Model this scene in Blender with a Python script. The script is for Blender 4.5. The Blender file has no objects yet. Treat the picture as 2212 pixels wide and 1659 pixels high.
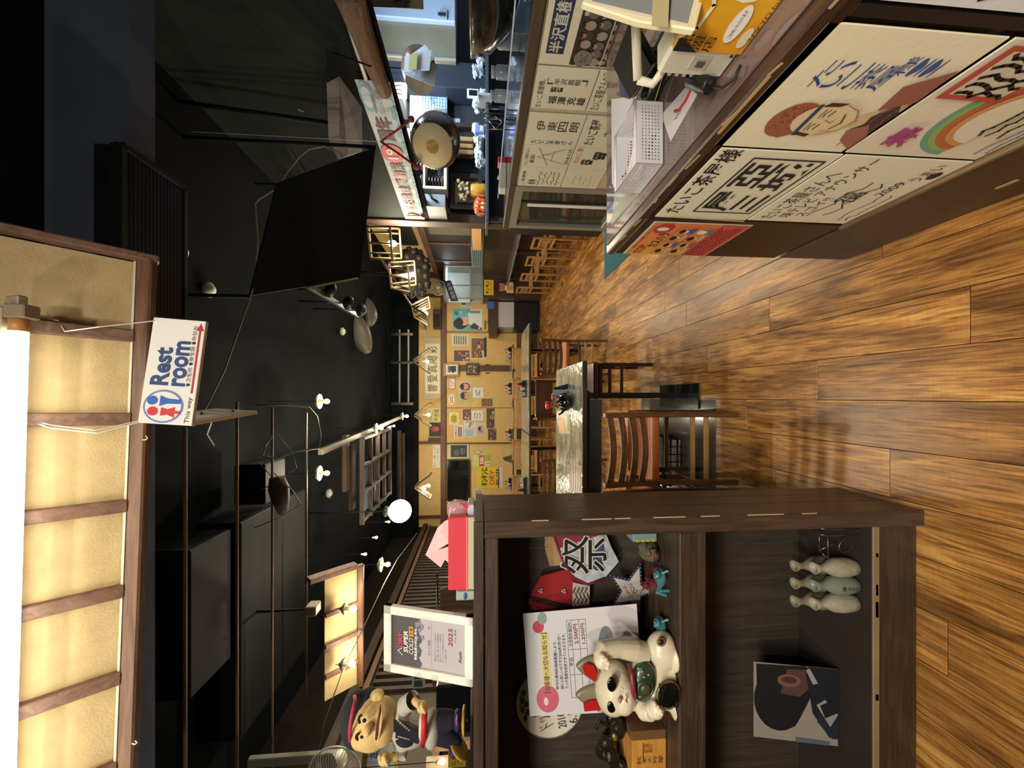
import bpy, bmesh, math, random
from mathutils import Vector, Matrix, Euler, Quaternion
random.seed(7)
PI = math.pi
V = Vector
COL = bpy.context.scene.collection
SC = bpy.context.scene
# ---------------------------------------------------------------- camera
H = 1.42
TILT = math.atan(68/831.0)
CT, ST = math.cos(TILT), math.sin(TILT)
cam_d = bpy.data.cameras.new('camera'); cam = bpy.data.objects.new('camera', cam_d); COL.objects.link(cam)
cam_d.sensor_fit = 'HORIZONTAL'; cam_d.sensor_width = 36; cam_d.lens = 36*831/2212
cam_d.shift_y = 27.5/2212; cam_d.clip_start = .02; cam_d.clip_end = 60
F_ = V((0, CT, -ST)); U_ = V((0, ST, CT))
m = Matrix((( -U_.x, 1, -F_.x, 0), (-U_.y, 0, -F_.y, 0), (-U_.z, 0, -F_.z, H), (0, 0, 0, 1)))
cam.matrix_world = m
SC.camera = cam
# ---------------------------------------------------------------- world, exposure
w = bpy.data.worlds.new('world'); SC.world = w; w.use_nodes = True
w.node_tree.nodes['Background'].inputs[0].default_value = (.05, .06, .08, 1)
w.node_tree.nodes['Background'].inputs[1].default_value = .05
SC.view_settings.view_transform = 'Standard'; SC.view_settings.look = 'None'
SC.view_settings.gamma = 1; SC.view_settings.use_curve_mapping = False
SC.view_settings.exposure = 1.6
SC.cycles.use_denoising = True
SC.cycles.max_bounces = 6; SC.cycles.diffuse_bounces = 3; SC.cycles.glossy_bounces = 3
SC.cycles.transmission_bounces = 4; SC.cycles.transparent_max_bounces = 8
SC.cycles.caustics_reflective = False; SC.cycles.caustics_refractive = False
SC.cycles.sample_clamp_indirect = 4
TUBE_E = 6.3      # emission strength of the fluorescent tube over the camera
BULB_E = 60.0      # emission strength of the bulb glass
BULB_W = 13       # watts of each bulb's own lamp
WARM = (1.0, .86, .64)
TUBEC = (1.0, .93, .78)
# ---------------------------------------------------------------- point helpers: a pixel's ray met with a real plane
def ray(X, Y):
    k = (X-1106)/831.0
    return V(((857-Y)/831.0, CT-k*ST, -ST-k*CT))
def aty(X, Y, y):
    d = ray(X, Y); t = y/d.y; return V((d.x*t, y, H+d.z*t))
def atz(X, Y, z):
    d = ray(X, Y); t = (z-H)/d.z; return V((d.x*t, d.y*t, z))
def atx(X, Y, x):
    d = ray(X, Y); t = x/d.x; return V((x, d.y*t, H+d.z*t))
# ---------------------------------------------------------------- materials
def lin(h):
    h = h.lstrip('#'); out = []
    if len(h) == 3: h = ''.join(c*2 for c in h)
    for i in (0, 2, 4):
        c = int(h[i:i+2], 16)/255
        out.append(c/12.92 if c <= .04045 else ((c+.055)/1.055)**2.4)
    return (*out, 1)
_M = {}
def mat(hexc, rough=.6, metal=0, coat=0, bump=0, bscale=60, spec=.5, var=0, vscale=6, trans=0, alpha=1):
    key = (hexc, rough, metal, coat, bump, bscale, spec, var, vscale, trans, alpha)
    if key in _M: return _M[key]
    M = bpy.data.materials.new('mat_'+hexc.strip('#')); M.use_nodes = True; nt = M.node_tree; b = nt.nodes['Principled BSDF']
    b.inputs['Base Color'].default_value = lin(hexc); b.inputs['Roughness'].default_value = rough
    b.inputs['Metallic'].default_value = metal; b.inputs['Coat Weight'].default_value = coat
    b.inputs['Specular IOR Level'].default_value = spec
    b.inputs['Transmission Weight'].default_value = trans; b.inputs['Alpha'].default_value = alpha
    if var or bump:
        tc = nt.nodes.new('ShaderNodeTexCoord')
        n = nt.nodes.new('ShaderNodeTexNoise'); n.inputs['Scale'].default_value = vscale; n.inputs['Detail'].default_value = 5
        nt.links.new(tc.outputs['Object'], n.inputs['Vector'])
        if var:
            mr = nt.nodes.new('ShaderNodeMapRange'); mr.inputs[1].default_value = .3; mr.inputs[2].default_value = .7
            mr.inputs[3].default_value = 1-var; mr.inputs[4].default_value = 1+var
            nt.links.new(n.outputs['Fac'], mr.inputs[0])
            mx = nt.nodes.new('ShaderNodeVectorMath'); mx.operation = 'SCALE'
            mx.inputs[0].default_value = lin(hexc)[:3]
            nt.links.new(mr.outputs[0], mx.inputs['Scale']); nt.links.new(mx.outputs[0], b.inputs['Base Color'])
        if bump:
            n2 = nt.nodes.new('ShaderNodeTexNoise'); n2.inputs['Scale'].default_value = bscale; n2.inputs['Detail'].default_value = 3
            nt.links.new(tc.outputs['Object'], n2.inputs['Vector'])
            bp = nt.nodes.new('ShaderNodeBump'); bp.inputs['Strength'].default_value = bump; bp.inputs['Distance'].default_value = .01
            nt.links.new(n2.outputs['Fac'], bp.inputs['Height']); nt.links.new(bp.outputs[0], b.inputs['Normal'])
    _M[key] = M
    return M
def emis(color, strength):
    key = ('e', color, strength)
    if key in _M: return _M[key]
    M = bpy.data.materials.new('glow'); M.use_nodes = True; nt = M.node_tree; b = nt.nodes['Principled BSDF']
    b.inputs['Base Color'].default_value = (.8, .8, .8, 1)
    b.inputs['Emission Color'].default_value = (*color, 1); b.inputs['Emission Strength'].default_value = strength
    _M[key] = M
    return M
def wood(c1, c2, axis='X', rough=.45, scale=3, coat=0, rnd=0, stretch=14, c3=None, bump=.12):
    key = ('w', c1, c2, axis, rough, scale, coat, rnd, stretch, c3)
    if key in _M: return _M[key]
    M = bpy.data.materials.new('wood'); M.use_nodes = True; nt = M.node_tree; b = nt.nodes['Principled BSDF']
    L = nt.links.new
    tc = nt.nodes.new('ShaderNodeTexCoord'); mp = nt.nodes.new('ShaderNodeMapping')
    s = [stretch]*3; s['XYZ'.index(axis)] = 1
    mp.inputs['Scale'].default_value = s
    L(tc.outputs['Object'], mp.inputs['Vector'])
    vec = mp.outputs[0]
    if rnd:
        oi = nt.nodes.new('ShaderNodeObjectInfo'); cb = nt.nodes.new('ShaderNodeVectorMath'); cb.operation = 'SCALE'
        cb.inputs[0].default_value = (37, 53, 19); L(oi.outputs['Random'], cb.inputs['Scale'])
        ad = nt.nodes.new('ShaderNodeVectorMath'); L(vec, ad.inputs[0]); L(cb.outputs[0], ad.inputs[1]); vec = ad.outputs[0]
    n = nt.nodes.new('ShaderNodeTexNoise'); n.inputs['Scale'].default_value = scale; n.inputs['Detail'].default_value = 6
    n.inputs['Roughness'].default_value = .62; n.inputs['Distortion'].default_value = 1.2
    L(vec, n.inputs['Vector'])
    r = nt.nodes.new('ShaderNodeValToRGB'); r.color_ramp.elements[0].position = .36; r.color_ramp.elements[1].position = .62
    r.color_ramp.elements[0].color = lin(c1); r.color_ramp.elements[1].color = lin(c2)
    if c3: e = r.color_ramp.elements.new(.5); e.color = lin(c3)
    L(n.outputs['Fac'], r.inputs[0]); out = r.outputs[0]
    if rnd:
        mr = nt.nodes.new('ShaderNodeMapRange'); mr.inputs[3].default_value = 1-rnd; mr.inputs[4].default_value = 1+rnd
        L(oi.outputs['Random'], mr.inputs[0])
        sc = nt.nodes.new('ShaderNodeVectorMath'); sc.operation = 'SCALE'; L(out, sc.inputs[0]); L(mr.outputs[0], sc.inputs['Scale']); out = sc.outputs[0]
    L(out, b.inputs['Base Color']); b.inputs['Roughness'].default_value = rough; b.inputs['Coat Weight'].default_value = coat
    b.inputs['Coat Roughness'].default_value = .15
    bp = nt.nodes.new('ShaderNodeBump'); bp.inputs['Strength'].default_value = bump; bp.inputs['Distance'].default_value = .004
    L(n.outputs['Fac'], bp.inputs['Height']); L(bp.outputs[0], b.inputs['Normal'])
    _M[key] = M
    return M
def floor_wood():
    M = bpy.data.materials.new('floor_wood'); M.use_nodes = True; nt = M.node_tree; b = nt.nodes['Principled BSDF']; L = nt.links.new
    tc = nt.nodes.new('ShaderNodeTexCoord'); oi = nt.nodes.new('ShaderNodeObjectInfo')
    cb = nt.nodes.new('ShaderNodeVectorMath'); cb.operation = 'SCALE'; cb.inputs[0].default_value = (71, 93, 19); L(oi.outputs['Random'], cb.inputs['Scale'])
    ad = nt.nodes.new('ShaderNodeVectorMath'); L(tc.outputs['Object'], ad.inputs[0]); L(cb.outputs[0], ad.inputs[1])
    def noise(scale, st, detail, dist):
        mp = nt.nodes.new('ShaderNodeMapping'); mp.inputs['Scale'].default_value = st; L(ad.outputs[0], mp.inputs['Vector'])
        n = nt.nodes.new('ShaderNodeTexNoise'); n.inputs['Scale'].default_value = scale; n.inputs['Detail'].default_value = detail
        n.inputs['Distortion'].default_value = dist; L(mp.outputs[0], n.inputs['Vector']); return n
    big = noise(1.7, (5, .9, 1), 4, 1.2)
    fine = noise(7, (16, .9, 1), 6, .9)
    cross = noise(30, (.6, 4.5, 1), 3, .2)
    def ramp(n, a, b_, stops):
        r = nt.nodes.new('ShaderNodeValToRGB'); r.color_ramp.elements[0].position = a; r.color_ramp.elements[1].position = b_
        r.color_ramp.elements[0].color = lin(stops[0]); r.color_ramp.elements[1].color = lin(stops[-1])
        for i, s in enumerate(stops[1:-1]):
            e = r.color_ramp.elements.new(a+(b_-a)*(i+1)/(len(stops)-1)); e.color = lin(s)
        L(n.outputs['Fac'], r.inputs[0]); return r
    r1 = ramp(big, .33, .68, ['#71502b', '#8f6735', '#aa7c42', '#c2944f'])
    r2 = ramp(fine, .34, .6, ['#7d5c40', '#d2bfa4', '#ffffff'])
    r3 = ramp(cross, .45, .75, ['#ffffff', '#e9c993'])
    m1 = nt.nodes.new('ShaderNodeMix'); m1.data_type = 'RGBA'; m1.blend_type = 'MULTIPLY'; m1.inputs[0].default_value = .8
    L(r1.outputs[0], m1.inputs[6]); L(r2.outputs[0], m1.inputs[7])
    m2 = nt.nodes.new('ShaderNodeMix'); m2.data_type = 'RGBA'; m2.blend_type = 'MULTIPLY'; m2.inputs[0].default_value = .4
    L(m1.outputs[2], m2.inputs[6]); L(r3.outputs[0], m2.inputs[7])
    mr = nt.nodes.new('ShaderNodeMapRange'); mr.inputs[3].default_value = 1.1; mr.inputs[4].default_value = 1.42; L(oi.outputs['Random'], mr.inputs[0])
    sc = nt.nodes.new('ShaderNodeVectorMath'); sc.operation = 'SCALE'; L(m2.outputs[2], sc.inputs[0]); L(mr.outputs[0], sc.inputs['Scale'])
    L(sc.outputs[0], b.inputs['Base Color'])
    rr = nt.nodes.new('ShaderNodeMapRange'); rr.inputs[3].default_value = .24; rr.inputs[4].default_value = .4; L(big.outputs['Fac'], rr.inputs[0]); L(rr.outputs[0], b.inputs['Roughness'])
    bp = nt.nodes.new('ShaderNodeBump'); bp.inputs['Strength'].default_value = .25; bp.inputs['Distance'].default_value = .002
    L(fine.outputs['Fac'], bp.inputs['Height']); L(bp.outputs[0], b.inputs['Normal'])
    return M
# ---------------------------------------------------------------- objects
ORG = {}
def org(p): return ORG.get(p.name, V((0, 0, 0))) if p else V((0, 0, 0))
def tag(o, label=None, cat=None, group=None, kind=None):
    if label: o['label'] = label
    if cat: o['category'] = cat
    if group: o['group'] = group
    if kind: o['kind'] = kind
    return o
def thing(name, label, cat, loc=(0, 0, 0), group=None):
    o = bpy.data.objects.new(name, None); COL.objects.link(o); o.location = loc; o.empty_display_size = .05
    ORG[o.name] = V(loc)
    return tag(o, label, cat, group)
class MB:
    def __init__(s): s.v = []; s.f = []; s.m = []; s.cur = 0; s.sm = []; s.smooth = False
    def add(s, vs, fs):
        n = len(s.v); s.v += [V(a) for a in vs]
        for f in fs: s.f.append([n+i for i in f]); s.m.append(s.cur); s.sm.append(s.smooth)
        return s
    def box(s, a, b, M=None):
        x0, y0, z0 = a; x1, y1, z1 = b
        vs = [(x0, y0, z0), (x1, y0, z0), (x1, y1, z0), (x0, y1, z0), (x0, y0, z1), (x1, y0, z1), (x1, y1, z1), (x0, y1, z1)]
        if M: vs = [M @ V(q) for q in vs]
        return s.add(vs, [(0, 3, 2, 1), (4, 5, 6, 7), (0, 1, 5, 4), (1, 2, 6, 5), (2, 3, 7, 6), (3, 0, 4, 7)])
    def beam(s, p, q, w, h, up=(0, 0, 1)):
        p = V(p); q = V(q); d = q-p; L = d.length; d.normalize(); up = V(up)
        if abs(d.dot(up)) > .98: up = V((0, 1, 0))
        sx = d.cross(up).normalized(); sz = sx.cross(d).normalized()
        vs = []
        for t in (p, q):
            for a, c in ((-1, -1), (1, -1), (1, 1), (-1, 1)): vs.append(t+sx*(a*w/2)+sz*(c*h/2))
        return s.add(vs, [(3, 2, 1, 0), (4, 5, 6, 7), (0, 1, 5, 4), (1, 2, 6, 5), (2, 3, 7, 6), (3, 0, 4, 7)])
    def quad(s, a, b, c, d, th=.004, n=None):
        a, b, c, d = V(a), V(b), V(c), V(d)
        n = (b-a).cross(d-a).normalized()*th if n is None else V(n).normalized()*th
        return s.add([a, b, c, d, a+n, b+n, c+n, d+n], [(0, 3, 2, 1), (4, 5, 6, 7), (0, 1, 5, 4), (1, 2, 6, 5), (2, 3, 7, 6), (3, 0, 4, 7)])
    def tube(s, pts, r, n=8, closed=False, cap=True):
        pts = [V(p) for p in pts]; N = len(pts); rs = r if isinstance(r, (list, tuple)) else [r]*N
        base = len(s.v); prev = None; vs = []
        for i, p in enumerate(pts):
            if closed: d = pts[(i+1) % N]-pts[i-1]
            else: d = pts[min(i+1, N-1)]-pts[max(i-1, 0)]
            d.normalize()
            if prev is None:
                a = V((0, 0, 1)) if abs(d.z) < .9 else V((1, 0, 0)); x = d.cross(a).normalized()
            else: x = (prev-d*prev.dot(d)).normalized()
            prev = x; y = d.cross(x)
            for k in range(n): vs.append(p+(x*math.cos(2*PI*k/n)+y*math.sin(2*PI*k/n))*rs[i])
        fs = []
        for i in range(N if closed else N-1):
            j = (i+1) % N
            for k in range(n): fs.append((i*n+k, i*n+(k+1) % n, j*n+(k+1) % n, j*n+k))
        if cap and not closed: fs.append(tuple(range(n-1, -1, -1))); fs.append(tuple((N-1)*n+k for k in range(n)))
        sm = s.smooth; s.smooth = n > 5; s.add(vs, fs); s.smooth = sm
        return s
    def ell(s, c, r, nu=16, nv=10, rot=None):
        c = V(c); r = (r, r, r) if not isinstance(r, (tuple, list, Vector)) else r
        vs = []
        for j in range(1, nv):
            th = PI*j/nv
            for i in range(nu):
                ph = 2*PI*i/nu; vs.append(V((r[0]*math.sin(th)*math.cos(ph), r[1]*math.sin(th)*math.sin(ph), r[2]*math.cos(th))))
        vs.append(V((0, 0, r[2]))); vs.append(V((0, 0, -r[2])))
        if rot is not None: vs = [rot @ q for q in vs]
        vs = [q+c for q in vs]; fs = []
        for j in range(nv-2):
            for i in range(nu): fs.append((j*nu+i, (j+1)*nu+i, (j+1)*nu+(i+1) % nu, j*nu+(i+1) % nu))
        T = len(vs)-2
        for i in range(nu): fs.append((T, i, (i+1) % nu)); fs.append((T+1, (nv-2)*nu+(i+1) % nu, (nv-2)*nu+i))
        sm = s.smooth; s.smooth = True; s.add(vs, fs); s.smooth = sm
        return s
    def lathe(s, prof, c=(0, 0, 0), n=20, rot=None, capb=True, capt=False):
        c = V(c); vs = []
        for r, z in prof:
            for k in range(n): vs.append(V((r*math.cos(2*PI*k/n), r*math.sin(2*PI*k/n), z)))
        if rot is not None: vs = [rot @ q for q in vs]
        vs = [q+c for q in vs]; fs = []
        for i in range(len(prof)-1):
            for k in range(n): fs.append((i*n+k, i*n+(k+1) % n, (i+1)*n+(k+1) % n, (i+1)*n+k))
        if capb: fs.append(tuple(range(n-1, -1, -1)))
        if capt: fs.append(tuple((len(prof)-1)*n+k for k in range(n)))
        sm = s.smooth; s.smooth = True; s.add(vs, fs); s.smooth = sm
        return s
    def prism(s, pts, ext):
        pts = [V(p) for p in pts]; e = V(ext); n = len(pts)
        return s.add(pts+[p+e for p in pts], [tuple(range(n-1, -1, -1)), tuple(range(n, 2*n))]+[(i, (i+1) % n, n+(i+1) % n, n+i) for i in range(n)])
    def build(s, name, mats, parent=None, bevel=0, label=None, seg=1):
        me = bpy.data.meshes.new(name); o0 = org(parent)
        me.from_pydata([v-o0 for v in s.v], [], s.f); me.update()
        if not isinstance(mats, (list, tuple)): mats = [mats]
        for q in mats: me.materials.append(q)
        me.polygons.foreach_set('material_index', s.m); me.polygons.foreach_set('use_smooth', s.sm)
        o = bpy.data.objects.new(name, me); COL.objects.link(o)
        if parent: o.parent = parent; ORG[o.name] = o0.copy()
        if bevel:
            b = o.modifiers.new('bevel', 'BEVEL'); b.width = bevel; b.segments = seg; b.limit_method = 'ANGLE'; b.angle_limit = .7
        if label: o['label'] = label
        return o
SPLIT = {'hanger', 'end_cap', 'sleeve', 'shoe', 'eye', 'eyebrow', 'sandal', 'inner_ear', 'cord_knot', 'batten', 'ribbon'}
def part(mb, name, mats, parent, bevel=0, label=None):
    if name in SPLIT:
        n = len(mb.v); r = list(range(n))
        def find(a):
            while r[a] != a: r[a] = r[r[a]]; a = r[a]
            return a
        for f in mb.f:
            for q in f[1:]: r[find(q)] = find(f[0])
        g = {}
        for i, f in enumerate(mb.f): g.setdefault(find(f[0]), []).append(i)
        if len(g) > 1:
            for fs in g.values():
                vs = sorted({q for i in fs for q in mb.f[i]}); ix = {q: k for k, q in enumerate(vs)}; m2 = MB(); m2.v = [mb.v[q] for q in vs]
                m2.f = [[ix[q] for q in mb.f[i]] for i in fs]; m2.m = [mb.m[i] for i in fs]; m2.sm = [mb.sm[i] for i in fs]
                o = m2.build(name, mats, parent, bevel, label)
            return o
    o = mb.build(name, mats, parent, bevel, label)
    if name == 'worn_edge': o['kind'] = 'stuff'
    return o
def floorclamp(mb, z):
    for v in mb.v: v.z = max(v.z, z+.0006)
    return mb
def solo(name, mb, mats, label, cat, group=None, bevel=0, kind=None):
    return tag(mb.build(name, mats, None, bevel), label, cat, group, kind)
def struct(name, mb, mats, bevel=0, label=None, parent=None):
    o = mb.build(name, mats, parent, bevel)
    if not parent: o['kind'] = 'structure'
    if label: o['label'] = label
    return o
def remesh(o, vox=.004, smooth=6, fac=.6):
    r = o.modifiers.new('remesh', 'REMESH'); r.mode = 'VOXEL'; r.voxel_size = vox; r.use_smooth_shade = True
    if smooth: s = o.modifiers.new('smooth', 'SMOOTH'); s.iterations = smooth; s.factor = fac
    return o
def clone(root, loc, rz=0, label=None, group=None):
    r = root.copy(); COL.objects.link(r); r.location = loc; r.rotation_euler = (0, 0, rz)
    if label: r['label'] = label
    if group: r['group'] = group
    for ch in list(root.children):
        c = ch.copy(); COL.objects.link(c); c.parent = r
        for g in list(ch.children):
            d = g.copy(); COL.objects.link(d); d.parent = c
    return r
# ---------------------------------------------------------------- flat printed sheets
_T = {}
def glyphs(t, bold=0):
    if (t, bold) in _T: return _T[(t, bold)]
    c = bpy.data.curves.new('t', 'FONT'); c.body = t; c.offset = bold; c.resolution_u = 3
    o = bpy.data.objects.new('t', c); me = o.to_mesh()
    vs = [v.co.copy() for v in me.vertices]; fs = [tuple(p.vertices) for p in me.polygons]
    o.to_mesh_clear(); bpy.data.objects.remove(o); bpy.data.curves.remove(c)
    if not vs: vs = [V((0, 0, 0))]
    x0 = min(v.x for v in vs); x1 = max(v.x for v in vs); y0 = min(v.y for v in vs); y1 = max(v.y for v in vs)
    r = ([((v.x-x0)/max(x1-x0, 1e-6), (v.y-y0)/max(y1-y0, 1e-6)) for v in vs], fs, (x1-x0)/max(y1-y0, 1e-6)); _T[(t, bold)] = r
    return r
class Sheet:
    """A thin board or paper; drawing coordinates run 0..1 to the right and 0..1 down."""
    def __init__(s, parent, name, O, R, D, w, h, m, th=.002, make=True, bevel=0, label=None, lift=.0006):
        if not make: s.obj = parent
        s.O = V(O); s.R = V(R).normalized(); s.D = V(D).normalized(); s.N = s.D.cross(s.R).normalized(); s.w = w; s.h = h; s.n = 0
        s.parent = parent; s.mb = MB(); s.mats = []; s.lift = lift
        if make:
            b = MB(); O2 = s.O-s.N*th
            b.quad(O2, O2+s.D*h, O2+s.D*h+s.R*w, O2+s.R*w, th, s.N)
            s.obj = b.build(name, m, parent, bevel, label)
        else: s.obj = parent
    def P(s, x, y, l): return s.O+s.R*(x*s.w)+s.D*(y*s.h)+s.N*(s.lift*(l+(s.n % 40)*.05))
    def use(s, c):
        q = c if not isinstance(c, str) else mat(c, .55)
        if q not in s.mats: s.mats.append(q)
        s.mb.cur = s.mats.index(q)
    def poly(s, pts, c, l=1):
        s.n += 1; s.use(c); s.mb.add([s.P(x, y, l) for x, y in pts], [tuple(range(len(pts)))]); return s
    def rect(s, x0, y0, x1, y1, c, l=1): return s.poly([(x0, y0), (x0, y1), (x1, y1), (x1, y0)], c, l)
    def ell(s, cx, cy, rx, ry, c, l=1, n=22, a0=0, a1=2*PI, rot=0):
        cr, sr = math.cos(rot), math.sin(rot)
        return s.poly([(cx+rx*math.cos(a0-(a0-a1)*i/n)*cr-ry*math.sin(a0-(a0-a1)*i/n)*sr, cy+rx*math.cos(a0-(a0-a1)*i/n)*sr+ry*math.sin(a0-(a0-a1)*i/n)*cr) for i in range(n)][::-1], c, l)
    def line(s, pts, wd, c, l=2, closed=False):
        """polyline of width wd metres"""
        s.use(c); s.n += 1
        if closed: pts = list(pts)+[pts[0]]
        P = [(x*s.w, y*s.h) for x, y in pts]
        for (a, b), (c2, d) in zip(P, P[1:]):
            dx, dy = c2-a, d-b; L = math.hypot(dx, dy) or 1e-6; nx, ny = -dy/L*wd/2, dx/L*wd/2; ex, ey = dx/L*wd*.3, dy/L*wd*.3
            q = [(a+nx-ex, b+ny-ey), (a-nx-ex, b-ny-ey), (c2-nx+ex, d-ny+ey), (c2+nx+ex, d+ny+ey)]
            s.mb.add([s.P(x/s.w, y/s.h, l) for x, y in q], [(0, 1, 2, 3)])
        return s
    def text(s, t, x0, y0, x1, y1, c, l=3, shear=0, bold=0, vert=False, keep=False, rot=0):
        if vert:
            n = len(t); hh = (y1-y0)/n
            for i, ch in enumerate(t):
                if ch != ' ': s.text(ch, x0, y0+hh*i+hh*.08, x1, y0+hh*(i+1)-hh*.08, c, l, shear, bold)
            return s
        s.use(c); s.n += 1; vs, fs, asp = glyphs(t, bold)
        if keep:
            W = (x1-x0)*s.w; Hh = (y1-y0)*s.h
            if asp*Hh < W: d = (W-asp*Hh)/2/s.w; x0 += d; x1 -= d
            else: d = (Hh-W/asp)/2/s.h; y0 += d; y1 -= d
        cx, cy = (x0+x1)/2*s.w, (y0+y1)/2*s.h; cr, sr = math.cos(rot), math.sin(rot); out = []
        for x, y in vs:
            px = (x0+x*(x1-x0))*s.w+shear*y*(y1-y0)*s.h-cx; py = (y1-y*(y1-y0))*s.h-cy
            out.append(s.P((cx+px*cr-py*sr)/s.w, (cy+px*sr+py*cr)/s.h, l))
        s.mb.add(out, fs); return s
    def otext(s, t, x0, y0, x1, y1, co, ci, l=3, d=.003, vert=False, bold=0):
        for k in range(8):
            dx, dy = d*math.cos(k*PI/4)/s.w, d*math.sin(k*PI/4)/s.h; s.text(t, x0+dx, y0+dy, x1+dx, y1+dy, co, l, 0, bold, vert)
        return s.text(t, x0, y0, x1, y1, ci, l+1.5, 0, bold, vert)
    def scrawl(s, x0, y0, x1, y1, c='#1a1a1a', n=1, wd=.002, seed=0, l=2, vert=False):
        rd = random.Random(seed)
        for i in range(n):
            pts = []
            k = 9
            for j in range(k):
                if vert:
                    cx = x0+(x1-x0)*(i+.5)/n; pts.append((cx+(x1-x0)/n*.33*rd.uniform(-1, 1), y0+(y1-y0)*(j+rd.uniform(-.3, .3))/k))
                else:
                    cy = y0+(y1-y0)*(i+.5)/n; pts.append((x0+(x1-x0)*(j+rd.uniform(-.3, .3))/k, cy+(y1-y0)/n*.33*rd.uniform(-1, 1)))
            s.line(pts, wd, c, l)
        return s
    def rows(s, x0, y0, x1, y1, n, c='#555', seed=0, gap=.45, l=2, j=.12):
        rd = random.Random(seed); hh = (y1-y0)/n
        for i in range(n):
            x = x0; e = x1-rd.uniform(0, j)*(x1-x0)
            while x < e:
                wd = rd.uniform(.03, .09)*(x1-x0); s.rect(x, y0+hh*i, min(x+wd, e), y0+hh*i+hh*(1-gap), c, l); x += wd+.018*(x1-x0)
        return s
    def face(s, cx, cy, r, skin='#e0b08a', hair='#231c1a', l=2, asp=1.25, female=False):
        ra = s.w/s.h
        s.ell(cx, cy-r*.18*ra, r*1.12, r*asp*ra*1.05, hair, l)
        if female: s.ell(cx, cy+r*.4*ra, r*1.15, r*asp*ra*.95, hair, l)
        s.ell(cx, cy+r*.12*ra, r*.9, r*asp*.9*ra, skin, l+1)
        s.ell(cx, cy-r*.75*ra, r*.86, r*.5*ra, hair, l+2)
        for d in (-.35, .35):
            s.ell(cx+d*r, cy+r*.05*ra, r*.13, r*.08*ra, '#201815', l+3); s.rect(cx+d*r-r*.2, cy-r*.25*ra, cx+d*r+r*.2, cy-r*.19*ra, '#2b1f1a', l+3)
        s.ell(cx, cy+r*.65*ra, r*.28, r*.09*ra, '#a8483e', l+3)
        return s
    def done(s, name='print', label=None):
        if s.mb.f: return s.mb.build(name, s.mats, s.obj, 0, label)
RX, RD = (1, 0, 0), (0, 0, -1)
def wallsheet(name, X0, X1, Y0, Y1, y, m, label, cat, group=None, th=.004, bevel=0):
    """upright sheet on a wall of depth y; X0..X1 top..bottom, Y0 (right) .. Y1 (left)"""
    a = aty(X0, Y1, y); b = aty(X1, Y0, y)
    root = thing(name, label, cat, (a+b)/2, group)
    return Sheet(root, 'paper', a, RX, RD, b.x-a.x, a.z-b.z, m, th, bevel=bevel, lift=.002)
# ================================================================ lamps of the room, and added fill lights behind the camera
def point(name, loc, watts, color, r=.03):
    l = bpy.data.lights.new(name, 'POINT'); l.energy = watts; l.color = color; l.shadow_soft_size = r
    o = bpy.data.objects.new(name, l); COL.objects.link(o); o.location = loc; return o
def area(name, loc, watts, color, sx, sy, rot=(0, 0, 0)):
    l = bpy.data.lights.new(name, 'AREA'); l.energy = watts; l.color = color; l.shape = 'RECTANGLE'; l.size = sx; l.size_y = sy
    o = bpy.data.objects.new(name, l); COL.objects.link(o); o.location = loc; o.rotation_euler = rot; return o
area('kitchen_ceiling_tube', (3.0, 2.9, 2.85), 36, (.70, .84, 1), 1.6, .12)
area('kitchen_ceiling_tube', (2.6, 3.7, 2.85), 18, (.75, .87, 1), .9, .12)
area('rear_fill_area', (-.5, -1.3, 3.0), 40, (1, .92, .8), .9, .9)  # unseen fill light, added to brighten the cabinet interior
for _p in ((-1.5, -.7, 2.35), (.2, -1.0, 2.35)): point('rear_fill_point', _p, 20, (1, .92, .8), .06)  # two more unseen fill points, added to lift the dark shelf fronts
# ================================================================ the setting
BACK = 9.6
DK = wood('#31241a', '#46362a', 'X', .42, 4, c3='#3b2c20')          # dark stained joinery
DKY = wood('#31241a', '#46362a', 'Y', .42, 4, c3='#3b2c20')
DKZ = wood('#31241a', '#46362a', 'Z', .42, 4, c3='#3b2c20')
BEAM = wood('#4a3120', '#6b4a33', 'X', .55, 3)
BEAMZ = wood('#3d291c', '#573c29', 'Z', .55, 3)
BLK = mat('#0c1013', .9, bump=.1, bscale=20, var=.25, vscale=3, spec=.08)
BLK2 = mat('#0e1012', .7, var=.2, vscale=4, spec=.15)
CREAM = mat('#c9aa6e', .85, bump=.12, bscale=120, var=.07, vscale=14)
BLUEDK = mat('#4a5264', .9, var=.15, vscale=3, spec=.1)
fl = struct('floor', MB().box((-4.2, -2.2, -.06), (5.2, BACK+.1, -.004)), mat('#1d120a', .8))
FW = floor_wood(); pb = MB().box((.0011, .0013, -.0035), (.1669, 1.2987, 0)); pm = None
joints = {0: 1.516, 1: 1.007, 2: 1.788, 3: 2.553, 4: 2.869, -1: 1.95, -2: 1.228, -3: 1.75, -4: 1.40, -5: 1.0616, -6: 1.6}
rows = list(range(-18, 24)); cnt = 0
for k in rows:
    j0 = joints.get(k, (k*0.53) % 1.3)
    y = j0-1.3*math.ceil((j0-.3)/1.3)
    x = -.0135+.168*k
    while y < BACK:
        if k < -9 and y < 1.0: y += 1.3; continue
        if k > 12 and y < 2.6: y += 1.3; continue
        if pm is None:
            o = pb.build('plank', FW, fl, .0008); pm = o
        else: o = pm.copy(); COL.objects.link(o)
        o.location = (x, y, 0); cnt += 1; y += 1.3
struct('wall_back', MB().box((-3.3, BACK, 0), (3.2, BACK+.1, 3.5)), CREAM)
struct('wall_rear', MB().box((-4.2, -2.3, 0), (5.2, -2.2, 3.5)), mat('#3a3129', .8))
struct('wall_left', MB().box((-3.3, -2.2, 0), (-3.2, BACK, 3.5)), mat('#1a1612', .85, var=.15, spec=.1))
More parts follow.
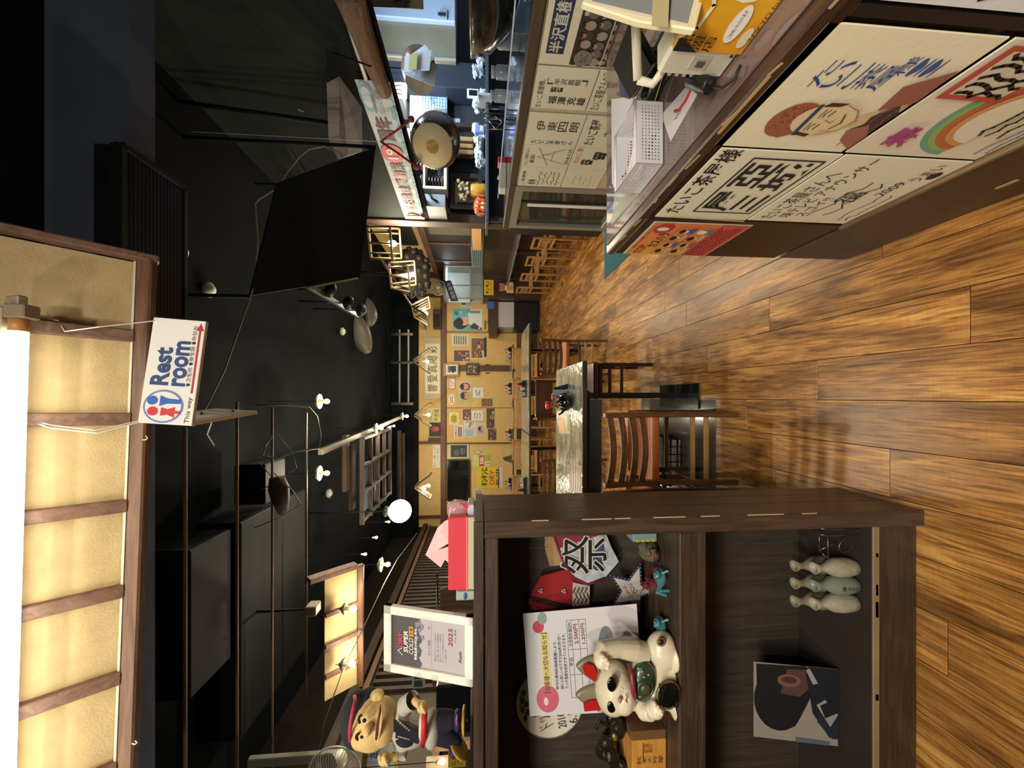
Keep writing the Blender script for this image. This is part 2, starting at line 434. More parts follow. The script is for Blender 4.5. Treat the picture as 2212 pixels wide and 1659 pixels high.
struct('wall_right', MB().box((3.05, 4.75, 0), (3.15, BACK, 3.5)), CREAM)
struct('wall_kitchen', MB().box((2.06, 4.62, 0), (5.2, 4.74, 3.5)), mat('#262b33', .6, var=.12))
struct('wall_kitchen_side', MB().box((5.1, -2.2, 0), (5.2, 4.62, 3.5)), mat('#8d949c', .5))
struct('ceiling', MB().box((-4.2, -2.2, 3.4), (5.2, BACK+.1, 3.5)), BLK)
# dropped bulkhead over the middle of the room, dark soffit at the far end
struct('ceiling_bulkhead', MB().box((-3.2, 1.92, 3.04), (2.4, 2.06, 3.4)), BLUEDK)
struct('ceiling_soffit', MB().box((-3.2, 8.9, 2.93), (3.05, BACK, 3.4)), BLK)
# fascia above the kitchen opening, plane x = 2.05
struct('wall_kitchen_fascia', MB().box((2.05, .9, 2.0), (2.12, 4.62, 3.4)), mat('#1d2120', .8, var=.2, vscale=3, spec=.1), .004)
struct('trim_1', MB().box((2.02, 4.50, 0), (2.12, 4.64, 3.4)), wood('#2e2118', '#433125', 'Z', .5, 3), .006)             # corner post of the kitchen
# timber members on the back wall
def bwall(X0, X1, Y0, Y1, y=BACK):
    a = aty(X0, Y1, y); b = aty(X1, Y0, y); return a, b
mb = MB(); z1 = aty(952.5, 900, BACK).z; z0 = aty(964, 900, BACK).z
mb.box((-3.2, BACK-.1, z0), (3.05, BACK, z1)); struct('trim_2', mb, BEAM, .006)
post = 3
def bpost(Y, wpx, X0, X1, m=BEAMZ, d=.05):
    global post
    a = aty(X0, Y+wpx/2, BACK); b = aty(X1, Y-wpx/2, BACK)
    struct('trim_%d' % post, MB().box((a.x, BACK-d, b.z), (b.x, BACK, a.z)), m, .004); post += 1
bpost(796, 11, 964, 1160, d=.06); bpost(957, 4, 964, 1160); bpost(597, 7, 905, 1160, d=.08); bpost(1112, 10, 905, 1160, d=.08)
bpost(718, 2, 964, 1130, mat('#8c7346', .8), .012); bpost(881, 2, 964, 1130, mat('#8c7346', .8), .012)
bpost(640, 5, 912, 953); bpost(956, 5, 880, 953, d=.07)
struct('baseboard_back', MB().box((-3.2, BACK-.02, 0), (3.05, BACK, .16)), DK)
# brown dado of the back wall under the tables' height
struct('trim_20', MB().box((-3.2, BACK-.03, .16), (2.3, BACK, .52)), mat('#5a4327', .7))
# ---------------------------------------------------------------- eaves: sloping paper soffits on timber battens
PAPER = mat('#b8a274', .9, bump=.2, bscale=160, var=.08, vscale=20)
SL = V((0, -.918, 1.046)).normalized()
def eave(name, label, y, z, x0, x1, batten_x, Ls, skew, bh=.046, lip=True):
    root = thing(name, label, 'canopy', (x1, y, z))
    rr = Matrix.Rotation(skew, 4, 'Z')
    def T(px, s, off=0): # px along the beam, s up the slope, off toward the room below
        n = V((0, -1.046, -.918)).normalized()
        q = V((px-x1, 0, 0))+SL*s+n*off
        return V((x1, y, z))+(rr @ q)
    panels = sorted(batten_x)
    for i in range(len(panels)-1):
        a, b = panels[i], panels[i+1]
        mb = MB(); mb.quad(T(a, 0), T(b, 0), T(b, Ls), T(a, Ls), .012, n=(0, 1, 1)); part(mb, 'panel', PAPER, root)
    for bx in panels[1:-1]:
        mb = MB(); mb.beam(T(bx, 0, .012), T(bx, Ls, .012), .038, .026, (0, -1, -1)); part(mb, 'batten', BEAMY, root, .003)
    mb = MB(); a, b = T(x0-.02, -.02, .02), T(x1+.02, -.02, .02)
    mb.beam(a+V((0, .0, -bh/2+.02)), b+V((0, .0, -bh/2+.02)), .03, bh); part(mb, 'beam', BEAM, root, .005)
    if lip:
        mb = MB(); mb.beam(T(x0, .005, .012), T(x1, .005, .012), .005, .007); part(mb, 'edge_strip', mat('#b9b2a0', .5), root)
    mb = MB(); mb.beam(T(x1+.015, -.05, .02), T(x1+.015, Ls, .02), .022, .05, (0, -1, -1)); part(mb, 'verge_board', BEAMY, root, .004)
    return root, T
BEAMY = wood('#5c4033', '#785a48', 'Y', .55, 3)
# near eave: lower beam line passes X=298 at Y=560 and X=255 at Y=1659, height 2.52
pA = atz(297, 568, 2.52); pB = atz(256, 1600, 2.52)
skw = math.atan2(pA.y-pB.y, pA.x-pB.x)
bat = [pA.x]+[atz(X, Y, 2.52).x for X, Y in ((291, 728), (283, 905), (274, 1091), (265, 1275), (257, 1462), (250, 1655))]+[-1.35, -1.65]
eave1, T1 = eave('paper_soffit_canopy', 'sloping cream paper canopy with brown battens above the lit fluorescent tube', pA.y, pA.z, -1.65, pA.x, bat, .62, skw)
# dark fascia wall standing on the near beam towards the rear
# far eave
pC = atz(771, 1226, 2.5); pD = atz(769, 1482, 2.5)
bat = [pC.x]+[atz(772, Y, 2.5).x for Y in (1300, 1364, 1425)]+[pD.x]
eave2, T2 = eave('small_soffit_canopy', 'small sloping cream paper canopy with two bare bulbs on the far left', pC.y, pC.z, pD.x, pC.x, bat, .27, 0, bh=.05, lip=False)
mb = MB(); mb.beam(pC+V((.03, -.02, .0)), pC+V((.03, -.28, .29)), .04, .09); part(mb, 'verge_board', BEAMY, eave2, .003)
# fluorescent fitting under the near canopy
a = atz(41, 706, 2.60); b = atz(12, 1659, 2.60); d = (b-a).normalized()
tub = thing('fluorescent_lamp', 'long lit fluorescent tube under the cream paper canopy', 'lamp', a)
t0, t1 = a, a+d*1.62
mb = MB(); mb.tube([t0, t1], .017, 16); part(mb, 'tube', emis(TUBEC, TUBE_E), tub)
mb = MB(); mb.tube([t0-d*.02, t0+d*.012], .0185, 16); mb.tube([t1, t1+d*.03], .0185, 16); part(mb, 'end_cap', mat('#c08a4a', .4), tub)
up = V((0, .35, 1)).normalized()
mb = MB(); mb.beam(t0-d*.05+up*.045, t1+d*.05+up*.045, .06, .03); part(mb, 'housing', mat('#b9ab93', .4), tub, .004)
mb = MB(); mb.beam(t0-d*.055-up*.012, t0-d*.055+up*.04, .02, .05, d); mb.beam(t0-d*.02-up*.01, t0-d*.055-up*.01, .04, .05); part(mb, 'socket', mat('#8f8069', .4), tub, .003)
# ---------------------------------------------------------------- restroom sign (L-shaped pair of light boxes on white string)
SY = 1.12
c = [aty(332, 685, SY+.03), aty(297, 913, SY)]
TLp, TRp = c[1], c[0]
BLp = aty(413.5, 920, SY)
Rv = (TRp-TLp); Dv = (BLp-TLp)
sg = thing('restroom_sign', 'white hanging board reading Rest room with red and blue figures', 'sign', (TLp+BLp)/2)
Wh = mat('#e9e6dc', .5)
S = Sheet(sg, 'sign_board', TLp, Rv, Dv, Rv.length, Dv.length, Wh, .012, bevel=.001)
NB, RED, BLU, LBL = '#2b4478', '#cf2e38', '#2a62b0', '#6b84b8'
S.text('Rest', .36, .12, .72, .46, NB, bold=.03); S.text('room', .36, .52, .79, .78, NB, bold=.03)
S.ell(.165, .43, .155, .375, LBL); S.ell(.165, .43, .138, .335, '#e9e6dc', 2)
S.ell(.115, .25, .042, .10, RED, 3); S.ell(.215, .22, .042, .10, BLU, 3)
S.poly([(.075, .40), (.155, .40), (.14, .52), (.165, .66), (.128, .66), (.128, .76), (.102, .76), (.102, .66), (.065, .66), (.09, .52)], RED, 3)
S.poly([(.165, .36), (.265, .36), (.24, .5), (.235, .74), (.195, .74), (.19, .5)], BLU, 3)
S.text('This way', .02, .86, .26, .965, '#3a3a3a'); S.rect(.30, .90, .90, .94, '#b8323a'); S.poly([(.90, .85), (.90, .99), (.975, .92)], '#b8323a')
for i, (t, x) in enumerate((('卫生间', .40), ('衛生間', .60), ('화장실', .80))):
    S.ell(x-.022, .835, .014, .033, '#2b2b2b', 3); S.text(t, x, .79, x+.14, .87, '#3a3a3a')
S.done()
E_ = TLp+V((-.006, .004, 0))
far = V((.018, .30, 0))
S2 = Sheet(sg, 'sign_board', TLp+V((.012, .012, 0)), far, Dv, far.length, Dv.length, Wh, .012)
S2.R = S2.R; S2.text('トイレ', .15, .2, .9, .8, '#222222', bold=-.01); S2.line([(.05, .1), (.95, .1), (.95, .9), (.05, .9)], .003, '#333333', closed=True)
S2.done()
def on_slope(X, Y, off=.03):
    d = ray(X, Y); o = T1(0, 0, off); n = V((0, -1.046, -.918)).normalized(); n = Matrix.Rotation(skw, 3, 'Z') @ n
    t = (o-V((0, 0, H))).dot(n)/d.dot(n); return V((d.x*t, d.y*t, H+d.z*t))
part(MB().tube([TRp+V((-.01, 0, -.005)), aty(215, 706, SY-.05), on_slope(140, 716), on_slope(126, 692, .02), on_slope(103, 690, .012)], .0016, 5), 'string', mat('#e8e2d0', .7), sg)
part(MB().tube([TLp, aty(210, 936, SY-.04), on_slope(110, 925), on_slope(72, 912, .02)], .0016, 5), 'string', mat('#e8e2d0', .7), sg)
part(MB().tube([TLp+V((.004, 0, 0)), aty(205, 930, SY-.045), on_slope(108, 918), on_slope(80, 910, .02)], .0013, 5), 'string', mat('#e8e2d0', .7), sg)
# ================================================================ dark ceiling furniture
def rod(name, pts, r, m, label, cat, group=None, n=8): return solo(name, MB().tube(pts, r, n), m, label, cat, group)
STEEL = mat('#4a4b4c', .35, .8); DST = mat('#26282a', .45, .6)
zr = 2.95
for i, (X, Ya, Yb) in enumerate(((400, 925, 1659), (512, 868, 1659), (588, 880, 1659), (662, 892, 1500))):
    a = atz(X, Ya, zr); b = atz(X, Yb, zr); b.y = a.y
    nm = ('nearest', 'second', 'third', 'farthest')[i]
    rod('ceiling_rod', [a, b], .009, mat('#6a584a', .6), 'thin brown rod across the dark ceiling, %s of four' % nm, 'rod', 'rods under the ceiling')
# boxes and ducts in the dark void on the left
def dbox(name, X0, X1, Y0, Y1, z, dep, h, m, label, cat):
    a = atz(X0, Y0, z); b = atz(X1, Y1, z)
    x0, x1 = sorted((a.x, b.x)); y0, y1 = sorted((a.y, b.y))
    return solo(name, MB().box((x0, y0, z), (x1, y1, 3.4)), m, label, cat, None, .01)
dbox('air_duct', 520, 660, 1130, 1400, 3.1, 0, .25, BLK2, 'long black air duct box under the ceiling beyond the rods', 'duct')
dbox('air_duct', 410, 500, 1190, 1420, 3.1, 0, .25, BLK2, 'short dark duct box under the ceiling left of the restroom sign', 'duct')
a = aty(545, 1010, 2.9)
# roll of lagged pipe
mb = MB(); mb.tube([aty(598, 1030, 3.0), aty(602, 1055, 3.0), aty(606, 1080, 3.0), aty(612, 1110, 3.0)], [.05, .07, .06, .03], 10)
solo('lagged_pipe', mb, mat('#3b3630', .8, bump=.5, bscale=15), 'short lagged grey pipe bent under the ceiling', 'pipe')
a = aty(505, 1010, 3.0)
mb = MB(); mb.box((a.x-.28, 3.0, a.z-.22), (a.x+.02, 3.3, a.z)); solo('speaker_box', mb, BLK2, 'small black speaker box hanging between two ceiling rods', 'speaker', bevel=.008)
# fan-coil grille of slats near the bulkhead
g = thing('ceiling_grille', 'black slatted ventilation grille under the ceiling', 'grille', atz(325, 560, 3.0))
a = atz(256, 668, 3.0); b = atz(392, 448, 3.0)
mb = MB()
for k in range(4):
    pass
mb.beam(V((a.x, a.y, 3.0)), V((b.x+.1, a.y, 3.0)), .03, .05); mb.beam(V((a.x, b.y, 3.0)), V((b.x+.1, b.y, 3.0)), .03, .05)
mb.beam(V((a.x, a.y, 3.0)), V((a.x, b.y, 3.0)), .03, .05); mb.beam(V((b.x+.1, a.y, 3.0)), V((b.x+.1, b.y, 3.0)), .03, .05)
part(mb, 'frame', BLK2, g, .003)
n = 17
for k in range(n):
    yy = a.y+(b.y-a.y)*(k+.5)/n; mb = MB().beam(V((a.x, yy, 3.0)), V((b.x+.1, yy, 3.0)), .012, .03, (0, .5, 1)); part(mb, 'slat', mat('#202429', .4), g)
mb = MB().box((a.x, a.y, 3.02), (b.x+.1, b.y, 3.1)); part(mb, 'backing', BLK, g)
# smoke detectors
for i, (X, Y) in enumerate(((455, 626), (394, 543), (713, 1066), (546, 1480), (742, 716))):
    p = atz(X, Y, 3.36 if i < 2 else (3.3 if i != 4 else 3.34))
    t = thing('smoke_detector', ('white round smoke detector with grey ring beside the long black cable', 'white round detector half hidden by the black grille', 'white round detector right of the middle bulbs', 'white oval detector on the dark ceiling above the doll', 'small pale detector beside the hanging grey fish')[i], 'detector', p)
    part(MB().lathe([(.055, .0), (.055, .02), (.045, .035)], p+V((0, 0, -.0))), 'base', mat('#a9a79e', .5), t)
    part(MB().lathe([(.0, -.025), (.03, -.02), (.038, 0)], p, capb=False), 'dome', mat('#d8d6cc', .4), t)
    part(MB().tube([p+V((0, 0, .03)), V((p.x, p.y, 3.4))], .01, 6), 'stem', BLK2, t)
# ---------------------------------------------------------------- bulbs
SHADE = mat('#6f6c60', .3, .3, alpha=.7)
def pendant(X, Y, c, label, sr=.07, group='bare bulb pendants', watts=BULB_W, top=3.38, br=.022, cord=True, shade=True):
    d = ray(X, Y); p = V((d.x*c, d.y*c, H+d.z*c))
    t = thing('pendant_lamp', label, 'lamp', p, group)
    part(MB().ell(p, (br, br, br*1.15), 12, 8), 'bulb', emis((1, .86, .58), BULB_E), t)
    part(MB().lathe([(br*.55, br*.8), (br*.7, br*1.2), (br*.75, br*3.2), (br*.4, br*3.5)], p, 12, capt=True), 'socket', mat('#c8b98a', .4), t)
    if shade: part(MB().lathe([(sr, br*2.8), (sr*.8, br*3.5), (sr*.35, br*4.2), (.012, br*4.4), (.012, br*4.9), (sr*.3, br*4.5), (sr*.82, br*3.8), (sr*1.02, br*2.9)], p, 20, capb=False), 'shade', SHADE, t)
    if cord: part(MB().tube([p+V((0, 0, br*4.4)), V((p.x, p.y, top))], .003, 5), 'cord', BLK2, t)
    point('bulb_light', p+V((0, 0, -br*1.6)), watts, WARM, .03)
    return t
pendant(706, 867, 3.6, 'lit bulb under an enamel shade, nearest above the aisle and beside the sign')
pendant(706, 1022, 3.6, 'lit bulb under an enamel shade, left of the one above the aisle')
pendant(824, 925, 5.2, 'lit bulb under an enamel shade beside the steel ceiling track')
pendant(838, 1219, 3.9, 'lit bulb under an enamel shade above the pink tissue box')
pendant(764, 1314, 3.15, 'lit bulb under the small paper canopy, the right one', top=2.6, sr=.05, watts=3)
pendant(761, 1434, 3.15, 'lit bulb under the small paper canopy, the left one', top=2.6, sr=.05, watts=3)
pendant(879, 899, 6.8, 'small lit bulb farther along the steel ceiling track', br=.025)
for X, Y, l in ((842, 923, 'left'), (851, 920, 'right')): pendant(X, Y, 6.4, 'tiny white bulb on the ceiling track, the %s of a close pair' % l, watts=1.5, br=.016, shade=False)
for X, Y, c_, l in ((840, 1127, 5, 'beside the white globe'), (813, 1161, 4.6, 'middle of the left spotlights'), (789, 1197, 4.2, 'nearest of the left spotlights')):
    pendant(X, Y, c_, 'small white spotlight %s' % l, watts=1.2, br=.014, shade=False, group='small spotlights on the left')
d = ray(545, 15); p = V((d.x*2.9, d.y*2.9, H+d.z*2.9))
t = thing('track_spotlight', 'bright lit spotlight high on the right near the frame edge', 'lamp', p)
part(MB().lathe([(.03, .0), (.035, .06), (.02, .1)], p, 14, rot=Euler((2.4, 0, 0)).to_matrix()), 'housing', DST, t)
part(MB().ell(p, (.026, .026, .02), 12, 8), 'bulb', emis((.95, .97, 1), 60), t); point('spot_light', p+V((-.03, -.03, -.05)), 2.2, (.95, .97, 1))
part(MB().tube([p, V((p.x, p.y, 3.38))], .01, 6), 'stem', DST, t)
# white globe
d = ray(864, 1104); p = V((d.x*4.4, d.y*4.4, H+d.z*4.4))
t = thing('globe_lamp', 'large round white glowing globe lamp', 'lamp', p)
part(MB().ell(p, .128, 24, 16), 'globe', emis((1, .93, .74), 5.5), t)
part(MB().lathe([(.05, .12), (.06, .16), (.03, .19)], p, 14, capt=True), 'cap', DST, t); part(MB().tube([p+V((0, 0, .18)), V((p.x, p.y, 3.38))], .006, 6), 'cord', BLK2, t)
# long tracks
def track(name, p, q, wd, m, label): return solo(name, MB().beam(p, q, wd, wd*.8), m, label, 'track', 'ceiling tracks', .002)
track('lighting_track', atz(415, -20, 3.0), atz(655, 372, 3.0), .05, DST, 'black lighting track running down the right of the ceiling')
track('lighting_track', atz(664, 616, 3.0), atz(772, 682, 3.0), .05, mat('#7d7f80', .3, .8), 'steel lighting track under the hanging grey fish')
track('lighting_track', atz(818, 550, 2.75), atz(922, 712, 2.75), .035, mat('#6c6b66', .3, .8), 'steel track carrying the lattice lamps on the right')
track('lighting_track', atz(692, 976, 3.0), atz(872, 898, 3.0), .06, mat('#7a766c', .35, .7), 'grey steel track running towards the back wall between the bulbs')
# dark spots on the first track
for i, (X, Y) in enumerate(((645, 229), (725, 404))):
    d = ray(X, Y); c_ = 2.75; p = V((d.x*c_, d.y*c_, H+d.z*c_))
    t = thing('track_spotlight', ('unlit black spotlight with glass front on the right track', 'small unlit spotlight below the black projector board')[i], 'lamp', p)
    part(MB().lathe([(.032, -.03), (.036, 0), (.02, .08), (.012, .1)], p, 14, capt=True), 'housing', DST, t)
    part(MB().lathe([(.0, -.034), (.03, -.032)], p, 14, capb=False), 'lens', mat('#9fb0ab', .1), t)
    part(MB().tube([p+V((0, 0, .09)), V((p.x+.0, p.y, 3.0))], .008, 6), 'stem', DST, t)
for i, (X, Y) in enumerate(((717, 628), (755, 655), (782, 671))):
    d = ray(X, Y); c_ = 3.9+i*.35; p = V((d.x*c_, d.y*c_, H+d.z*c_))
    t = thing('disc_spotlight', 'flat round spotlight on the steel track, %s' % ('nearest', 'middle one', 'farthest, with a bright rim')[i], 'lamp', p, 'disc spotlights')
    R_ = Euler((.9, .3, 0)).to_matrix()
    part(MB().lathe([(.075, 0), (.08, .02), (.05, .05)], p, 18, rot=R_, capt=True), 'housing', DST, t)
    part(MB().lathe([(.0, -.004), (.07, -.004)], p, 18, rot=R_, capb=False), 'lens', mat('#4c4d4a', .2) if i < 2 else emis((1, .95, .8), 1.2), t)
    part(MB().tube([p, V((p.x+.02, p.y+.03, 3.4))], .01, 6), 'stem', DST, t)
# black board hanging on the right
q = [aty(812, 318, 2.75), aty(778, 601, 2.95), aty(540, 640, 2.6), aty(600, 395, 2.45)]
t = thing('projector_board', 'large black panel hung tilted under the ceiling with a steel lower edge', 'panel', q[1])
part(MB().quad(*q, th=.04), 'panel', mat('#080d10', .7, spec=.2), t, .004)
part(MB().beam(aty(665, 621, 2.76), aty(772, 600, 2.94), .014, .02), 'edge_strip', mat('#b8b8b0', .25, .9), t)
part(MB().tube([q[0], V((q[0].x, q[0].y, 3.4))], .012, 6).tube([q[2], V((q[2].x, q[2].y, 3.4))], .012, 6), 'hanger', BLK2, t)
# cables
CB = mat('#6c6a62', .6)
rod('hanging_cable', [aty(X, Y, y) for X, Y, y in ((752, 366, 2.7), (735, 330, 2.7), (700, 316, 2.7), (668, 322, 2.7), (645, 340, 2.7), (620, 372, 2.65), (600, 405, 2.6), (560, 430, 2.6), (551, 440, 2.6), (557, 520, 2.6), (548, 620, 2.6), (520, 700, 2.55), (485, 800, 2.5), (440, 890, 2.4), (418, 920, 2.4))], .005, CB, 'long grey cable looping from the black board down to the restroom sign', 'cable')
rod('hanging_cable', [aty(X, Y, y) for X, Y, y in ((590, 940, 2.9), (575, 960, 2.9), (568, 985, 2.9), (600, 990, 2.9), (640, 975, 2.9), (690, 968, 3.0), (693, 940, 3.1), (685, 900, 3.3), (668, 880, 3.5), (628, 875, 3.6))]+[V((aty(628, 875, 3.6).x, 3.6, 3.399))], .006, mat('#8e8b80', .5), 'pale bent cable hanging between the two middle bulbs', 'cable')
rod('hanging_cable', [aty(X, Y, y) for X, Y, y in ((900, 1152, 5), (880, 1180, 4.6), (858, 1208, 4.2), (830, 1260, 3.9), (790, 1345, 3.5), (740, 1450, 3.2), (700, 1560, 3.0), (680, 1660, 2.9))], .0045, mat('#4b4740', .7), 'pale conduit running along the left wall above the doll', 'cable')
for i, (Xa, Xb, Y) in enumerate(((600, 640, 1000), (560, 610, 1060), (590, 650, 1080))):
    rod('hanging_cable', [aty(Xa, Y-60, 3.0), aty((Xa+Xb)/2+12, Y-20, 3.0), aty(Xb, Y+10, 3.0), aty((Xa+Xb)/2-20, Y+40, 3.0), aty(Xa-40, Y+60, 3.0)], .004, CB, 'thin grey wire tangled around the ceiling rods, %s' % ('nearest the sign', 'the middle one', 'nearest the loft frame')[i], 'cable', 'tangled wires')
rod('hanging_wire', [BLp+V((.01, .10, .01)), aty(448, 938, 1.4), aty(463, 962, 1.4)], .002, mat('#9a9a90', .5), 'short loose wire end below the folded sign', 'wire')
# loft frame with panes behind the globe lamp
lf = thing('loft_frame', 'dark timber grid with small panes under the ceiling on the left', 'frame', atz(810, 1030, 2.85))
z = 2.85; pa, pb_ = atz(782, 1108, z), atz(782, 952, z); pc, pd = atz(842, 1098, z), atz(842, 945, z)
for k in range(5):
    u = k/4; yy = pa.y+(pc.y-pa.y)*u; part(MB().beam(V((-1.55, yy, z)), V((-.5, yy, z)), .03, .05), 'rail', mat('#3a3028', .6), lf)
for k in range(4):
    xx = -1.5+k*.33; part(MB().beam(V((xx, pa.y, z)), V((xx, pc.y, z)), .03, .06), 'stile', mat('#2d2620', .6), lf)
for k in range(2): part(MB().box((-1.45, pa.y+.15+k*.5, z+.03), (-.9, pa.y+.45+k*.5, z+.036)), 'pane', mat('#5b6c78', .3), lf)
# horizontal plank ceiling pieces further back
for i, (X, Y0_, Y1_) in enumerate(((752, 940, 1060), (765, 960, 1100), (865, 930, 1090), (874, 935, 1090), (884, 925, 1090))):
    a = atz(X, Y0_, 3.05); b = atz(X, Y1_, 3.05)
    solo('ceiling_board', MB().box((b.x, a.y-.06, 3.05), (a.x, a.y+.06, 3.1)), mat('#31261c' if i else '#4e3c2a', .6), 'dark board across the ceiling beyond the bulbs', 'board', 'ceiling boards beyond the bulbs')
# hanging ladder-like poles before the scroll
for i, X in enumerate((863, 882)):
    a = aty(X, 712, 8.2); b = aty(X, 873, 8.2); rod('hanging_pole', [a, b], .02, mat('#7d7a70', .5), 'pale horizontal pole hung before the back wall, %s' % ('upper', 'lower')[i], 'pole')
for i, Y in enumerate((722, 783, 872)):
    a = aty(845, Y, 8.2); b = aty(892, Y, 8.2)
    rod('hanging_bracket', [a, b], .03, mat('#4a4136', .6), 'brown hanging bracket holding the two pale poles, %s' % ('right', 'middle', 'left')[i], 'bracket', 'brackets of the pale poles')
# ---------------------------------------------------------------- lattice roof lamps
LAT = mat('#5f4e38', .6); LATD = mat('#4c3f2e', .6)
def latlamp(c, label, ang=0, bulbs=((0, 0),), wdt=.44, bars=5):
    t = thing('lattice_lamp', label, 'lamp', c, 'roof-shaped lattice lamps')
    R_ = Matrix.Rotation(ang, 3, 'Z')
    for sgn in (-1, 1):
        fr = MB(); sl = MB()
        def q(u, v_): return c+R_ @ V((sgn*(.02+u*wdt*.5), (v_-.5)*.34, .26-u*.30))
        fr.beam(q(0, 0), q(1, 0), .022, .022); fr.beam(q(0, 1), q(1, 1), .022, .022); fr.beam(q(0, 0), q(0, 1), .022, .022); fr.beam(q(1, 0), q(1, 1), .022, .022)
        part(fr, 'frame', LAT, t, .002)
        for k in range(bars): part(MB().beam(q(.03, (k+.5)/bars), q(.97, (k+.5)/bars), .018, .012), 'slat', LATD, t)
    part(MB().tube([c+V((0, 0, .26)), V((c.x, c.y, 3.4))], .006, 5), 'cord', BLK2, t)
    for (bx, bz) in bulbs:
        b = c+R_ @ V((bx, 0, bz-.0))
        part(MB().ell(b, .035, 12, 8), 'bulb', emis((1, .82, .5), BULB_E*.6), t)
        part(MB().tube([b+V((0, 0, .03)), b+V((0, 0, .13)), c+V((0, 0, .24))], .012, 6), 'socket', mat('#b8a888', .4), t)
        point('bulb_light', b+V((0, 0, -.07)), 6 if len(bulbs) < 3 else 4, WARM, .04)
def at_c(X, Y, c): d = ray(X, Y); return V((d.x*c, d.y*c, H+d.z*c))
latlamp(at_c(923, 781, 8.0), 'roof-shaped lattice lamp hanging before the calligraphy scroll')
latlamp(at_c(926, 896, 8.0), 'roof-shaped lattice lamp hanging right above the red hand print')
latlamp(at_c(926, 1049, 8.0), 'roof-shaped lattice lamp left of the long white notice', bulbs=((0, 0), (-.05, .09)))
latlamp(at_c(921, 672, 7.6), 'roof-shaped lattice lamp with two bulbs at the end of the steel track', .5, ((-.06, 0), (.06, .05)))
latlamp(at_c(884, 596, 5.4), 'roof-shaped lattice lamp with three bulbs beside the grey fish', 1.1, ((-.08, 0), (.0, .02), (.12, -.03)), .5, 3)
latlamp(at_c(848, 526, 4.5), 'roof-shaped lattice lamp nearest the kitchen', 1.2, ((-.08, 0), (.06, .0)), .5, 3)
# ---------------------------------------------------------------- hanging fish model
GF = mat('#3b3a36', .45, bump=.5, bscale=18, var=.2)
c0 = at_c(893, 590, 6.4)
fs = thing('fish_model', 'big grey hanging fish model with scaly round body behind the lattice lamps', 'ornament', c0)
mb = MB()
mb.ell(c0, (.36, .42, .27), 22, 14)
part(mb, 'body', GF, fs)
mb = MB()
for j in range(6):
    for i in range(9):
        a_ = i*2*PI/9+.3*j; zz = -.22+.085*j; r_ = math.sqrt(max(0, 1-(zz/.27)**2))
        mb.ell(c0+V((.36*r_*math.cos(a_), .42*r_*math.sin(a_), zz)), (.06, .06, .05), 8, 5)
part(mb, 'scale', GF, fs)
part(MB().tube([c0+V((0, 0, .2)), V((c0.x, c0.y, 3.4))], .01, 6), 'hanger', BLK2, fs)
for i, (pts, rs, l) in enumerate((([(752, 678), (765, 700), (780, 730), (795, 762)], [.10, .2, .21, .08], 'long grey hanging lantern of lumpy cloth, the lower one'), ([(772, 642), (785, 660), (795, 685), (798, 705)], [.10, .2, .2, .09], 'shorter grey hanging lantern of lumpy cloth, beside the track'))):
    P0 = [at_c(X, Y, 6.2 if i == 0 else 6.8) for X, Y in pts]; P = []; R2 = []
    for k in range(15):
        u = k/14; a_ = min(int(u*3), 2); f_ = u*3-a_; P.append(P0[a_].lerp(P0[a_+1], f_)); R2.append(.03+.20*math.sin(PI*min(1, u*.92+.06))**.7)
    rs = [r_/.75*.8 for r_ in R2]
    t = thing('hanging_lantern', l, 'lantern', P[1])
    part(MB().tube(P, [r*.75 for r in rs], 14), 'body', mat('#5b5750', .5, bump=.3, bscale=10, var=.15), t); part(MB().tube([P[1], V((P[1].x, P[1].y, 3.4))], .008, 5), 'hanger', BLK2, t)

# pale duct slab beside the fascia, above the banner
t = thing('duct_slab', 'grey slanted duct slab above the banner and black board', 'duct', at_c(760, 260, 2.5))
part(MB().prism([at_c(X, Y, c) for X, Y, c in ((733, 163, 2.3), (783, 232, 2.6), (784, 326, 2.95), (752, 336, 2.95), (733, 290, 2.8))], (.0, .06, .10)), 'slab', mat('#5c5856', .7), t, .004)
part(MB().tube([at_c(758, 260, 2.7)+V((0, .05, .1)), V((at_c(758, 260, 2.7).x, 2.7, 3.4))], .015, 6), 'hanger', BLK2, t)

for X, Y, l in ((318, 950, 'left of the restroom sign'), (295, 1606, 'far left near the doll')):
    p = on_slope(X-10, Y, .055); solo('cup_hook', MB().tube([p, p+V((0, -.004, -.012)), p+V((.006, -.006, -.020)), p+V((.013, -.006, -.014))], .0017, 6), mat('#d9d2c2', .3), 'small white cup hook on the near canopy beam, '+l, 'hook', 'hooks on the canopy beam')
a, b = aty(658, 1333, 3.0), aty(682, 1311, 3.0)
t = thing('cream_junction_box', 'small cream box above the small paper canopy', 'box', a)
part(MB().box((a.x, 3.0, b.z), (b.x, 3.1, a.z)), 'box', mat('#9a937c', .5), t, .006); part(MB().tube([V((a.x+.03, 3.05, a.z)), V((a.x+.03, 3.05, 3.4))], .01, 6), 'stem', BLK2, t)
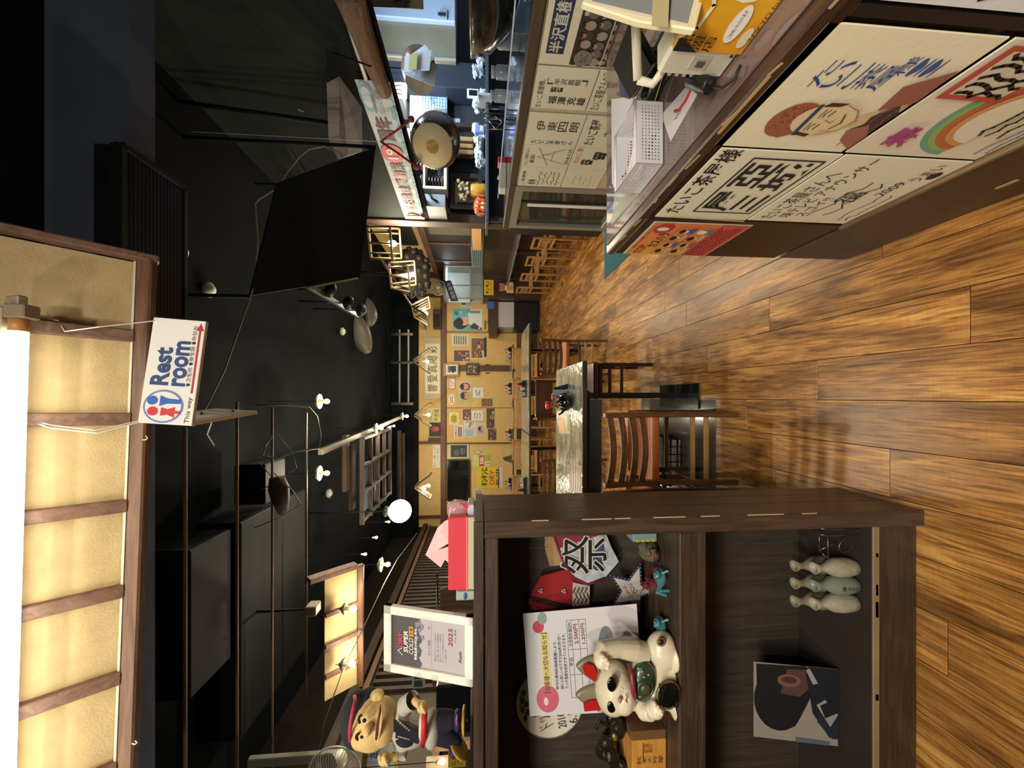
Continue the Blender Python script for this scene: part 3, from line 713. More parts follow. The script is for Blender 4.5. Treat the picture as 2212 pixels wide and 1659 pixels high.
# ================================================================ dark cubby cabinet on the left
FY = 1.1225; X1 = -.364; X0 = -1.55; BY = 1.43
cab = thing('cubby_cabinet', 'dark stained wooden open cabinet filled with ornaments at the left front', 'cabinet', (X1, FY, 0))
SP = wood('#37291f', '#503e30', 'Z', .34, 3.5, c3='#433227')
for ya, yb in ((FY, FY+.12), (FY+.1215, FY+.215), (FY+.2165, BY)): part(MB().box((X1-.05, ya, 0), (X1, yb, 1.41)), 'side_board', SP, cab, .0012)
part(MB().box((X0, FY, 0), (X0+.05, BY, 1.41)), 'side_panel', SP, cab, .003)
part(MB().box((X0-.01, FY-.006, 1.411), (X1+.004, BY+.004, 1.44)), 'top', DK, cab, .002)
part(MB().box((X0+.05, FY+.004, 1.368), (X1-.05, FY+.035, 1.41)), 'top_rail', DK, cab, .002)
part(MB().box((X0+.05, FY+.002, .756), (X1-.05, BY-.01, .8155)), 'shelf', DK, cab, .003)
part(MB().box((X0+.05, FY+.006, .731), (X1-.05, FY+.03, .7555)), 'shelf_rail', DK, cab, .001)
part(MB().box((X0+.05, FY+.01, .145), (X1-.05, BY-.01, .171)), 'bottom_board', mat('#2a211b', .6, var=.15), cab, .002)
part(MB().box((X0+.05, FY+.006, .150), (X1-.05, FY+.0095, .172)), 'front_lip', mat('#8a7656', .5, var=.15), cab, .001)
part(MB().box((X0+.05, FY+.022, 0), (X1-.05, FY+.05, .1445)), 'plinth', DK, cab, .002)
part(MB().box((X0+.04, BY-.012, .1), (X1-.04, BY, 1.4)), 'back_panel', wood('#2e2822', '#3f372f', 'Z', .6, 3), cab)
# worn chips of bare wood along the lip and post edges
mb = MB()
rd = random.Random(3)
for xx, l in ((-.60, .035), (-.655, .05), (-.50, .012), (-.95, .02)):
    mb.beam((xx, FY+.008, .1585), (xx-l, FY+.008, .158), .004, rd.uniform(.006, .014))
for z_, l in ((1.27, .05), (1.12, .09), (1.02, .05), (.9, .1), (.75, .06), (.6, .12), (.42, .05)):
    mb.beam((X1-.001, FY+.001, z_), (X1-.001, FY+.001, z_-l), .003, .003, (0, 1, 0))
part(mb, 'worn_edge', mat('#b39a72', .7), cab)
# ---------------------------------------------------------------- on the cabinet
TZ = 1.4402
def onp(X, Y, y): return aty(X, Y, y)
# framed certificate
yb, yt = 1.18, 1.275
bl, br, tr, tl = aty(1019, 1482, yb), aty(1018, 1335, yb), aty(825, 1298, yt), aty(832, 1434, yt)
bl.z = br.z = TZ; wv = (br-bl); hv = (tl-bl)
wv = V((wv.x, 0, 0)); w_ = .212; h_ = hv.length
fr = thing('framed_certificate', 'white picture frame with a grey 2025 certificate standing on the cabinet', 'picture frame', bl)
Rn = V((1, .0, 0)).normalized(); Dn = (bl-tl).normalized(); Dn = V((0, Dn.y, Dn.z)).normalized()
O = bl-Dn*h_; Nn = Dn.cross(Rn)
FM = wood('#dcd8c8', '#f2efe2', 'Z', .45, 2)
fw = .027
for k, (a, b_) in enumerate(((O, O+Rn*w_), (O+Dn*h_, O+Dn*h_+Rn*w_), (O, O+Dn*h_), (O+Rn*w_, O+Rn*w_+Dn*h_))):
    ins = [Dn*fw/2, -Dn*fw/2, Rn*fw/2, -Rn*fw/2][k]
    part(MB().beam(a+ins, b_+ins, fw, .018, Nn) if k > 1 else MB().beam(a+ins, b_+ins, fw, .018, Nn), 'frame_bar', FM, fr, .002)
S = Sheet(fr, 'certificate', O+Rn*fw+Dn*fw, Rn, Dn, w_-2*fw, h_-2*fw, mat('#b9b0b3', .3), .003)
S.rect(0, 0, 1, .36, '#4d4a49'); rd = random.Random(1)
for i in range(16): S.ell(i/15, .36+.02*math.sin(i*1.7), .06, .035, '#57525a' if i % 2 else '#4d4a49', 2, 12)
for i in range(7): S.ell(rd.uniform(.55, .95), rd.uniform(.34, .44), .05, .02, '#8d8193', 2, 12)
S.text('SUPER', .33, .06, .62, .085, '#b33a33', 3); S.text('DRY', .36, .09, .66, .15, '#d3453c', 3, bold=.02); S.line([(.20, .15), (.28, .085), (.34, .14)], .0025, '#d8d4cc', 3)
S.text('SUPER', .26, .165, .70, .225, '#efeee9', 3, .15, .02); S.text('COLD', .24, .24, .56, .30, '#efeee9', 3, .15); S.rect(.60, .24, .80, .30, '#d99a32', 3); S.text('定番', .62, .25, .78, .29, '#3a2a10', 4)
S.text('最高品質の辛口体験を。', .14, .315, .80, .352, '#f2f0ea', 3, .1, .02)
S.text('たいこ茶屋', .28, .50, .58, .53, '#55504f'); S.text('様', .80, .50, .84, .525, '#55504f'); S.line([(.06, .545), (.92, .545)], .0006, '#8a8585')
for i, t in enumerate(('貴店はアサヒビールが定める、', 'うまい樽生・飲み・楽しみの品質基準を', '満たしたスーパードライを提供する', 'スーパーコールド認定店であることを', 'ここに証明します。')):
    S.text(t, .18, .59+.035*i, .74 if i != 4 else .45, .607+.035*i, '#5a5556')
S.text('2025', .52, .775, .86, .83, '#9c2a33', 3, .15); S.text('代表取締役', .60, .86, .72, .872, '#555'); S.text('署名', .74, .855, .86, .875, '#444')
S.text('Asahi', .22, .91, .44, .95, '#3a3a3a', 3, .2)
S.done('certificate_print')
part(MB().beam(O+Rn*w_*.5+Dn*h_*.2-Nn*.012, V((O.x+w_*.5, yt+.09, TZ+.004)), .04, .004), 'easel_leg', mat('#9a8f7a', .6), fr)
# pink tissue box
yb = 1.24
a = aty(1020, 1274, yb); b = aty(968, 1110, yb); a.z = TZ
tb = thing('tissue_box', 'bright pink tissue box with a white base on the cabinet top', 'tissue box', (a.x, yb, TZ))
hz = b.z-TZ; L_ = .235
part(MB().box((a.x, yb, TZ+.022), (a.x+L_, yb+.12, TZ+hz)), 'box', mat('#d8323f', .45), tb, .003)
part(MB().box((a.x+.001, yb-.001, TZ), (a.x+L_-.002, yb+.12, TZ+.0215)), 'base_band', mat('#cdb79a', .5), tb, .002)
part(MB().beam((a.x, yb-.0015, TZ+.0235), (a.x+L_, yb-.0015, TZ+.0235), .003, .004), 'rim', mat('#ff7c86', .4), tb)
q = [aty(X, Y, yb+.06) for X, Y in ((972, 1126), (950, 1130), (935, 1155), (919, 1199), (932, 1212), (952, 1222), (958, 1211), (972, 1222))]
mb = MB()
def fold(pts, dy):
    mb.prism(pts, (0, .002, 0))
P_ = lambda X, Y, y: aty(X, Y, y)
fold([P_(973, 1122, yb+.05), P_(962, 1125, yb+.05), P_(950, 1148, yb+.04), P_(972, 1172, yb+.035)], 0)
fold([P_(962, 1125, yb+.052), P_(945, 1140, yb+.05), P_(919, 1199, yb+.03), P_(945, 1188, yb+.032), P_(972, 1172, yb+.034)], 0)
fold([P_(919, 1199, yb+.031), P_(945, 1188, yb+.033), P_(972, 1180, yb+.036), P_(972, 1218, yb+.05), P_(961, 1209, yb+.045), P_(952, 1226, yb+.05)], 0)
part(mb, 'tissue', mat('#f0cfcc', .8), tb)
# clear gift bag with pink ribbon to the right of the box
a = aty(1018, 1118, 1.27); a.z = TZ
t = thing('gift_bag', 'clear and pink gift bag tied with a ribbon right of the tissue box', 'bag', a)
PL = mat('#e9bcc6', .15, alpha=.45, coat=.5)
part(MB().box((a.x+.005, 1.262, TZ), (a.x+.045, 1.35, TZ+.022)), 'base', mat('#c9c3c8', .5), t, .003)
mb = MB(); mb.lathe([(.022, 0), (.03, .02), (.031, .045), (.022, .062), (.012, .067)], (a.x+.022, 1.30, TZ+.0222), 14, capt=True); part(mb, 'bag', PL, t)
mb = MB()
for k in range(5): mb.tube([V((a.x+.03, 1.268, TZ+.028)), V((a.x+.036+.004*k, 1.262, TZ+.02+.006*k)), V((a.x+.046, 1.265, TZ+.018+.007*k))], .0022, 5)
part(mb, 'ribbon', mat('#d8486a', .4), t)
# small white tray and blue pouch behind
a = aty(1012, 1290, 1.3); a.z = TZ
t = thing('card_stand', 'small white card stand between tissue box and certificate', 'stand', a)
part(MB().box((a.x, 1.28, TZ), (a.x+.03, 1.30, TZ+.06)), 'board', mat('#b8c4bc', .5), t, .002)
part(MB().ell((a.x+.015, 1.279, TZ+.03), (.012, .003, .006)), 'blue_mark', mat('#3a69a8', .5), t)
# ---------------------------------------------------------------- doll in a happi coat
DY = 1.2
def dp(zx, zy, y=DY): return aty(700+zx/6.703, 1460+zy/6.703, y)
PXM = DY/831*1.0      # metres per pixel at the doll
PZ = PXM/6.703
doll = thing('cloth_doll', 'big-headed felt doll in grey jacket with pink headband on the cabinet', 'doll', (dp(1000, 700).x, DY, TZ))
FELT = mat('#dcbc7c', .95, bump=.35, bscale=300, var=.08, vscale=30); GREY = mat('#b8b3a4', .95, bump=.4, bscale=350, var=.08, vscale=25); NAVY = mat('#12141f', .9, bump=.2, bscale=300)
yr = Matrix.Rotation
def E_(mb, zx, zy, rz, rx, ry, y=DY, rot=None):
    """ellipsoid centred on the doll picture point; rz vertical, rx horizontal (zoom px), ry depth metres"""
    mb.ell(dp(zx, zy, y), (rx*PZ, ry, rz*PZ), 20, 14, rot); return mb
tilt = Matrix.Rotation(math.radians(-6), 3, 'Y')
mb = MB(); E_(mb, 700, 690, 290, 325, .065, rot=tilt); E_(mb, 860, 650, 185, 290, .062, rot=tilt); E_(mb, 560, 720, 190, 290, .055, rot=tilt)
h = part(mb, 'head', FELT, doll); remesh(h, .0035, 8)
for q in ((770, 278, 100, 72, .018, DY+.005), (640, 1035, 95, 42, .016, DY+.01)): remesh(part(E_(MB(), *q), 'ear', FELT, doll), .003, 4)
mb = MB(); E_(mb, 485, 620, 215, 360, .07, DY+.022, tilt); E_(mb, 620, 330, 130, 60, .05, DY+.03); part(mb, 'hair', mat('#26262a', .95, bump=.5, bscale=250), doll)
mb = MB(); pts = []
for k in range(25):
    a_ = PI+PI*k/24
    zx = 350+95*(1-k/24)+ (-35*math.sin(PI*k/24)); pts.append(dp(zx, 1010-725*(k/24), DY+.01-.072*math.sin(PI*k/24)))
pts = [dp(415, 1015, DY+.0), dp(375, 930, DY-.045), dp(372, 800, DY-.065), dp(385, 680, DY-.072), dp(405, 550, DY-.07), dp(432, 430, DY-.058), dp(452, 350, DY-.035), dp(440, 295, DY-.0)]
mb.tube(pts, .0048, 10); part(mb, 'headband', mat('#c23a4c', .8, bump=.6, bscale=200), doll)
mb = MB(); E_(mb, 640, 775, 55, 62, .02, DY-.068); remesh(part(mb, 'nose', FELT, doll), .002, 3)
fy = DY-.0655
mb = MB(); E_(mb, 584, 645, 26, 26, .005, fy-.001); E_(mb, 550, 880, 25, 23, .005, fy+.006); part(mb, 'eye', mat('#0c0c10', .15), doll)
mb = MB(); mb.tube([dp(550, 560, fy+.002), dp(512, 590, fy-.001), dp(500, 630, fy-.003), dp(520, 685, fy-.004)], .0035, 6); mb.tube([dp(505, 835, fy), dp(468, 862, fy+.002), dp(462, 895, fy+.004), dp(490, 925, fy+.008)], .0035, 6); part(mb, 'eyebrow', NAVY, doll)
mb = MB(); pts = [dp(815, 415, fy+.030), dp(812, 520, fy+.010), dp(800, 620, fy+.000), dp(788, 720, fy-.003), dp(775, 820, fy-.002), dp(755, 920, fy+.010), dp(740, 985, fy+.030)]
mb.tube(pts, [.001, .0035, .005, .0065, .006, .004, .001], 8); part(mb, 'mouth', mat('#5a1420', .8), doll)
mb = MB(); mb.tube([p+V((0, -.002, -.006)) for p in pts], [.001, .003, .004, .005, .004, .003, .001], 6); part(mb, 'lip', FELT, doll)
mb = MB(); E_(mb, 1250, 750, 270, 250, .05); E_(mb, 1560, 760, 130, 260, .045); E_(mb, 1150, 560, 110, 140, .04); E_(mb, 1150, 930, 110, 110, .04)
remesh(part(mb, 'jacket', GREY, doll), .004, 5)
mb = MB(); mb.tube([dp(1150, 520, DY-.01), dp(1170, 420, DY-.02), dp(1290, 350, DY-.035)], [.02, .024, .026], 12, cap=False); mb.tube([dp(1110, 960, DY-.0), dp(1110, 1100, DY-.02), dp(1080, 1170, DY-.03)], [.018, .022, .024], 12, cap=False); part(mb, 'sleeve', GREY, doll)
for hx, hy, yy, sc_ in ((1420, 450, DY-.055, 1), (870, 1200, DY-.045, 1.15)):
    mb = MB()
    E_(mb, hx, hy, 70*sc_, 75*sc_, .017, yy)
    for k in range(4): E_(mb, hx+45*sc_-14*k, hy+(55-30*k)*sc_, 26*sc_, 20*sc_, .012, yy-.012)
    E_(mb, hx-55*sc_, hy-20, 24*sc_, 34*sc_, .01, yy-.01)
    mb.tube([dp(1290, 350, DY-.03), dp(1400, 430, DY-.05)] if hx > 1000 else [dp(1060, 1170, DY-.03), dp(900, 1190, DY-.045)], .011, 10)
    remesh(part(mb, 'hand', FELT, doll), .0025, 3)
mb = MB(); E_(mb, 1215, 815, 185, 120, .045, DY-.010); part(mb, 'dark_shirt', NAVY, doll)
mb = MB(); cy = DY-.056
mb.quad(dp(1010, 620, cy+.01), dp(1010, 800, cy), dp(1370, 950, cy), dp(1360, 790, cy-.002), .004); mb.quad(dp(1030, 900, cy), dp(1040, 800, cy), dp(1370, 950, cy), dp(1370, 990, cy+.01), .004)
part(mb, 'lapel', NAVY, doll)
S = Sheet(doll, 'x', dp(1050, 560, cy-.006), (dp(1240, 800, cy)-dp(1060, 640, cy)), (0, 0, -1), .001, .001, NAVY, make=False)
for i in range(6):
    p = dp(1075+30*i, 655+26*i, cy-.0075); S.use('#d8d6cc'); vs, fs, asp = glyphs('波屋茶印元太'[i]); S.mb.add([p+V((x*.0055-.003, 0, y*.0055-.003)) for x, y in vs], fs)
    p = dp(1075+30*i, 880+8*i, cy-.0075); S.mb.add([p+V((x*.004-.002, 0, y*.0055-.003)) for x, y in vs], fs)
S.done('lapel_lettering')
mb = MB(); mb.tube([dp(1460, 520, DY-.03), dp(1450, 640, DY-.058), dp(1445, 780, DY-.062), dp(1440, 900, DY-.05), dp(1430, 1000, DY-.02)], .0085, 8); o = part(mb, 'sash', mat('#c4232a', .6), doll)
mb = MB(); mb.tube([dp(1415, 530, DY-.035), dp(1400, 640, DY-.06), dp(1395, 780, DY-.064), dp(1390, 900, DY-.052), dp(1385, 1000, DY-.02)], .005, 8); part(mb, 'sash_stripe', mat('#d9cdb4', .7), doll)
mb = MB(); mb.tube([dp(1640, 640, DY), dp(1800, 630, DY), dp(1900, 640, DY-.005)], [.03, .027, .023], 14); mb.tube([dp(1640, 830, DY), dp(1800, 890, DY), dp(1900, 950, DY-.0), dp(1940, 1000, DY-.0)], [.03, .027, .022, .018], 14); remesh(part(mb, 'leg', NAVY, doll), .004, 3)
mb = MB(); E_(mb, 1930, 640, 55, 130, .03, DY-.015); E_(mb, 1870, 1080, 60, 75, .022, DY-.01); part(mb, 'shoe', mat('#23204a', .7), doll)
mb = MB(); mb.tube([dp(1925, 570, DY-.05), dp(1915, 640, DY-.052), dp(1925, 710, DY-.05)], .003, 6); part(mb, 'shoe_lace', mat('#a05a86', .7), doll)
mb = MB()
mb.ell(dp(2025, 640, DY-.01), (165*PZ, .045, .008), 20, 10); mb.ell(dp(1960, 1040, DY-.01), (.036, .04, .007), 20, 10, Matrix.Rotation(math.radians(-50), 3, 'Y')); part(mb, 'sandal', mat('#b8923e', .6), doll)
part(MB().box((dp(2100, 800).x, DY-.05, TZ), (dp(2100, 480).x+.02, DY+.06, TZ+.011)), 'stand_base', mat('#15171a', .4), doll, .003)
part(MB().tube([dp(2080, 640, DY+.04), dp(1500, 700, DY+.04)], .004, 8), 'stand_rod', mat('#9a978c', .4, .6), doll)
# ---------------------------------------------------------------- inside the upper compartment
SZ = .8157
def cp(zx, zy, y): return aty(1050+zx/2.9625, 1100+zy/2.9625, y)
# round fan
c_ = cp(410, 1235, 1.405)
t = thing('round_fan', 'white round paper fan dated 2016 standing behind the notice', 'fan', (c_.x, 1.40, c_.z-.15))
Rr = .128
mb = MB(); n = 36
ring = [c_+V((Rr*math.cos(2*PI*i/n)*1.03, 0, Rr*math.sin(2*PI*i/n)*.98)) for i in range(n)]
mb.prism(ring, (0, .002, 0)); part(mb, 'fan_face', mat('#d5cfbc', .7), t)
part(MB().tube(ring, .002, 5, closed=True), 'rim', mat('#8f8a7a', .6), t)
S = Sheet(t, 'x', c_+V((-Rr, -.001, Rr)), RX, RD, 2*Rr, 2*Rr, None, make=False)
S.text('ドッグ', .12, .26, .42, .50, '#a02a30', 2, rot=-.5); S.text('2016.7', .12, .60, .42, .72, '#3b3a36', 2, rot=-.15); S.text('6.11', .18, .76, .40, .88, '#3b3a36', 2, rot=-.2); S.text('み', .34, .84, .50, .98, '#2a3a66', 2)
for i, (x, y) in enumerate(((.3, .14), (.42, .10), (.55, .09), (.66, .12), (.38, .17), (.5, .16))): S.ell(x, y, .045, .025, '#3c5a50' if i % 2 else '#37527a', 2)
S.scrawl(.44, .06, .72, .14, '#31507c', 2, .003, 4)
S.done('fan_lettering')
part(MB().beam(c_+V((0, .001, -Rr)), V((c_.x, 1.40, SZ)), .015, .004), 'handle', mat('#8a6a40', .6), t)
# notice sheet, curved
t = thing('paper_notice', 'large white price notice with pink flowers standing behind the cat', 'notice', cp(1000, 900, 1.28))
O = cp(282, 1325, 1.335); Rr_ = cp(236, 668, 1.335)-O; Dd = cp(1010, 1290, 1.25)-O
S = Sheet(t, 'paper', O, Rr_, Dd, Rr_.length, Dd.length, mat('#c9c5c6', .5), .001)
ang = Rr_.normalized()
S.text('【お客様へ大切なお知らせ】', .22, .15, .80, .20, '#3c3a20', 3); S.rect(.22, .14, .80, .215, '#cdbf78', 1)
S.ell(.16, .17, .13, .10, '#c05a6a', 2); S.ell(.14, .155, .04, .02, '#d8c4c4', 3); S.ell(.86, .13, .06, .05, '#b5384a', 2); S.ell(.94, .17, .06, .04, '#7d9088', 2)
for i, tt in enumerate(('昨今の原材料価格高騰により、', '誠に心苦しいのですが2026年3月1日〜', 'ランチ価格を改定させていただきます。')): S.text(tt, .25, .25+.042*i, .72+.06*(i > 0), .28+.042*i, '#3a383a')
for yy in (.385, .425, .49, .55): S.line([(.16, yy), (.90, yy)], .001, '#504e50')
for xx in (.16, .38, .62, .90): S.line([(xx, .385), (xx, .55)], .001, '#504e50')
S.text('平日', .46, .392, .54, .42, '#3a383a'); S.text('土日祝お盆GW', .65, .392, .88, .42, '#3a383a'); S.text('2,500円', .67, .44, .86, .48, '#8a3a3a'); S.text('1,250円', .67, .505, .86, .54, '#8a3a3a')
S.ell(.62, .72, .2, .07, '#74787a', 1); S.done('notice_print')
# red happi, folded
def cut(name, pts, y, th, m, label, cat, loc=None):
    P = [cp(a, b, y) for a, b in pts]; t = thing(name, label, cat, (P[0].x, y, SZ)); mb = MB().prism(P, (0, th, 0)); part(mb, 'cloth', m, t, .002); return t
HR = mat('#8e1a1e', .9, bump=.2, bscale=200, var=.1)
t = cut('happi_coat', [(350, 430), (520, 385), (560, 455), (668, 490), (662, 650), (318, 665), (272, 600), (300, 520)], 1.385, .012, HR, 'folded dark red festival coat with white swirl crests hung at the back', 'coat')
mb = MB(); mb.prism([cp(a, b, 1.380) for a, b in ((555, 468), (665, 492), (660, 645), (552, 620))], (0, .002, 0)); part(mb, 'hem_band', mat('#a9a39a', .8), t)
mb = MB()
for k in range(4):
    for zx in (570, 595, 620, 645): mb.beam(cp(zx, 500+k*36, 1.378), cp(zx-13+26*(k % 2), 500+(k+1)*36, 1.378), .004, .002)
part(mb, 'lattice_pattern', mat('#53181b', .8), t)
mb = MB(); mb.prism([cp(a, b, 1.379) for a, b in ((280, 560), (290, 590), (560, 650), (660, 655), (560, 620))], (0, .002, 0)); part(mb, 'black_band', mat('#121013', .8), t)
mb = MB()
for zx, zy in ((350, 522), (498, 524)):
    for k in range(3):
        a_ = k*2*PI/3; mb.tube([cp(zx+16*math.sin(a_+j*.5)*(1-.2*j), zy+16*math.cos(a_+j*.5)*(1-.2*j), 1.378) for j in range(4)], [.001, .002, .003, .0035], 5)
part(mb, 'swirl_crest', mat('#b9b3a9', .8), t)
# matsuri fan
P = [(432, 168), (460, 250), (495, 340), (560, 440), (650, 482), (760, 440), (850, 335), (805, 250), (770, 165)]
t = thing('festival_fan', 'blue and white fan with a large black festival character and red edge', 'fan', cp(600, 300, 1.36))
part(MB().prism([cp(a, b, 1.365) for a, b in P], (0, .002, 0)), 'fan_face', mat('#a9adb4', .7, var=.3, vscale=30), t)
mb = MB(); mb.tube([cp(a, b, 1.363) for a, b in P[:6]], .0045, 6); mb.prism([cp(a, b, 1.3635) for a, b in ((440, 165), (470, 250), (720, 168))], (0, .001, 0)); part(mb, 'red_edge', mat('#7a1f2c', .7), t)
a, b = cp(480, 420, 1.362), cp(770, 165, 1.362)
S = Sheet(t, 'x', a, RX, RD, b.x-a.x, a.z-b.z, None, make=False)
S.ell(.28, .8, .2, .12, '#2b3450', 1); S.ell(.6, .85, .25, .1, '#3a4566', 1)
S.otext('祭', 0, 0, 1, 1, '#c4c1ba', '#0d0d10', 2, .0045); S.done('character')
# wooden prayer plaque with cord
t = thing('prayer_plaque', 'small pale wooden prayer plaque hanging from a cord at the back', 'plaque', cp(430, 260, 1.39))
part(MB().prism([cp(a, b, 1.392) for a, b in ((378, 172), (376, 250), (408, 366), (495, 358), (480, 170))], (0, .006, 0)), 'board', wood('#8a6c45', '#a58558', 'X', .6, 3), t, .001)
part(MB().tube([cp(385, 245, 1.39), cp(250, 240, 1.39), cp(140, 250, 1.39), cp(128, 215, 1.39)], .0015, 5).ell(cp(132, 225, 1.395), .006), 'cord', mat('#5a3d22', .8), t)
# star pennant
sc = cp(935, 520, 1.345)
t = thing('star_board', 'star-shaped board with navy dotted border and red handwriting', 'ornament', (sc.x, 1.345, SZ))
def star(R1, r1, y, rot=.62): return [V((sc.x+(R1 if k % 2 == 0 else r1)*math.sin(rot+k*PI/5), y, sc.z+(R1 if k % 2 == 0 else r1)*math.cos(rot+k*PI/5))) for k in range(10)]
part(MB().prism(star(.105, .045, 1.345), (0, .003, 0)), 'border', mat('#141c3c', .7), t); part(MB().prism(star(.086, .036, 1.343), (0, .002, 0)), 'face', mat('#b9b1aa', .7), t)
mb = MB(); s1 = star(.0985, .0425, 1.3435)
for i in range(10):
    for j in range(5): mb.ell(s1[i].lerp(s1[(i+1) % 10], j/5)+V((0, .001, 0)), (.002, .001, .002), 6, 4)
part(mb, 'dot', mat('#a9a7a0', .7), t)
S = Sheet(t, 'x', sc+V((-.05, -.0025, .05)), RX, RD, .1, .1, None, make=False)
S.text('THANK', .2, .25, .75, .38, '#7c2c2c', 1, rot=-.6); S.text('YOU', .35, .42, .78, .58, '#7c2c2c', 1, rot=-.6); S.scrawl(.15, .45, .6, .85, '#3a3540', 3, .001, 2); S.done('handwriting')
# tin, monkey-ish shell figure, leaves, frogs, cat, boxes
t = thing('patterned_tin', 'small pale blue and yellow boxed souvenir in the right corner of the shelf', 'box', (cp(1000, 180, 1.25).x, 1.25, SZ))
a = cp(1205, 205, 1.25); b = cp(940, 145, 1.25)
part(MB().box((a.x, 1.25, SZ+.012), (X1-.0515, 1.31, b.z)), 'box', mat('#6f8d92', .5), t, .003)
mb = MB()
for k in range(4): mb.box((a.x+.001, 1.2485, SZ+.02+.018*k), (a.x+.012, 1.2495, SZ+.032+.018*k))
part(mb, 'yellow_print', mat('#a79b3c', .5), t)
t2 = thing('rush_basket', 'small woven straw ornament behind the tin in the shelf corner', 'ornament', (cp(850, 200, 1.33).x, 1.33, SZ))
part(MB().lathe([(.028, 0), (.033, .05), (.02, .12), (.012, .16)], (X1-.085, 1.34, SZ), 16, capt=True), 'body', mat('#7c6444', .8, bump=.6, bscale=80), t2); part(MB().tube([V((X1-.085, 1.34, SZ+.16)), V((X1-.11, 1.33, SZ+.13)), V((X1-.12, 1.32, SZ+.08))], .002, 5), 'cord', mat('#6b4a2a', .8), t2)
t = thing('moss_ornament', 'olive moss ball ornament with a wrinkled round nut face', 'ornament', (cp(1060, 290, 1.27).x, 1.27, SZ))
mb = MB(); c_ = cp(1080, 285, 1.27); mb.ell(c_+V((0, .02, .0)), (.036, .03, .048)); mb.ell(c_+V((0, .01, -.03)), (.03, .028, .03)); mb.ell(c_+V((.018, .02, .03)), (.018, .02, .02)); part(floorclamp(mb, SZ), 'body', mat('#55523a', .95, bump=1, bscale=60, var=.3, vscale=40), t)
mb = MB(); mb.ell(cp(1062, 290, 1.238), (.019, .009, .019))
for k in range(5): a_ = k*2*PI/5; mb.tube([cp(1062, 290, 1.229), cp(1062+30*math.cos(a_), 290+30*math.sin(a_), 1.231), cp(1062+45*math.cos(a_+.4), 290+45*math.sin(a_+.4), 1.234)], .003, 6)
part(mb, 'nut_face', mat('#6b5040', .7), t)
t = thing('red_leaves', 'cluster of dark red artificial maple leaves below the star', 'decoration', (cp(1080, 480, 1.24).x, 1.24, SZ))
rd = random.Random(5)
for k in range(9):
    c_ = cp(1045+rd.uniform(-25, 60), 445+rd.uniform(-55, 65), 1.235+.01*k/3); n = 10; ph = rd.uniform(0, 6)
    part(MB().prism([c_+V(((.020 if j % 2 == 0 else .008)*math.cos(ph+2*PI*j/n), rd.uniform(-.002, .002), (.020 if j % 2 == 0 else .008)*math.sin(ph+2*PI*j/n))) for j in range(n)], (0, .001, 0)), 'leaf', mat('#4e1016' if k % 2 else '#6a1a1e', .7), t)
part(MB().tube([V((c_.x, 1.25, SZ+.004)), cp(1045, 440, 1.25)], .004, 6), 'stem', mat('#3a2418', .8), t)
TEAL = mat('#3f7478', .25, coat=.5)
for i, (zx, zy, s_) in enumerate(((1200, 430, 1), (1212, 735, .95))):
    c_ = cp(zx, zy, 1.21); t = thing('ceramic_frog', ('teal glazed ceramic frog with raised legs, right of the star', 'teal glazed ceramic frog sitting right behind the cat')[i], 'figurine', (c_.x, 1.21, SZ))
    c_.z = SZ+.02; mb = MB(); mb.ell(c_, (.03*s_, .024, .018*s_)); mb.ell(c_+V((.014, -.012, .016)), (.016, .014, .012)); mb.ell(c_+V((.02, -.018, .027)), .005); mb.ell(c_+V((.008, -.018, .027)), .005)
    mb.tube([c_+V((-.02, -.01, 0)), c_+V((-.035, -.022, .012)), c_+V((-.03, -.03, -.016))], .006, 8); mb.tube([c_+V((.02, -.015, 0)), c_+V((.032, -.025, -.016))], .005, 8); mb.tube([c_+V((-.025, .0, .004)), c_+V((-.045, -.01, .016)), c_+V((-.05, -.02, -.012))], .007, 8)
    remesh(part(floorclamp(mb, SZ), 'body', TEAL, t), .002, 3)
# beckoning cat
CY = 1.19
def kp(zx, zy, y=CY): return aty(1050+zx/2.9625, 1100+zy/2.9625, y)
KZ = CY/831/2.9625
cat = thing('beckoning_cat', 'white ceramic beckoning cat with one paw raised and black spots', 'figurine', (kp(1240, 1000).x, CY, SZ))
CW = mat('#d8cdb0', .3, coat=.35, var=.07, vscale=20)
def K(mb, zx, zy, rz, rx, ry, y=CY, rot=None): mb.ell(kp(zx, zy, y), (rx*KZ, ry, rz*KZ), 22, 14, rot); return mb
mb = MB(); K(mb, 812, 1142, 118, 166, .062, CY-.01, Matrix.Rotation(.12, 3, 'Y')); K(mb, 860, 1160, 88, 130, .064, CY-.018); K(mb, 900, 1195, 34, 50, .03, CY-.052)
K(mb, 1070, 1060, 150, 165, .06, CY+.005); K(mb, 1150, 1080, 95, 200, .062, CY+.005)
K(mb, 1130, 905, 108, 125, .045, CY-.015); K(mb, 1205, 960, 30, 80, .03, CY-.04)
mb.tube([kp(1010, 920, CY-.01), kp(935, 895, CY-.02), kp(840, 885, CY-.032), kp(745, 900, CY-.045), kp(725, 950, CY-.055)], [.034, .035, .028, .026, .022], 14)
K(mb, 735, 965, 45, 50, .026, CY-.06)
mb.tube([kp(990, 1240, CY-.02), kp(1020, 1290, CY-.04), kp(1060, 1300, CY-.06)], [.03, .03, .024], 14); K(mb, 1085, 1275, 50, 60, .026, CY-.06); K(mb, 1210, 1290, 25, 60, .03, CY-.03)
for k, (a, b) in enumerate(((735, 925), (755, 945), (770, 970), (765, 1000))): K(mb, a+10, b+10, 18, 14, .012, CY-.078)
for k, (a, b) in enumerate(((1075, 1240), (1095, 1258), (1112, 1280), (1118, 1300))): K(mb, a, b, 14, 15, .012, CY-.082)
remesh(part(floorclamp(mb, SZ), 'body', CW, cat), .003, 5)
EG = mat('#7c7358', .4, coat=.3)
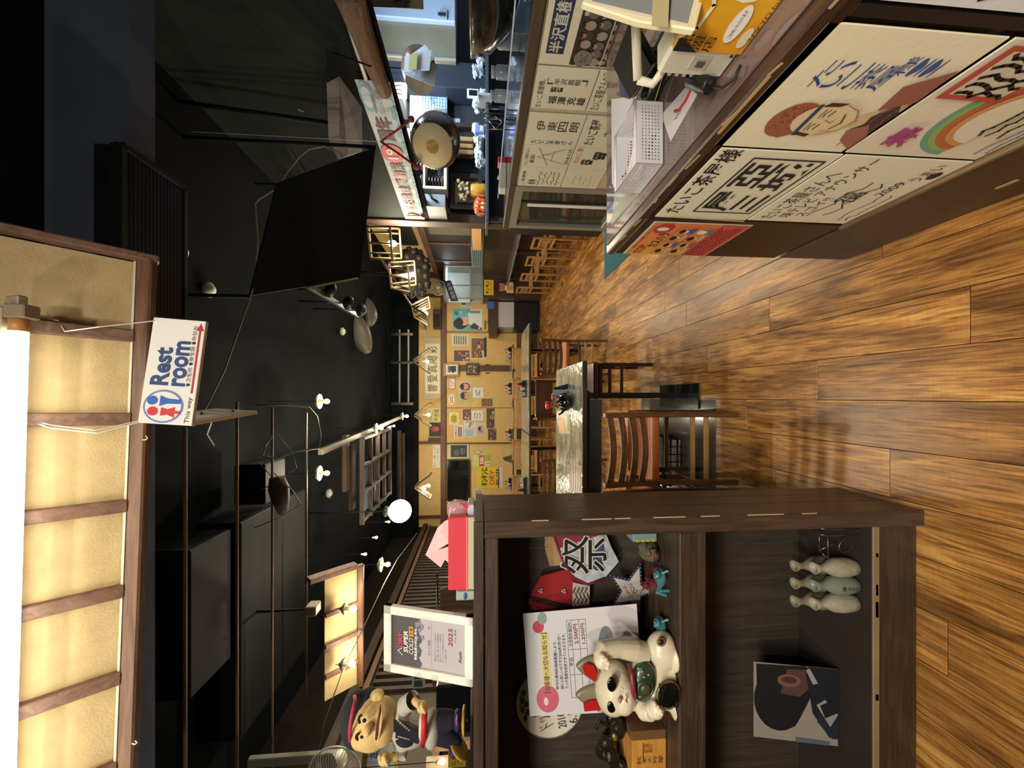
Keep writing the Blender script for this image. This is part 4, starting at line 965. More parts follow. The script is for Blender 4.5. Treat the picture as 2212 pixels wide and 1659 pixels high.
for tip, b0, b1 in (((592, 1185), (700, 1110), (735, 1290)), ((595, 1000), (705, 925), (700, 1105))):
    mb = MB(); mm = [(b0[0]+b1[0])/2, (b0[1]+b1[1])/2]
    for j in range(18):
        u = j/17; K(mb, mm[0]+(tip[0]-mm[0])*u, mm[1]+(tip[1]-mm[1])*u, 24, 88*(1-u)**.5+6, .020*(1-u*.5), CY+.0)
    remesh(part(mb, 'ear', EG, cat), .0025, 8)
mb = MB()
for pts in (((625, 1250), (630, 1295), (735, 1285), (700, 1222), (660, 1232)), ((618, 1010), (630, 1055), (700, 1108), (712, 1050), (690, 1000), (650, 990))):
    mb.prism([kp(a, b, CY-.024) for a, b in pts], (0, .006, 0))
part(mb, 'inner_ear', mat('#b01c1c', .4, coat=.3), cat)
mb = MB()
for zx, zy, rx in ((806, 1120, 46), (806, 1262, 38)): K(mb, zx, zy, 31, rx, .006, CY-.071 if zy < 1200 else CY-.063)
part(mb, 'eye', mat('#07080a', .1, coat=.8), cat)
mb = MB()
for zx, zy, rx in ((806, 1120, 44), (806, 1262, 36)):
    mb.tube([kp(zx+30*math.sin(a_), zy+(rx+4)*math.cos(a_), (CY-.073 if zy < 1200 else CY-.064)+.003*abs(math.cos(a_))) for a_ in [2*PI*k/18 for k in range(18)]], .0013, 5, closed=True)
part(mb, 'eye_rim', mat('#7a5a22', .5), cat)
mb = MB(); K(mb, 856, 1222, 14, 17, .006, CY-.083); part(mb, 'nose', mat('#b4716a', .4), cat)
mb = MB(); mb.tube([kp(893, 1180, CY-.078), kp(905, 1205, CY-.083), kp(893, 1222, CY-.084), kp(905, 1240, CY-.080), kp(893, 1262, CY-.072)], .0012, 5)
for a, b in ((868, 1140), (862, 1165), (878, 1150), (880, 1170), (870, 1275), (878, 1262)): mb.ell(kp(a, b, CY-.079 if b < 1200 else CY-.074), .0014, 6, 4)
part(mb, 'mouth', mat('#5a3a26', .5), cat)
mb = MB(); mb.tube([kp(915, 985, CY-.045), kp(935, 1080, CY-.07), kp(945, 1170, CY-.072), kp(945, 1240, CY-.05)], .008, 8); part(mb, 'collar', mat('#7a2430', .4), cat)
mb = MB(); mb.ell(kp(1005, 1100, CY-.045), (150*KZ*.86, .025, 82*KZ), 20, 12, Matrix.Rotation(.1, 3, 'Y')); part(mb, 'bib', mat('#28402c', .4, coat=.3), cat)
mb = MB()
for a, b in ((975, 1020), (1000, 1040), (1010, 1075), (985, 1200), (1040, 1060)): mb.ell(kp(a, b, CY-.069), (.0035, .002, .0035), 8, 5)
part(mb, 'flower_spot', mat('#b98a7c', .5), cat)
mb = MB(); mb.lathe([(.0, .006), (.012, .006), (.0165, .0), (.0165, -.005)], kp(1020, 1152, CY-.077), 22, Matrix.Rotation(PI/2, 3, 'X'), capb=False); mb.tube([kp(1020+48*math.sin(a_), 1152+48*math.cos(a_), CY-.079) for a_ in [2*PI*k/24 for k in range(24)]], .0016, 5, closed=True); part(mb, 'bell', mat('#4d5136', .35, .3), cat)
mb = MB(); mb.ell(kp(1165, 1190, CY-.068), (92*KZ, .012, 82*KZ), 22, 12, Matrix.Rotation(.3, 3, 'Y')); part(floorclamp(mb, SZ), 'coin_rim', mat('#6b6440', .4), cat)
mb = MB(); mb.ell(kp(1168, 1190, CY-.074), (78*KZ, .012, 68*KZ), 22, 12, Matrix.Rotation(.3, 3, 'Y'))
for k in range(7): mb.tube([kp(1110+20*k, 1115+8*k, CY-.083), kp(1120+18*k, 1190, CY-.087), kp(1108+20*k, 1255+2*k, CY-.083)], .0022, 5)
part(floorclamp(mb, SZ), 'coin', mat('#14140f', .35, .4), cat)
for (a, b, y_, r_) in ((865, 916, CY-.0515, .011), (1120, 850, CY-.0525, .0125)):
    part(MB().ell(kp(a, b, y_+.004), (r_*1.15, .008, r_*1.15)), 'brown_spot', mat('#8f6a2e', .35, coat=.3), cat); part(MB().ell(kp(a, b, y_), (r_*.75, .006, r_*.75)), 'black_spot', mat('#120f0c', .35, coat=.3), cat)
# bronze figure, wooden boxes
t = thing('bronze_dragon', 'dark gnarled bronze beast ornament lying on wooden box behind the cat', 'figurine', cp(930, 1480, 1.27))
mb = MB(); rd = random.Random(9)
for k in range(26): u = k/25; mb.ell(cp(800+50*math.sin(u*9)+20*rd.uniform(-1, 1), 1330+360*u, 1.27+.02*math.sin(k)), (.022+.008*rd.random(), .02, .018+.01*rd.random()), 10, 7)
mb.ell(cp(850, 1390, 1.26), (.03, .03, .022)); mb.tube([cp(780, 1380, 1.25), cp(720, 1350, 1.24), cp(705, 1400, 1.24)], .008, 8); mb.tube([cp(870, 1450, 1.24), cp(820, 1430, 1.235), cp(800, 1470, 1.235)], .01, 8)
remesh(part(mb, 'body', mat('#2e2a20', .35, .5, bump=1, bscale=40), t), .003, 1)
part(MB().ell(cp(822, 1455, 1.232), (.014, .008, .01)), 'gold_patch', mat('#8a7a48', .4, .5), t)
a = cp(1245, 1462, 1.21); b = cp(930, 1700, 1.21)
t = thing('wooden_gift_box', 'pale wooden gift box with printed characters beside the cat', 'box', (a.x, 1.21, SZ))
hz = cp(935, 1462, 1.21).z
part(MB().box((a.x-.2, 1.21, SZ), (a.x, 1.33, hz)), 'box', wood('#b77f35', '#c98f42', 'X', .55, 3), t, .002)
part(MB().box((a.x-.0, 1.212, SZ), (a.x+.028, 1.33, hz+.004)), 'box_end', mat('#6a4a26', .6), t, .002)
S = Sheet(t, 'x', V((a.x-.2, 1.2098, hz)), RX, RD, .2, hz-SZ, None, make=False)
S.text('純米大吟醸', .62, .12, .74, .9, '#5f3d18', 1, vert=True); S.text('壽', .36, .25, .55, .6, '#6b4220', 1, bold=.03); S.text('結界', .80, .3, .95, .6, '#7a4c20', 1); S.rows(.65, .30, .97, .36, 1, '#6a451c', 3, l=1); S.text('●', .67, .86, .7, .9, '#6a2018', 1); S.done('box_print')
t = thing('wooden_block', 'dark brown wooden box behind the gift box under the bronze beast', 'box', (cp(1240, 1380, 1.34).x, 1.34, SZ))
part(MB().box((a.x-.19, 1.332, SZ), (a.x+.05, 1.40, hz+.004)), 'box', wood('#4a331e', '#5d4226', 'X', .6, 3), t, .002); part(MB().box((a.x-.19, 1.331, hz-.02), (a.x+.05, 1.3318, hz-.012)), 'lid_joint', mat('#20150d', .7), t)
# ---------------------------------------------------------------- lower compartment
LZ = .1722
STN = mat('#9a9682', .5, bump=.3, bscale=60, var=.15, vscale=30)
def tokkuri(X, Y, label, m=STN):
    p = atz(X, Y, LZ); p.y = max(p.y, FY+.06)
    t = thing('sake_flask', label, 'flask', p, 'pottery sake flasks')
    prof = [(.020, 0), (.026, .006), (.030, .03), (.031, .06), (.027, .085), (.016, .104), (.0115, .116), (.012, .128), (.019, .146), (.0175, .147), (.010, .128), (.009, .115)]
    part(MB().lathe(prof, p, 22), 'body', m, t); return t, p
base = [(1855, 1300, 1.22), (1855, 1261, 1.22), (1855, 1223, 1.22)]
LAB = {0: 'front left', 1: 'front middle', 2: 'front right'}
for i, Y in enumerate((1303, 1264, 1226)):
    c_ = 1.28; x = (857-Y)/831*c_; p = V((x, 1.19, LZ))
    t = thing('sake_flask', ('plain grey sake flask, front left of the group', 'grey sake flask with dark stamped mark, front middle', 'plain grey sake flask, front right by the wire stand')[i], 'flask', p, 'pottery sake flasks')
    prof = [(.021, 0), (.027, .006), (.0305, .03), (.031, .06), (.027, .085), (.016, .104), (.0115, .116), (.012, .128), (.0195, .147), (.0178, .148), (.010, .128), (.009, .115)]
    part(MB().lathe(prof, p, 22), 'body', STN if i != 1 else mat('#76806f', .35, coat=.3, var=.1), t)
    if i == 1:
        S = Sheet(t, 'x', p+V((-.008, -.0318, .075)), RX, RD, .016, .06, None, make=False); S.ell(.5, .12, .45, .11, '#1c1f24', 1); S.text('Σ', .2, .05, .8, .18, '#7b8470', 2); S.text('酒造元', .15, .3, .85, .95, '#1c1f24', 1, vert=True); S.done('stamp')
    q_ = V((x*1.045+.004, 1.258, LZ))
    t = thing('sake_flask', ('brownish sake flask, rear left of the group', 'brownish sake flask, rear middle', 'dark sake flask, rear right behind the wire stand')[i], 'flask', q_, 'pottery sake flasks')
    part(MB().lathe([(a_, b_*1.07) for a_, b_ in prof], q_, 22), 'body', mat('#857c66', .5, bump=.3, bscale=60, var=.15), t)
t = thing('wire_stand', 'thin chrome wire stand beside the sake flasks', 'stand', (-.44, 1.19, LZ))
WR = mat('#8f8f94', .25, .9)
mb = MB()
for (Xa, Ya, Yb, y_) in ((1769, 1148, 1189, 1.2), (1788, 1149, 1206, 1.18), (1859, 1146, 1184, 1.2), (1880, 1147, 1198, 1.18)):
    a = aty(Xa, Ya, y_); b = aty(Xa+1, Yb, y_); mb.tube([a, b], .0013, 6)
mb.tube([aty(1769, 1189, 1.2), aty(1788, 1206, 1.18)], .0013, 6); mb.tube([aty(1859, 1184, 1.2), aty(1880, 1198, 1.18)], .0013, 6)
c_ = aty(1828, 1176, 1.2); mb.tube([c_+V((.026*math.cos(a_), 0, .024*math.sin(a_)-.01*math.cos(a_))) for a_ in [2*PI*k/20 for k in range(20)]], .0013, 6, closed=True)
mb.tube([aty(1769, 1189, 1.2), aty(1795, 1178, 1.19), aty(1806, 1170, 1.2)], .0013, 6)
for xx in (-.435, -.455): mb.tube([V((xx, 1.17, LZ)), V((xx, 1.17, LZ+.12)), V((xx, 1.2, LZ+.14))], .0013, 6)
part(mb, 'wire', WR, t)
# portrait photograph card
a = aty(1628, 1591, 1.30); b = aty(1840, 1430, 1.27)
t = thing('photo_card', 'photograph of a dark-haired man in suit seen from behind, lower shelf', 'photograph', (a.x, 1.28, LZ))
Dd = V((0, -.06, -(a.z-LZ-.01))); S = Sheet(t, 'card', a, (1, 0, 0), Dd, b.x-a.x, Dd.length, mat('#8a8478', .35), .002, lift=.0008)
S.poly([(0, .08), (.1, .05), (.9, .12), (1, .3), (1, .9), (.93, .92), (.85, .8), (.55, .72), (.1, .6)][::-1] if False else [(.98, .03), (1, .62), (.86, .80), (.66, .70), (.5, .64), (.2, .5), (.12, .3), (.3, .1), (.6, .04)], '#0c0c10', 1)
S.ell(.52, .30, .40, .30, '#0b0b0f', 2); S.poly([(.62, .32), (.95, .40), (.96, .66), (.80, .74), (.6, .55)], '#4d3330', 3); S.ell(.80, .42, .085, .14, '#6e4a42', 4); S.ell(.81, .42, .045, .09, '#3f2824', 5)
S.poly([(.9, .62), (1, .64), (1, 1), (.3, 1), (.1, .9), (.4, .7)], '#10161e', 4); S.poly([(.78, .70), (.96, .62), (.99, .66), (.8, .76)], '#8d8d8a', 5); S.poly([(.3, .75), (.55, .78), (.5, 1), (.1, 1), (.1, .92)], '#16222c', 5)
S.poly([(.25, .9), (.52, .74), (.60, .84), (.42, .99)], '#8a8880', 6); S.poly([(.36, .84), (.52, .78), (.60, .92), (.45, .99)], '#11151b', 7); S.poly([(0, .5), (.06, .5), (.05, .9), (0, .9)], '#4b5a66', 2)
S.done('photo_print')
# ================================================================ register counter on the right
CX = .54; CZ = .955
ctr = thing('register_counter', 'dark brown register counter covered with autograph cards at the right front', 'counter', (CX, 1.4, 0))
part(MB().box((CX+.012, -.3, .0), (1.22, 1.385, .925)), 'body', wood('#2c1e15', '#40301f', 'Z', .45, 3), ctr, .003)
part(MB().box((CX-.008, -.3, CZ-.032), (1.28, 1.405, CZ-.004)), 'top', wood('#35211a', '#4d3426', 'Y', .3, 3, coat=.3), ctr, .004)
part(MB().box((CX+.02, .3, CZ-.0035), (1.24, 1.39, CZ)), 'glass_mat', mat('#6d5a55', .12, coat=.8, var=.25, vscale=5), ctr, .001)
part(MB().box((CX-.006, -.3, .0), (CX+.012, 1.39, .275)), 'kick_board', wood('#32221a', '#443024', 'Y', .4, 3), ctr, .002)
part(MB().box((CX-.012, -.3, .2752), (CX+.012, 1.13, .292)), 'ledge', wood('#5d4a35', '#8c7454', 'Y', .5, 3), ctr, .002)
part(MB().box((CX-.006, 1.115, .2925), (CX+.012, 1.395, .9225)), 'stile', wood('#241810', '#362619', 'Z', .4, 3), ctr, .002)
part(MB().box((CX-.004, .0, .905), (CX+.012, 1.114, .9225)), 'top_rail', wood('#26140c', '#38200f', 'Y', .4, 3), ctr, .001)
part(MB().box((CX-.003, .485, .2925), (CX+.012, .503, .904)), 'stile', mat('#17120f', .5), ctr, .001)
mb = MB(); rd = random.Random(11)
for k in range(9): y = .35+.11*k+rd.uniform(-.02, .02); mb.beam((CX-.0085, y, CZ-.006-rd.random()*.01), (CX-.0085, y+rd.uniform(.02, .07), CZ-.007-rd.random()*.008), .002, .004)
mb.beam((CX-.009, .60, CZ-.012), (CX-.009, .74, CZ-.014), .002, .006); mb.beam((CX-.0065, 1.10, .86), (CX-.0065, 1.11, .62), .002, .003); mb.box((CX-.0085, .84, .10), (CX-.0065, .88, .109))
part(mb, 'worn_edge', mat('#a98c60', .7), ctr)
LY, LD = (0, -1, 0), (0, 0, -1)
INK = '#23211f'
def card(name, y1, y0, z1, z0, label, m='#e0d9c0', x=CX-.003, group='autograph cards on the register counter', cat='autograph card'):
    t = thing(name, label, cat, (x, y1, z1), group)
    return Sheet(t, 'card', (x-.001, y1, z1), LY, LD, y1-y0, z1-z0, mat(m, .5, bump=.05, bscale=60), .003, bevel=.0006)
S = card('autograph_card', 1.108, .790, .902, .618, 'autograph card lettered with a square maze-like seal, upper left on the counter front')
S.text('たいこ茶屋様', .10, .03, 1.0, .20, INK, 2, bold=.01)
for a, b in (((.14, .33), (.14, .93)), ((.14, .93), (.92, .93)), ((.92, .93), (.92, .33)), ((.14, .33), (.92, .33))): S.line([a, b], .005, INK)
S.text('屋', .17, .37, .50, .64, INK, 3, bold=.02); S.text('亞', .55, .36, .88, .62, INK, 3, bold=.02); S.text('三', .18, .66, .46, .88, INK, 3, bold=.02); S.text('城', .52, .64, .90, .90, INK, 3, bold=.02)
S.done('handwriting')
S = card('autograph_card', 1.105, .790, .612, .298, 'autograph card with rows of scribbled handwriting, lower left on the counter front')
S.text('たいこ茶屋さんへ', .06, .06, .80, .20, INK, 2); S.text('味テレビ アナウンサー', .10, .22, .98, .34, INK, 2); S.text('スゴイ!!', .12, .36, .45, .46, INK, 2)
S.scrawl(.15, .45, .75, .72, INK, 2, .0035, 4); S.text('福', .38, .48, .56, .66, INK, 3); S.text('2009', .52, .74, .72, .82, INK, 2); S.text('うまい', .74, .78, .95, .88, INK, 2); S.scrawl(.08, .80, .60, .96, INK, 2, .0025, 8); S.ell(.82, .92, .05, .04, INK); S.done('handwriting')
S = card('autograph_card', .782, .512, .925, .632, 'cream card with a coloured pencil portrait of a smiling man in a headband', '#e4dabb')
S.text('たいこ茶屋', .60, .20, .80, .66, '#2b4486', 2, vert=True); S.text('様!!', .72, .62, .86, .86, '#39518c', 2, vert=True)
S.poly([(.13, .38), (.30, .24), (.47, .40), (.45, .45), (.17, .45)], '#8a4a36', 2); S.ell(.31, .36, .17, .15, '#9a5a42', 2)
rd = random.Random(2)
for k in range(50): S.ell(.31+.14*rd.uniform(-1, 1), .36+.11*rd.uniform(-1, .5), .004, .004, '#3a211a', 3, 6)
S.ell(.34, .56, .16, .20, '#d9c49a', 4); S.ell(.47, .56, .03, .05, '#c9a87c', 3); S.poly([(.18, .45), (.48, .42), (.485, .445), (.185, .478)], '#27445c', 6)
S.poly([(.19, .46), (.22, .46), (.20, .58), (.17, .56)], '#4a2a22', 5); S.poly([(.46, .45), (.50, .48), (.50, .60), (.47, .56)], '#4a2a22', 5)
for d in (-.065, .065): S.line([(.34+d-.035, .525), (.34+d, .515), (.34+d+.035, .53)], .0018, '#4a3020', 6); S.line([(.34+d-.025, .555), (.34+d+.03, .56)], .0022, '#1d1815', 6); S.line([(.34+d-.04, .50), (.34+d+.04, .495)], .002, '#6a4a30', 6)
S.line([(.35, .56), (.325, .62), (.36, .625)], .0016, '#8a5a38', 6); S.line([(.27, .66), (.33, .69), (.41, .65)], .003, '#7a3a28', 6); S.line([(.24, .60), (.25, .68)], .0012, '#9a6a40', 6); S.line([(.20, .60), (.26, .73), (.36, .77), (.45, .70), (.49, .60)], .0018, '#a8743c', 6)
S.poly([(.30, .76), (.40, .76), (.46, .86), (.26, .86)], '#cdb187', 3); S.poly([(.25, .80), (.33, .86), (.40, .84), (.52, .92), (.44, .99), (.18, .97)], '#3d3431', 4)
S.poly([(.16, .84), (.26, .80), (.33, .90), (.22, .99), (.06, .99)], '#9c6255', 5); S.poly([(.46, .82), (.66, .78), (.80, .97), (.55, .99)], '#93584c', 5); S.line([(.47, .83), (.60, .96)], .002, '#5a342c', 6); S.scrawl(.10, .86, .62, .99, '#a84a44', 2, .002, 4, 6)
S.done('portrait_drawing')
S = card('autograph_card', .782, .512, .622, .304, 'card painted with a rainbow and pink character under the portrait card', '#dcd2ba')
for r, c_ in ((.42, '#6f9c86'), (.38, '#8cab62'), (.34, '#b8653c'), (.29, '#c9905a'), (.25, '#dcd2ba')): S.poly([(.46+r*math.cos(a_), .66-r*.9*math.sin(a_)) for a_ in [PI*(k/16) for k in range(17)]][::1], c_, 1+int((.42-r)*50))
S.text('寿', .12, .10, .34, .30, '#a8407a', 9, bold=.03); S.poly([(.60, .02), (.98, .02), (.98, .50), (.60, .42)], '#b34a3c', 9); S.poly([(.64, .06), (.95, .06), (.95, .45), (.64, .38)], '#c9bfaa', 10)
S.scrawl(.62, .08, .95, .42, '#2b1f18', 5, .007, 5, 11, True); S.scrawl(.30, .60, .80, .82, '#3d3a26', 3, .006, 6, 12); S.scrawl(.12, .84, .9, .96, '#4a5a8c', 2, .004, 7, 12); S.done('painting')
S = card('autograph_card', .478, .22, .930, .60, 'white card with black scribbles at the bottom right corner of the picture', '#d8d6d8')
S.scrawl(.02, .45, .5, .9, INK, 3, .004, 12, vert=True); S.scrawl(.1, .2, .6, .4, INK, 2, .003, 13); S.done('handwriting')
# orange harassment poster on the stile
t = thing('orange_poster', 'orange cartoon poster taped to the end of the register counter', 'poster', (CX-.007, 1.39, .9))
S = Sheet(t, 'paper', (CX-.0075, 1.392, .893), LY, LD, .262, .318, mat('#d9cfb8', .35), .0008, lift=.0005)
for k in range(10): S.rect(.02+.096*k, .02, .02+.096*(k+1), .98, ('#e0a63a', '#e0a040', '#df9a42', '#de9444', '#dd8e46', '#dc8a48', '#db864a', '#da824a', '#d97e4a', '#d87a4a')[k], 1)
S.text('たいこ茶屋でお客様に安心して', .04, .03, .90, .065, '#6a3418', 3); S.text('STOP!', .05, .09, .34, .19, '#a83224', 3, bold=.02); S.text('カスハラ', .28, .17, .72, .29, '#3b2418', 3, bold=.02)
S.poly([(.78, .07), (.90, .07), (.97, .12), (.97, .20), (.90, .25), (.78, .25), (.71, .20), (.71, .12)], '#b83a30', 3); S.ell(.83, .155, .05, .06, '#e6ddd0', 4)
for i in range(2):
    for j in range(2):
        x0, y0 = .06+.42*j, .31+.19*i; S.line([(x0, y0), (x0+.42, y0), (x0+.42, y0+.19), (x0, y0+.19)], .0012, '#7a3418', 3, True)
        S.ell(x0+.12, y0+.07, .055, .045, '#e6bd98', 4); S.ell(x0+.11, y0+.05, .06, .035, '#1e1916', 5); S.ell(x0+.3, y0+.09, .05, .045, '#e9c8a6' if (i, j) != (1, 1) else '#ece6dc', 4); S.ell(x0+.31, y0+.065, .055, .03, '#1e1916' if (i, j) != (1, 1) else '#ece6dc', 5)
        S.rect(x0+.24, y0+.13, x0+.38, y0+.188, ('#3564b4', '#3564b4', '#b44a50', '#3f8a86')[i*2+j], 4); S.rect(x0+.04, y0+.145, x0+.2, y0+.17, '#ece6dc', 6); S.rows(x0+.05, y0+.15, x0+.19, y0+.165, 1, '#4a342a', i+j, l=7)
S.rect(.02, .70, .98, .98, '#c9504a', 3); S.rows(.05, .72, .95, .96, 6, '#6b201c', 4, .55, 4); S.done('poster_print')
# papers, basket and devices on the counter
Zc = CZ+.0005
def flat(name, pts, m, label, cat, z=Zc, th=.0006):
    P = [atz(X, Y, z) for X, Y in pts]; t = thing(name, label, cat, P[0])
    if (P[1]-P[0]).cross(P[2]-P[0]).z < 0: P = P[::-1]
    part(MB().prism(P, (0, 0, th)), 'sheet', m, t); return t, P
flat('white_paper', [(1321, 214), (1322, 395), (1326, 404), (1352, 380), (1375, 208)], mat('#d5d5d8', .6), 'white sheet of paper behind the plastic basket', 'paper')
flat('menu_sheet', [(1320, 487), (1388, 410), (1400, 300), (1330, 400)], mat('#b9b6a4', .25, coat=.5, var=.15), 'pale printed menu sheet under the glass at the counter corner', 'paper')
t, P = flat('card_leaflet', [(1429, 248), (1449, 306), (1507, 203), (1483, 187)], mat('#cfc8c2', .4, coat=.3), 'small white payment leaflet with red printed ribbon beside the basket', 'leaflet')
mb = MB(); mb.tube([atz(X, Y, Zc+.001) for X, Y in ((1458, 240), (1466, 239), (1474, 228), (1482, 218), (1488, 205), (1492, 197))], .0035, 6); part(mb, 'red_ribbon_print', mat('#b5262c', .5), t)
a = atz(1462, 255, Zc+.001); S = Sheet(t, 'x', atz(1456, 258, Zc+.0008), (atz(1468, 236, Zc)-atz(1456, 258, Zc)), (atz(1466, 262, Zc)-atz(1456, 258, Zc)), .04, .012, None, make=False); S.text('VISA', 0, 0, 1, 1, '#3a3a40', 1); S.done('print')
flat('folded_flyer', [(1334, 150), (1341, 208), (1360, 214), (1362, 182)], mat('#37406a', .4), 'dark blue folded flyer behind the black tablet', 'leaflet', Zc+.001)
# plastic basket: real holes
bk = thing('plastic_basket', 'translucent white perforated plastic basket holding a marker pen', 'basket', (.665, 1.0, Zc))
BP = mat('#d9d6d8', .3, alpha=.82, coat=.2)
bx0, bx1, by0, by1, bh = .592, .752, .945, 1.085, .075
def pwall(p, u, n, m_, rad=.0028):
    """perforated wall: square cells, each with an octagonal hole"""
    p, u = V(p), V(u); L_ = u.length; u.normalize(); up = V((0, 0, 1)); cw = L_/n; ch = bh/m_; mb = MB(); nn = u.cross(up)
    for i in range(n):
        for j in range(m_):
            o = p+u*(i*cw)+up*(j*ch); c = o+u*cw/2+up*ch/2
            if 1 <= j <= m_-3 and 1 <= i <= n-2:
                sq = [o, o+u*cw/2, o+u*cw, o+u*cw+up*ch/2, o+u*cw+up*ch, o+u*cw/2+up*ch, o+up*ch, o+up*ch/2]
                ho = [c+u*(rad*math.cos(a_))+up*(rad*math.sin(a_)) for a_ in [(-3+k)*PI/4 for k in range(8)]]
                mb.add(sq+ho, [(k, (k+1) % 8, 8+(k+1) % 8, 8+k) for k in range(8)])
            else: mb.add([o, o+u*cw, o+u*cw+up*ch, o+up*ch], [(0, 1, 2, 3)])
    o = part(mb, 'side_wall', BP, bk); s_ = o.modifiers.new('thick', 'SOLIDIFY'); s_.thickness = .0016; return o
pwall((bx0, by1, Zc), (0, by0-by1, 0), 17, 9); pwall((bx0, by0, Zc), (bx1-bx0, 0, 0), 19, 9); pwall((bx1, by0, Zc), (0, by1-by0, 0), 17, 9); pwall((bx1, by1, Zc), (bx0-bx1, 0, 0), 19, 9)
part(MB().box((bx0, by0, Zc), (bx1, by1, Zc+.002)), 'bottom', BP, bk)
part(MB().tube([(bx0, by0, Zc+bh), (bx1, by0, Zc+bh), (bx1, by1, Zc+bh), (bx0, by1, Zc+bh)], .0035, 6, closed=True), 'rim', mat('#e2dfe0', .3), bk)
t = thing('marker_pen', 'dark marker pen lying in the plastic basket', 'pen', (bx0+.05, .96, Zc+.01))
p, q = V((bx0+.02, 1.055, Zc+.014)), V((bx0+.09, .965, Zc+.014)); part(MB().tube([p, q], .006, 12), 'barrel', mat('#1b2136', .35), t); part(MB().tube([p.lerp(q, .45), p.lerp(q, .52)], .0064, 12), 'label_band', mat('#a8b0c0', .4), t)
t = thing('receipt', 'white receipt slip standing in the plastic basket', 'paper', (bx0+.03, 1.03, Zc)); part(MB().quad((bx0+.012, 1.06, Zc+.004), (bx0+.10, .955, Zc+.004), (bx0+.10, .955, Zc+.06), (bx0+.012, 1.06, Zc+.06), .0006), 'slip', mat('#dcdad6', .6), t)
# black tablet on arm
A, B, C = atz(1326, 139, 1.04), atz(1364, 214, 1.0), atz(1362, 46, 1.085)
t = thing('black_tablet', 'black tablet computer with dark glossy screen on the counter', 'tablet', B)
D = B+(C-A); nn = (B-A).cross(C-A).normalized(); nn = nn if nn.z > 0 else -nn
part(MB().quad(A, B, D, C, .012, -nn), 'case', mat('#101214', .35), t, .002)
cc = (A+B+C+D)/4; part(MB().quad(*[cc+(p-cc)*.97+nn*.004 for p in (A, B, D, C)], th=.0006), 'screen', mat('#030405', .6, spec=.05), t)
part(MB().beam(cc-nn*.012, V((cc.x+.03, cc.y, Zc)), .05, .012), 'stand', mat('#1a1c1e', .4), t, .002); part(MB().box((cc.x-.05, cc.y-.05, Zc), (cc.x+.09, cc.y+.05, Zc+.008)), 'base', mat('#1a1c1e', .4), t, .002)
# card reader
p = atz(1436, 185, Zc); t = thing('card_reader', 'small black card reader with a yellow-green stripe', 'card reader', p)
Rm = Matrix.Translation(p) @ Matrix.Rotation(.55, 4, 'Z')
part(MB().box((-.0, -.045, 0), (.06, .05, .035), Rm), 'body', mat('#14161a', .25, coat=.5), t, .004); part(MB().box((-.0008, -.045, .012), (-.0, .05, .014), Rm), 'stripe', mat('#a8b83c', .4), t); part(MB().box((.01, -.03, .0352), (.04, .03, .0362), Rm), 'display', mat('#060708', .1, coat=1), t)
# white printer-like device with vents, hub, button
wx, wy0, wy1 = .617, .655, .712
t = thing('payment_terminal', 'white wall-shaped payment device with grey button and vent slots', 'terminal', (wx, wy1, Zc))
WD = mat('#cfc9b4', .4)
part(MB().box((wx, wy1-.057, Zc), (wx+.055, wy1, 1.085)), 'body', WD, t, .006)
part(MB().box((wx-.0022, wy1-.045, 1.0), (wx, wy1-.018, 1.035)), 'button_plate', mat('#b8b19a', .4), t, .001); part(MB().box((wx-.004, wy1-.038, 1.008), (wx-.0022, wy1-.025, 1.024)), 'button', mat('#57584f', .4), t, .001)
for k in range(7): part(MB().box((wx+.01, wy1, Zc+.02+.015*k), (wx+.05, wy1+.012, Zc+.026+.015*k)), 'vent_fin', WD, t)
part(MB().ell((wx-.001, wy1-.05, Zc+.012), (.001, .003, .003), 8, 6), 'screw', mat('#22221f', .4), t)
part(MB().tube([(wx+.02, wy1+.01, 1.065), (wx+.02, wy1+.045, 1.07), (wx+.03, wy1+.05, 1.10)], .008, 12), 'arm', WD, t); part(MB().tube([(wx+.03, wy1+.05, 1.10), (wx+.12, wy1-.02, 1.135)], .009, 12), 'arm', WD, t)
# yellow sign
t = thing('yellow_sign', 'orange and yellow shop sign board with white outlines at the counter edge', 'sign', (.61, .59, Zc))
S = Sheet(t, 'board', (.612, .652, 1.083), LY, LD, .27, .126, mat('#d59a1f', .4), .012, bevel=.001)
for k in range(6): S.rect(k/6*.5, 0, (k+1)/6*.5, 1, ('#d8921c', '#d8961c', '#d99b1e', '#daa020', '#dba522', '#dcaa24')[k], 1)
S.ell(.62, .55, .30, .42, '#e9e2b8', 2); S.ell(.62, .53, .27, .37, '#c9b31e', 3); S.ell(.85, .2, .2, .24, '#e9e2b8', 2); S.ell(.85, .2, .17, .19, '#d8b422', 3)
S.line([(.42, .30), (.55, .36), (.60, .48), (.70, .44)], .006, '#e9e2b8', 4); S.line([(.1, .0), (.16, .16), (.30, .20), (.38, .1)], .006, '#e9e2b8', 4)
S.text('加盟店', .01, .04, .12, .52, '#2c2410', 5, vert=True); S.ell(.20, .66, .12, .11, '#e9e4d8', 4); S.text('ご利用いただけます', .11, .63, .29, .68, '#4a3a20', 5); S.ell(.12, .88, .07, .07, '#d9cdb0', 4)
S.text('TOKYO fm', .10, .93, .36, .99, '#4a3413', 5); S.poly([(0, 0), (.09, 0), (.09, .05), (0, .35)], '#141a26', 4)
S.done('sign_print')
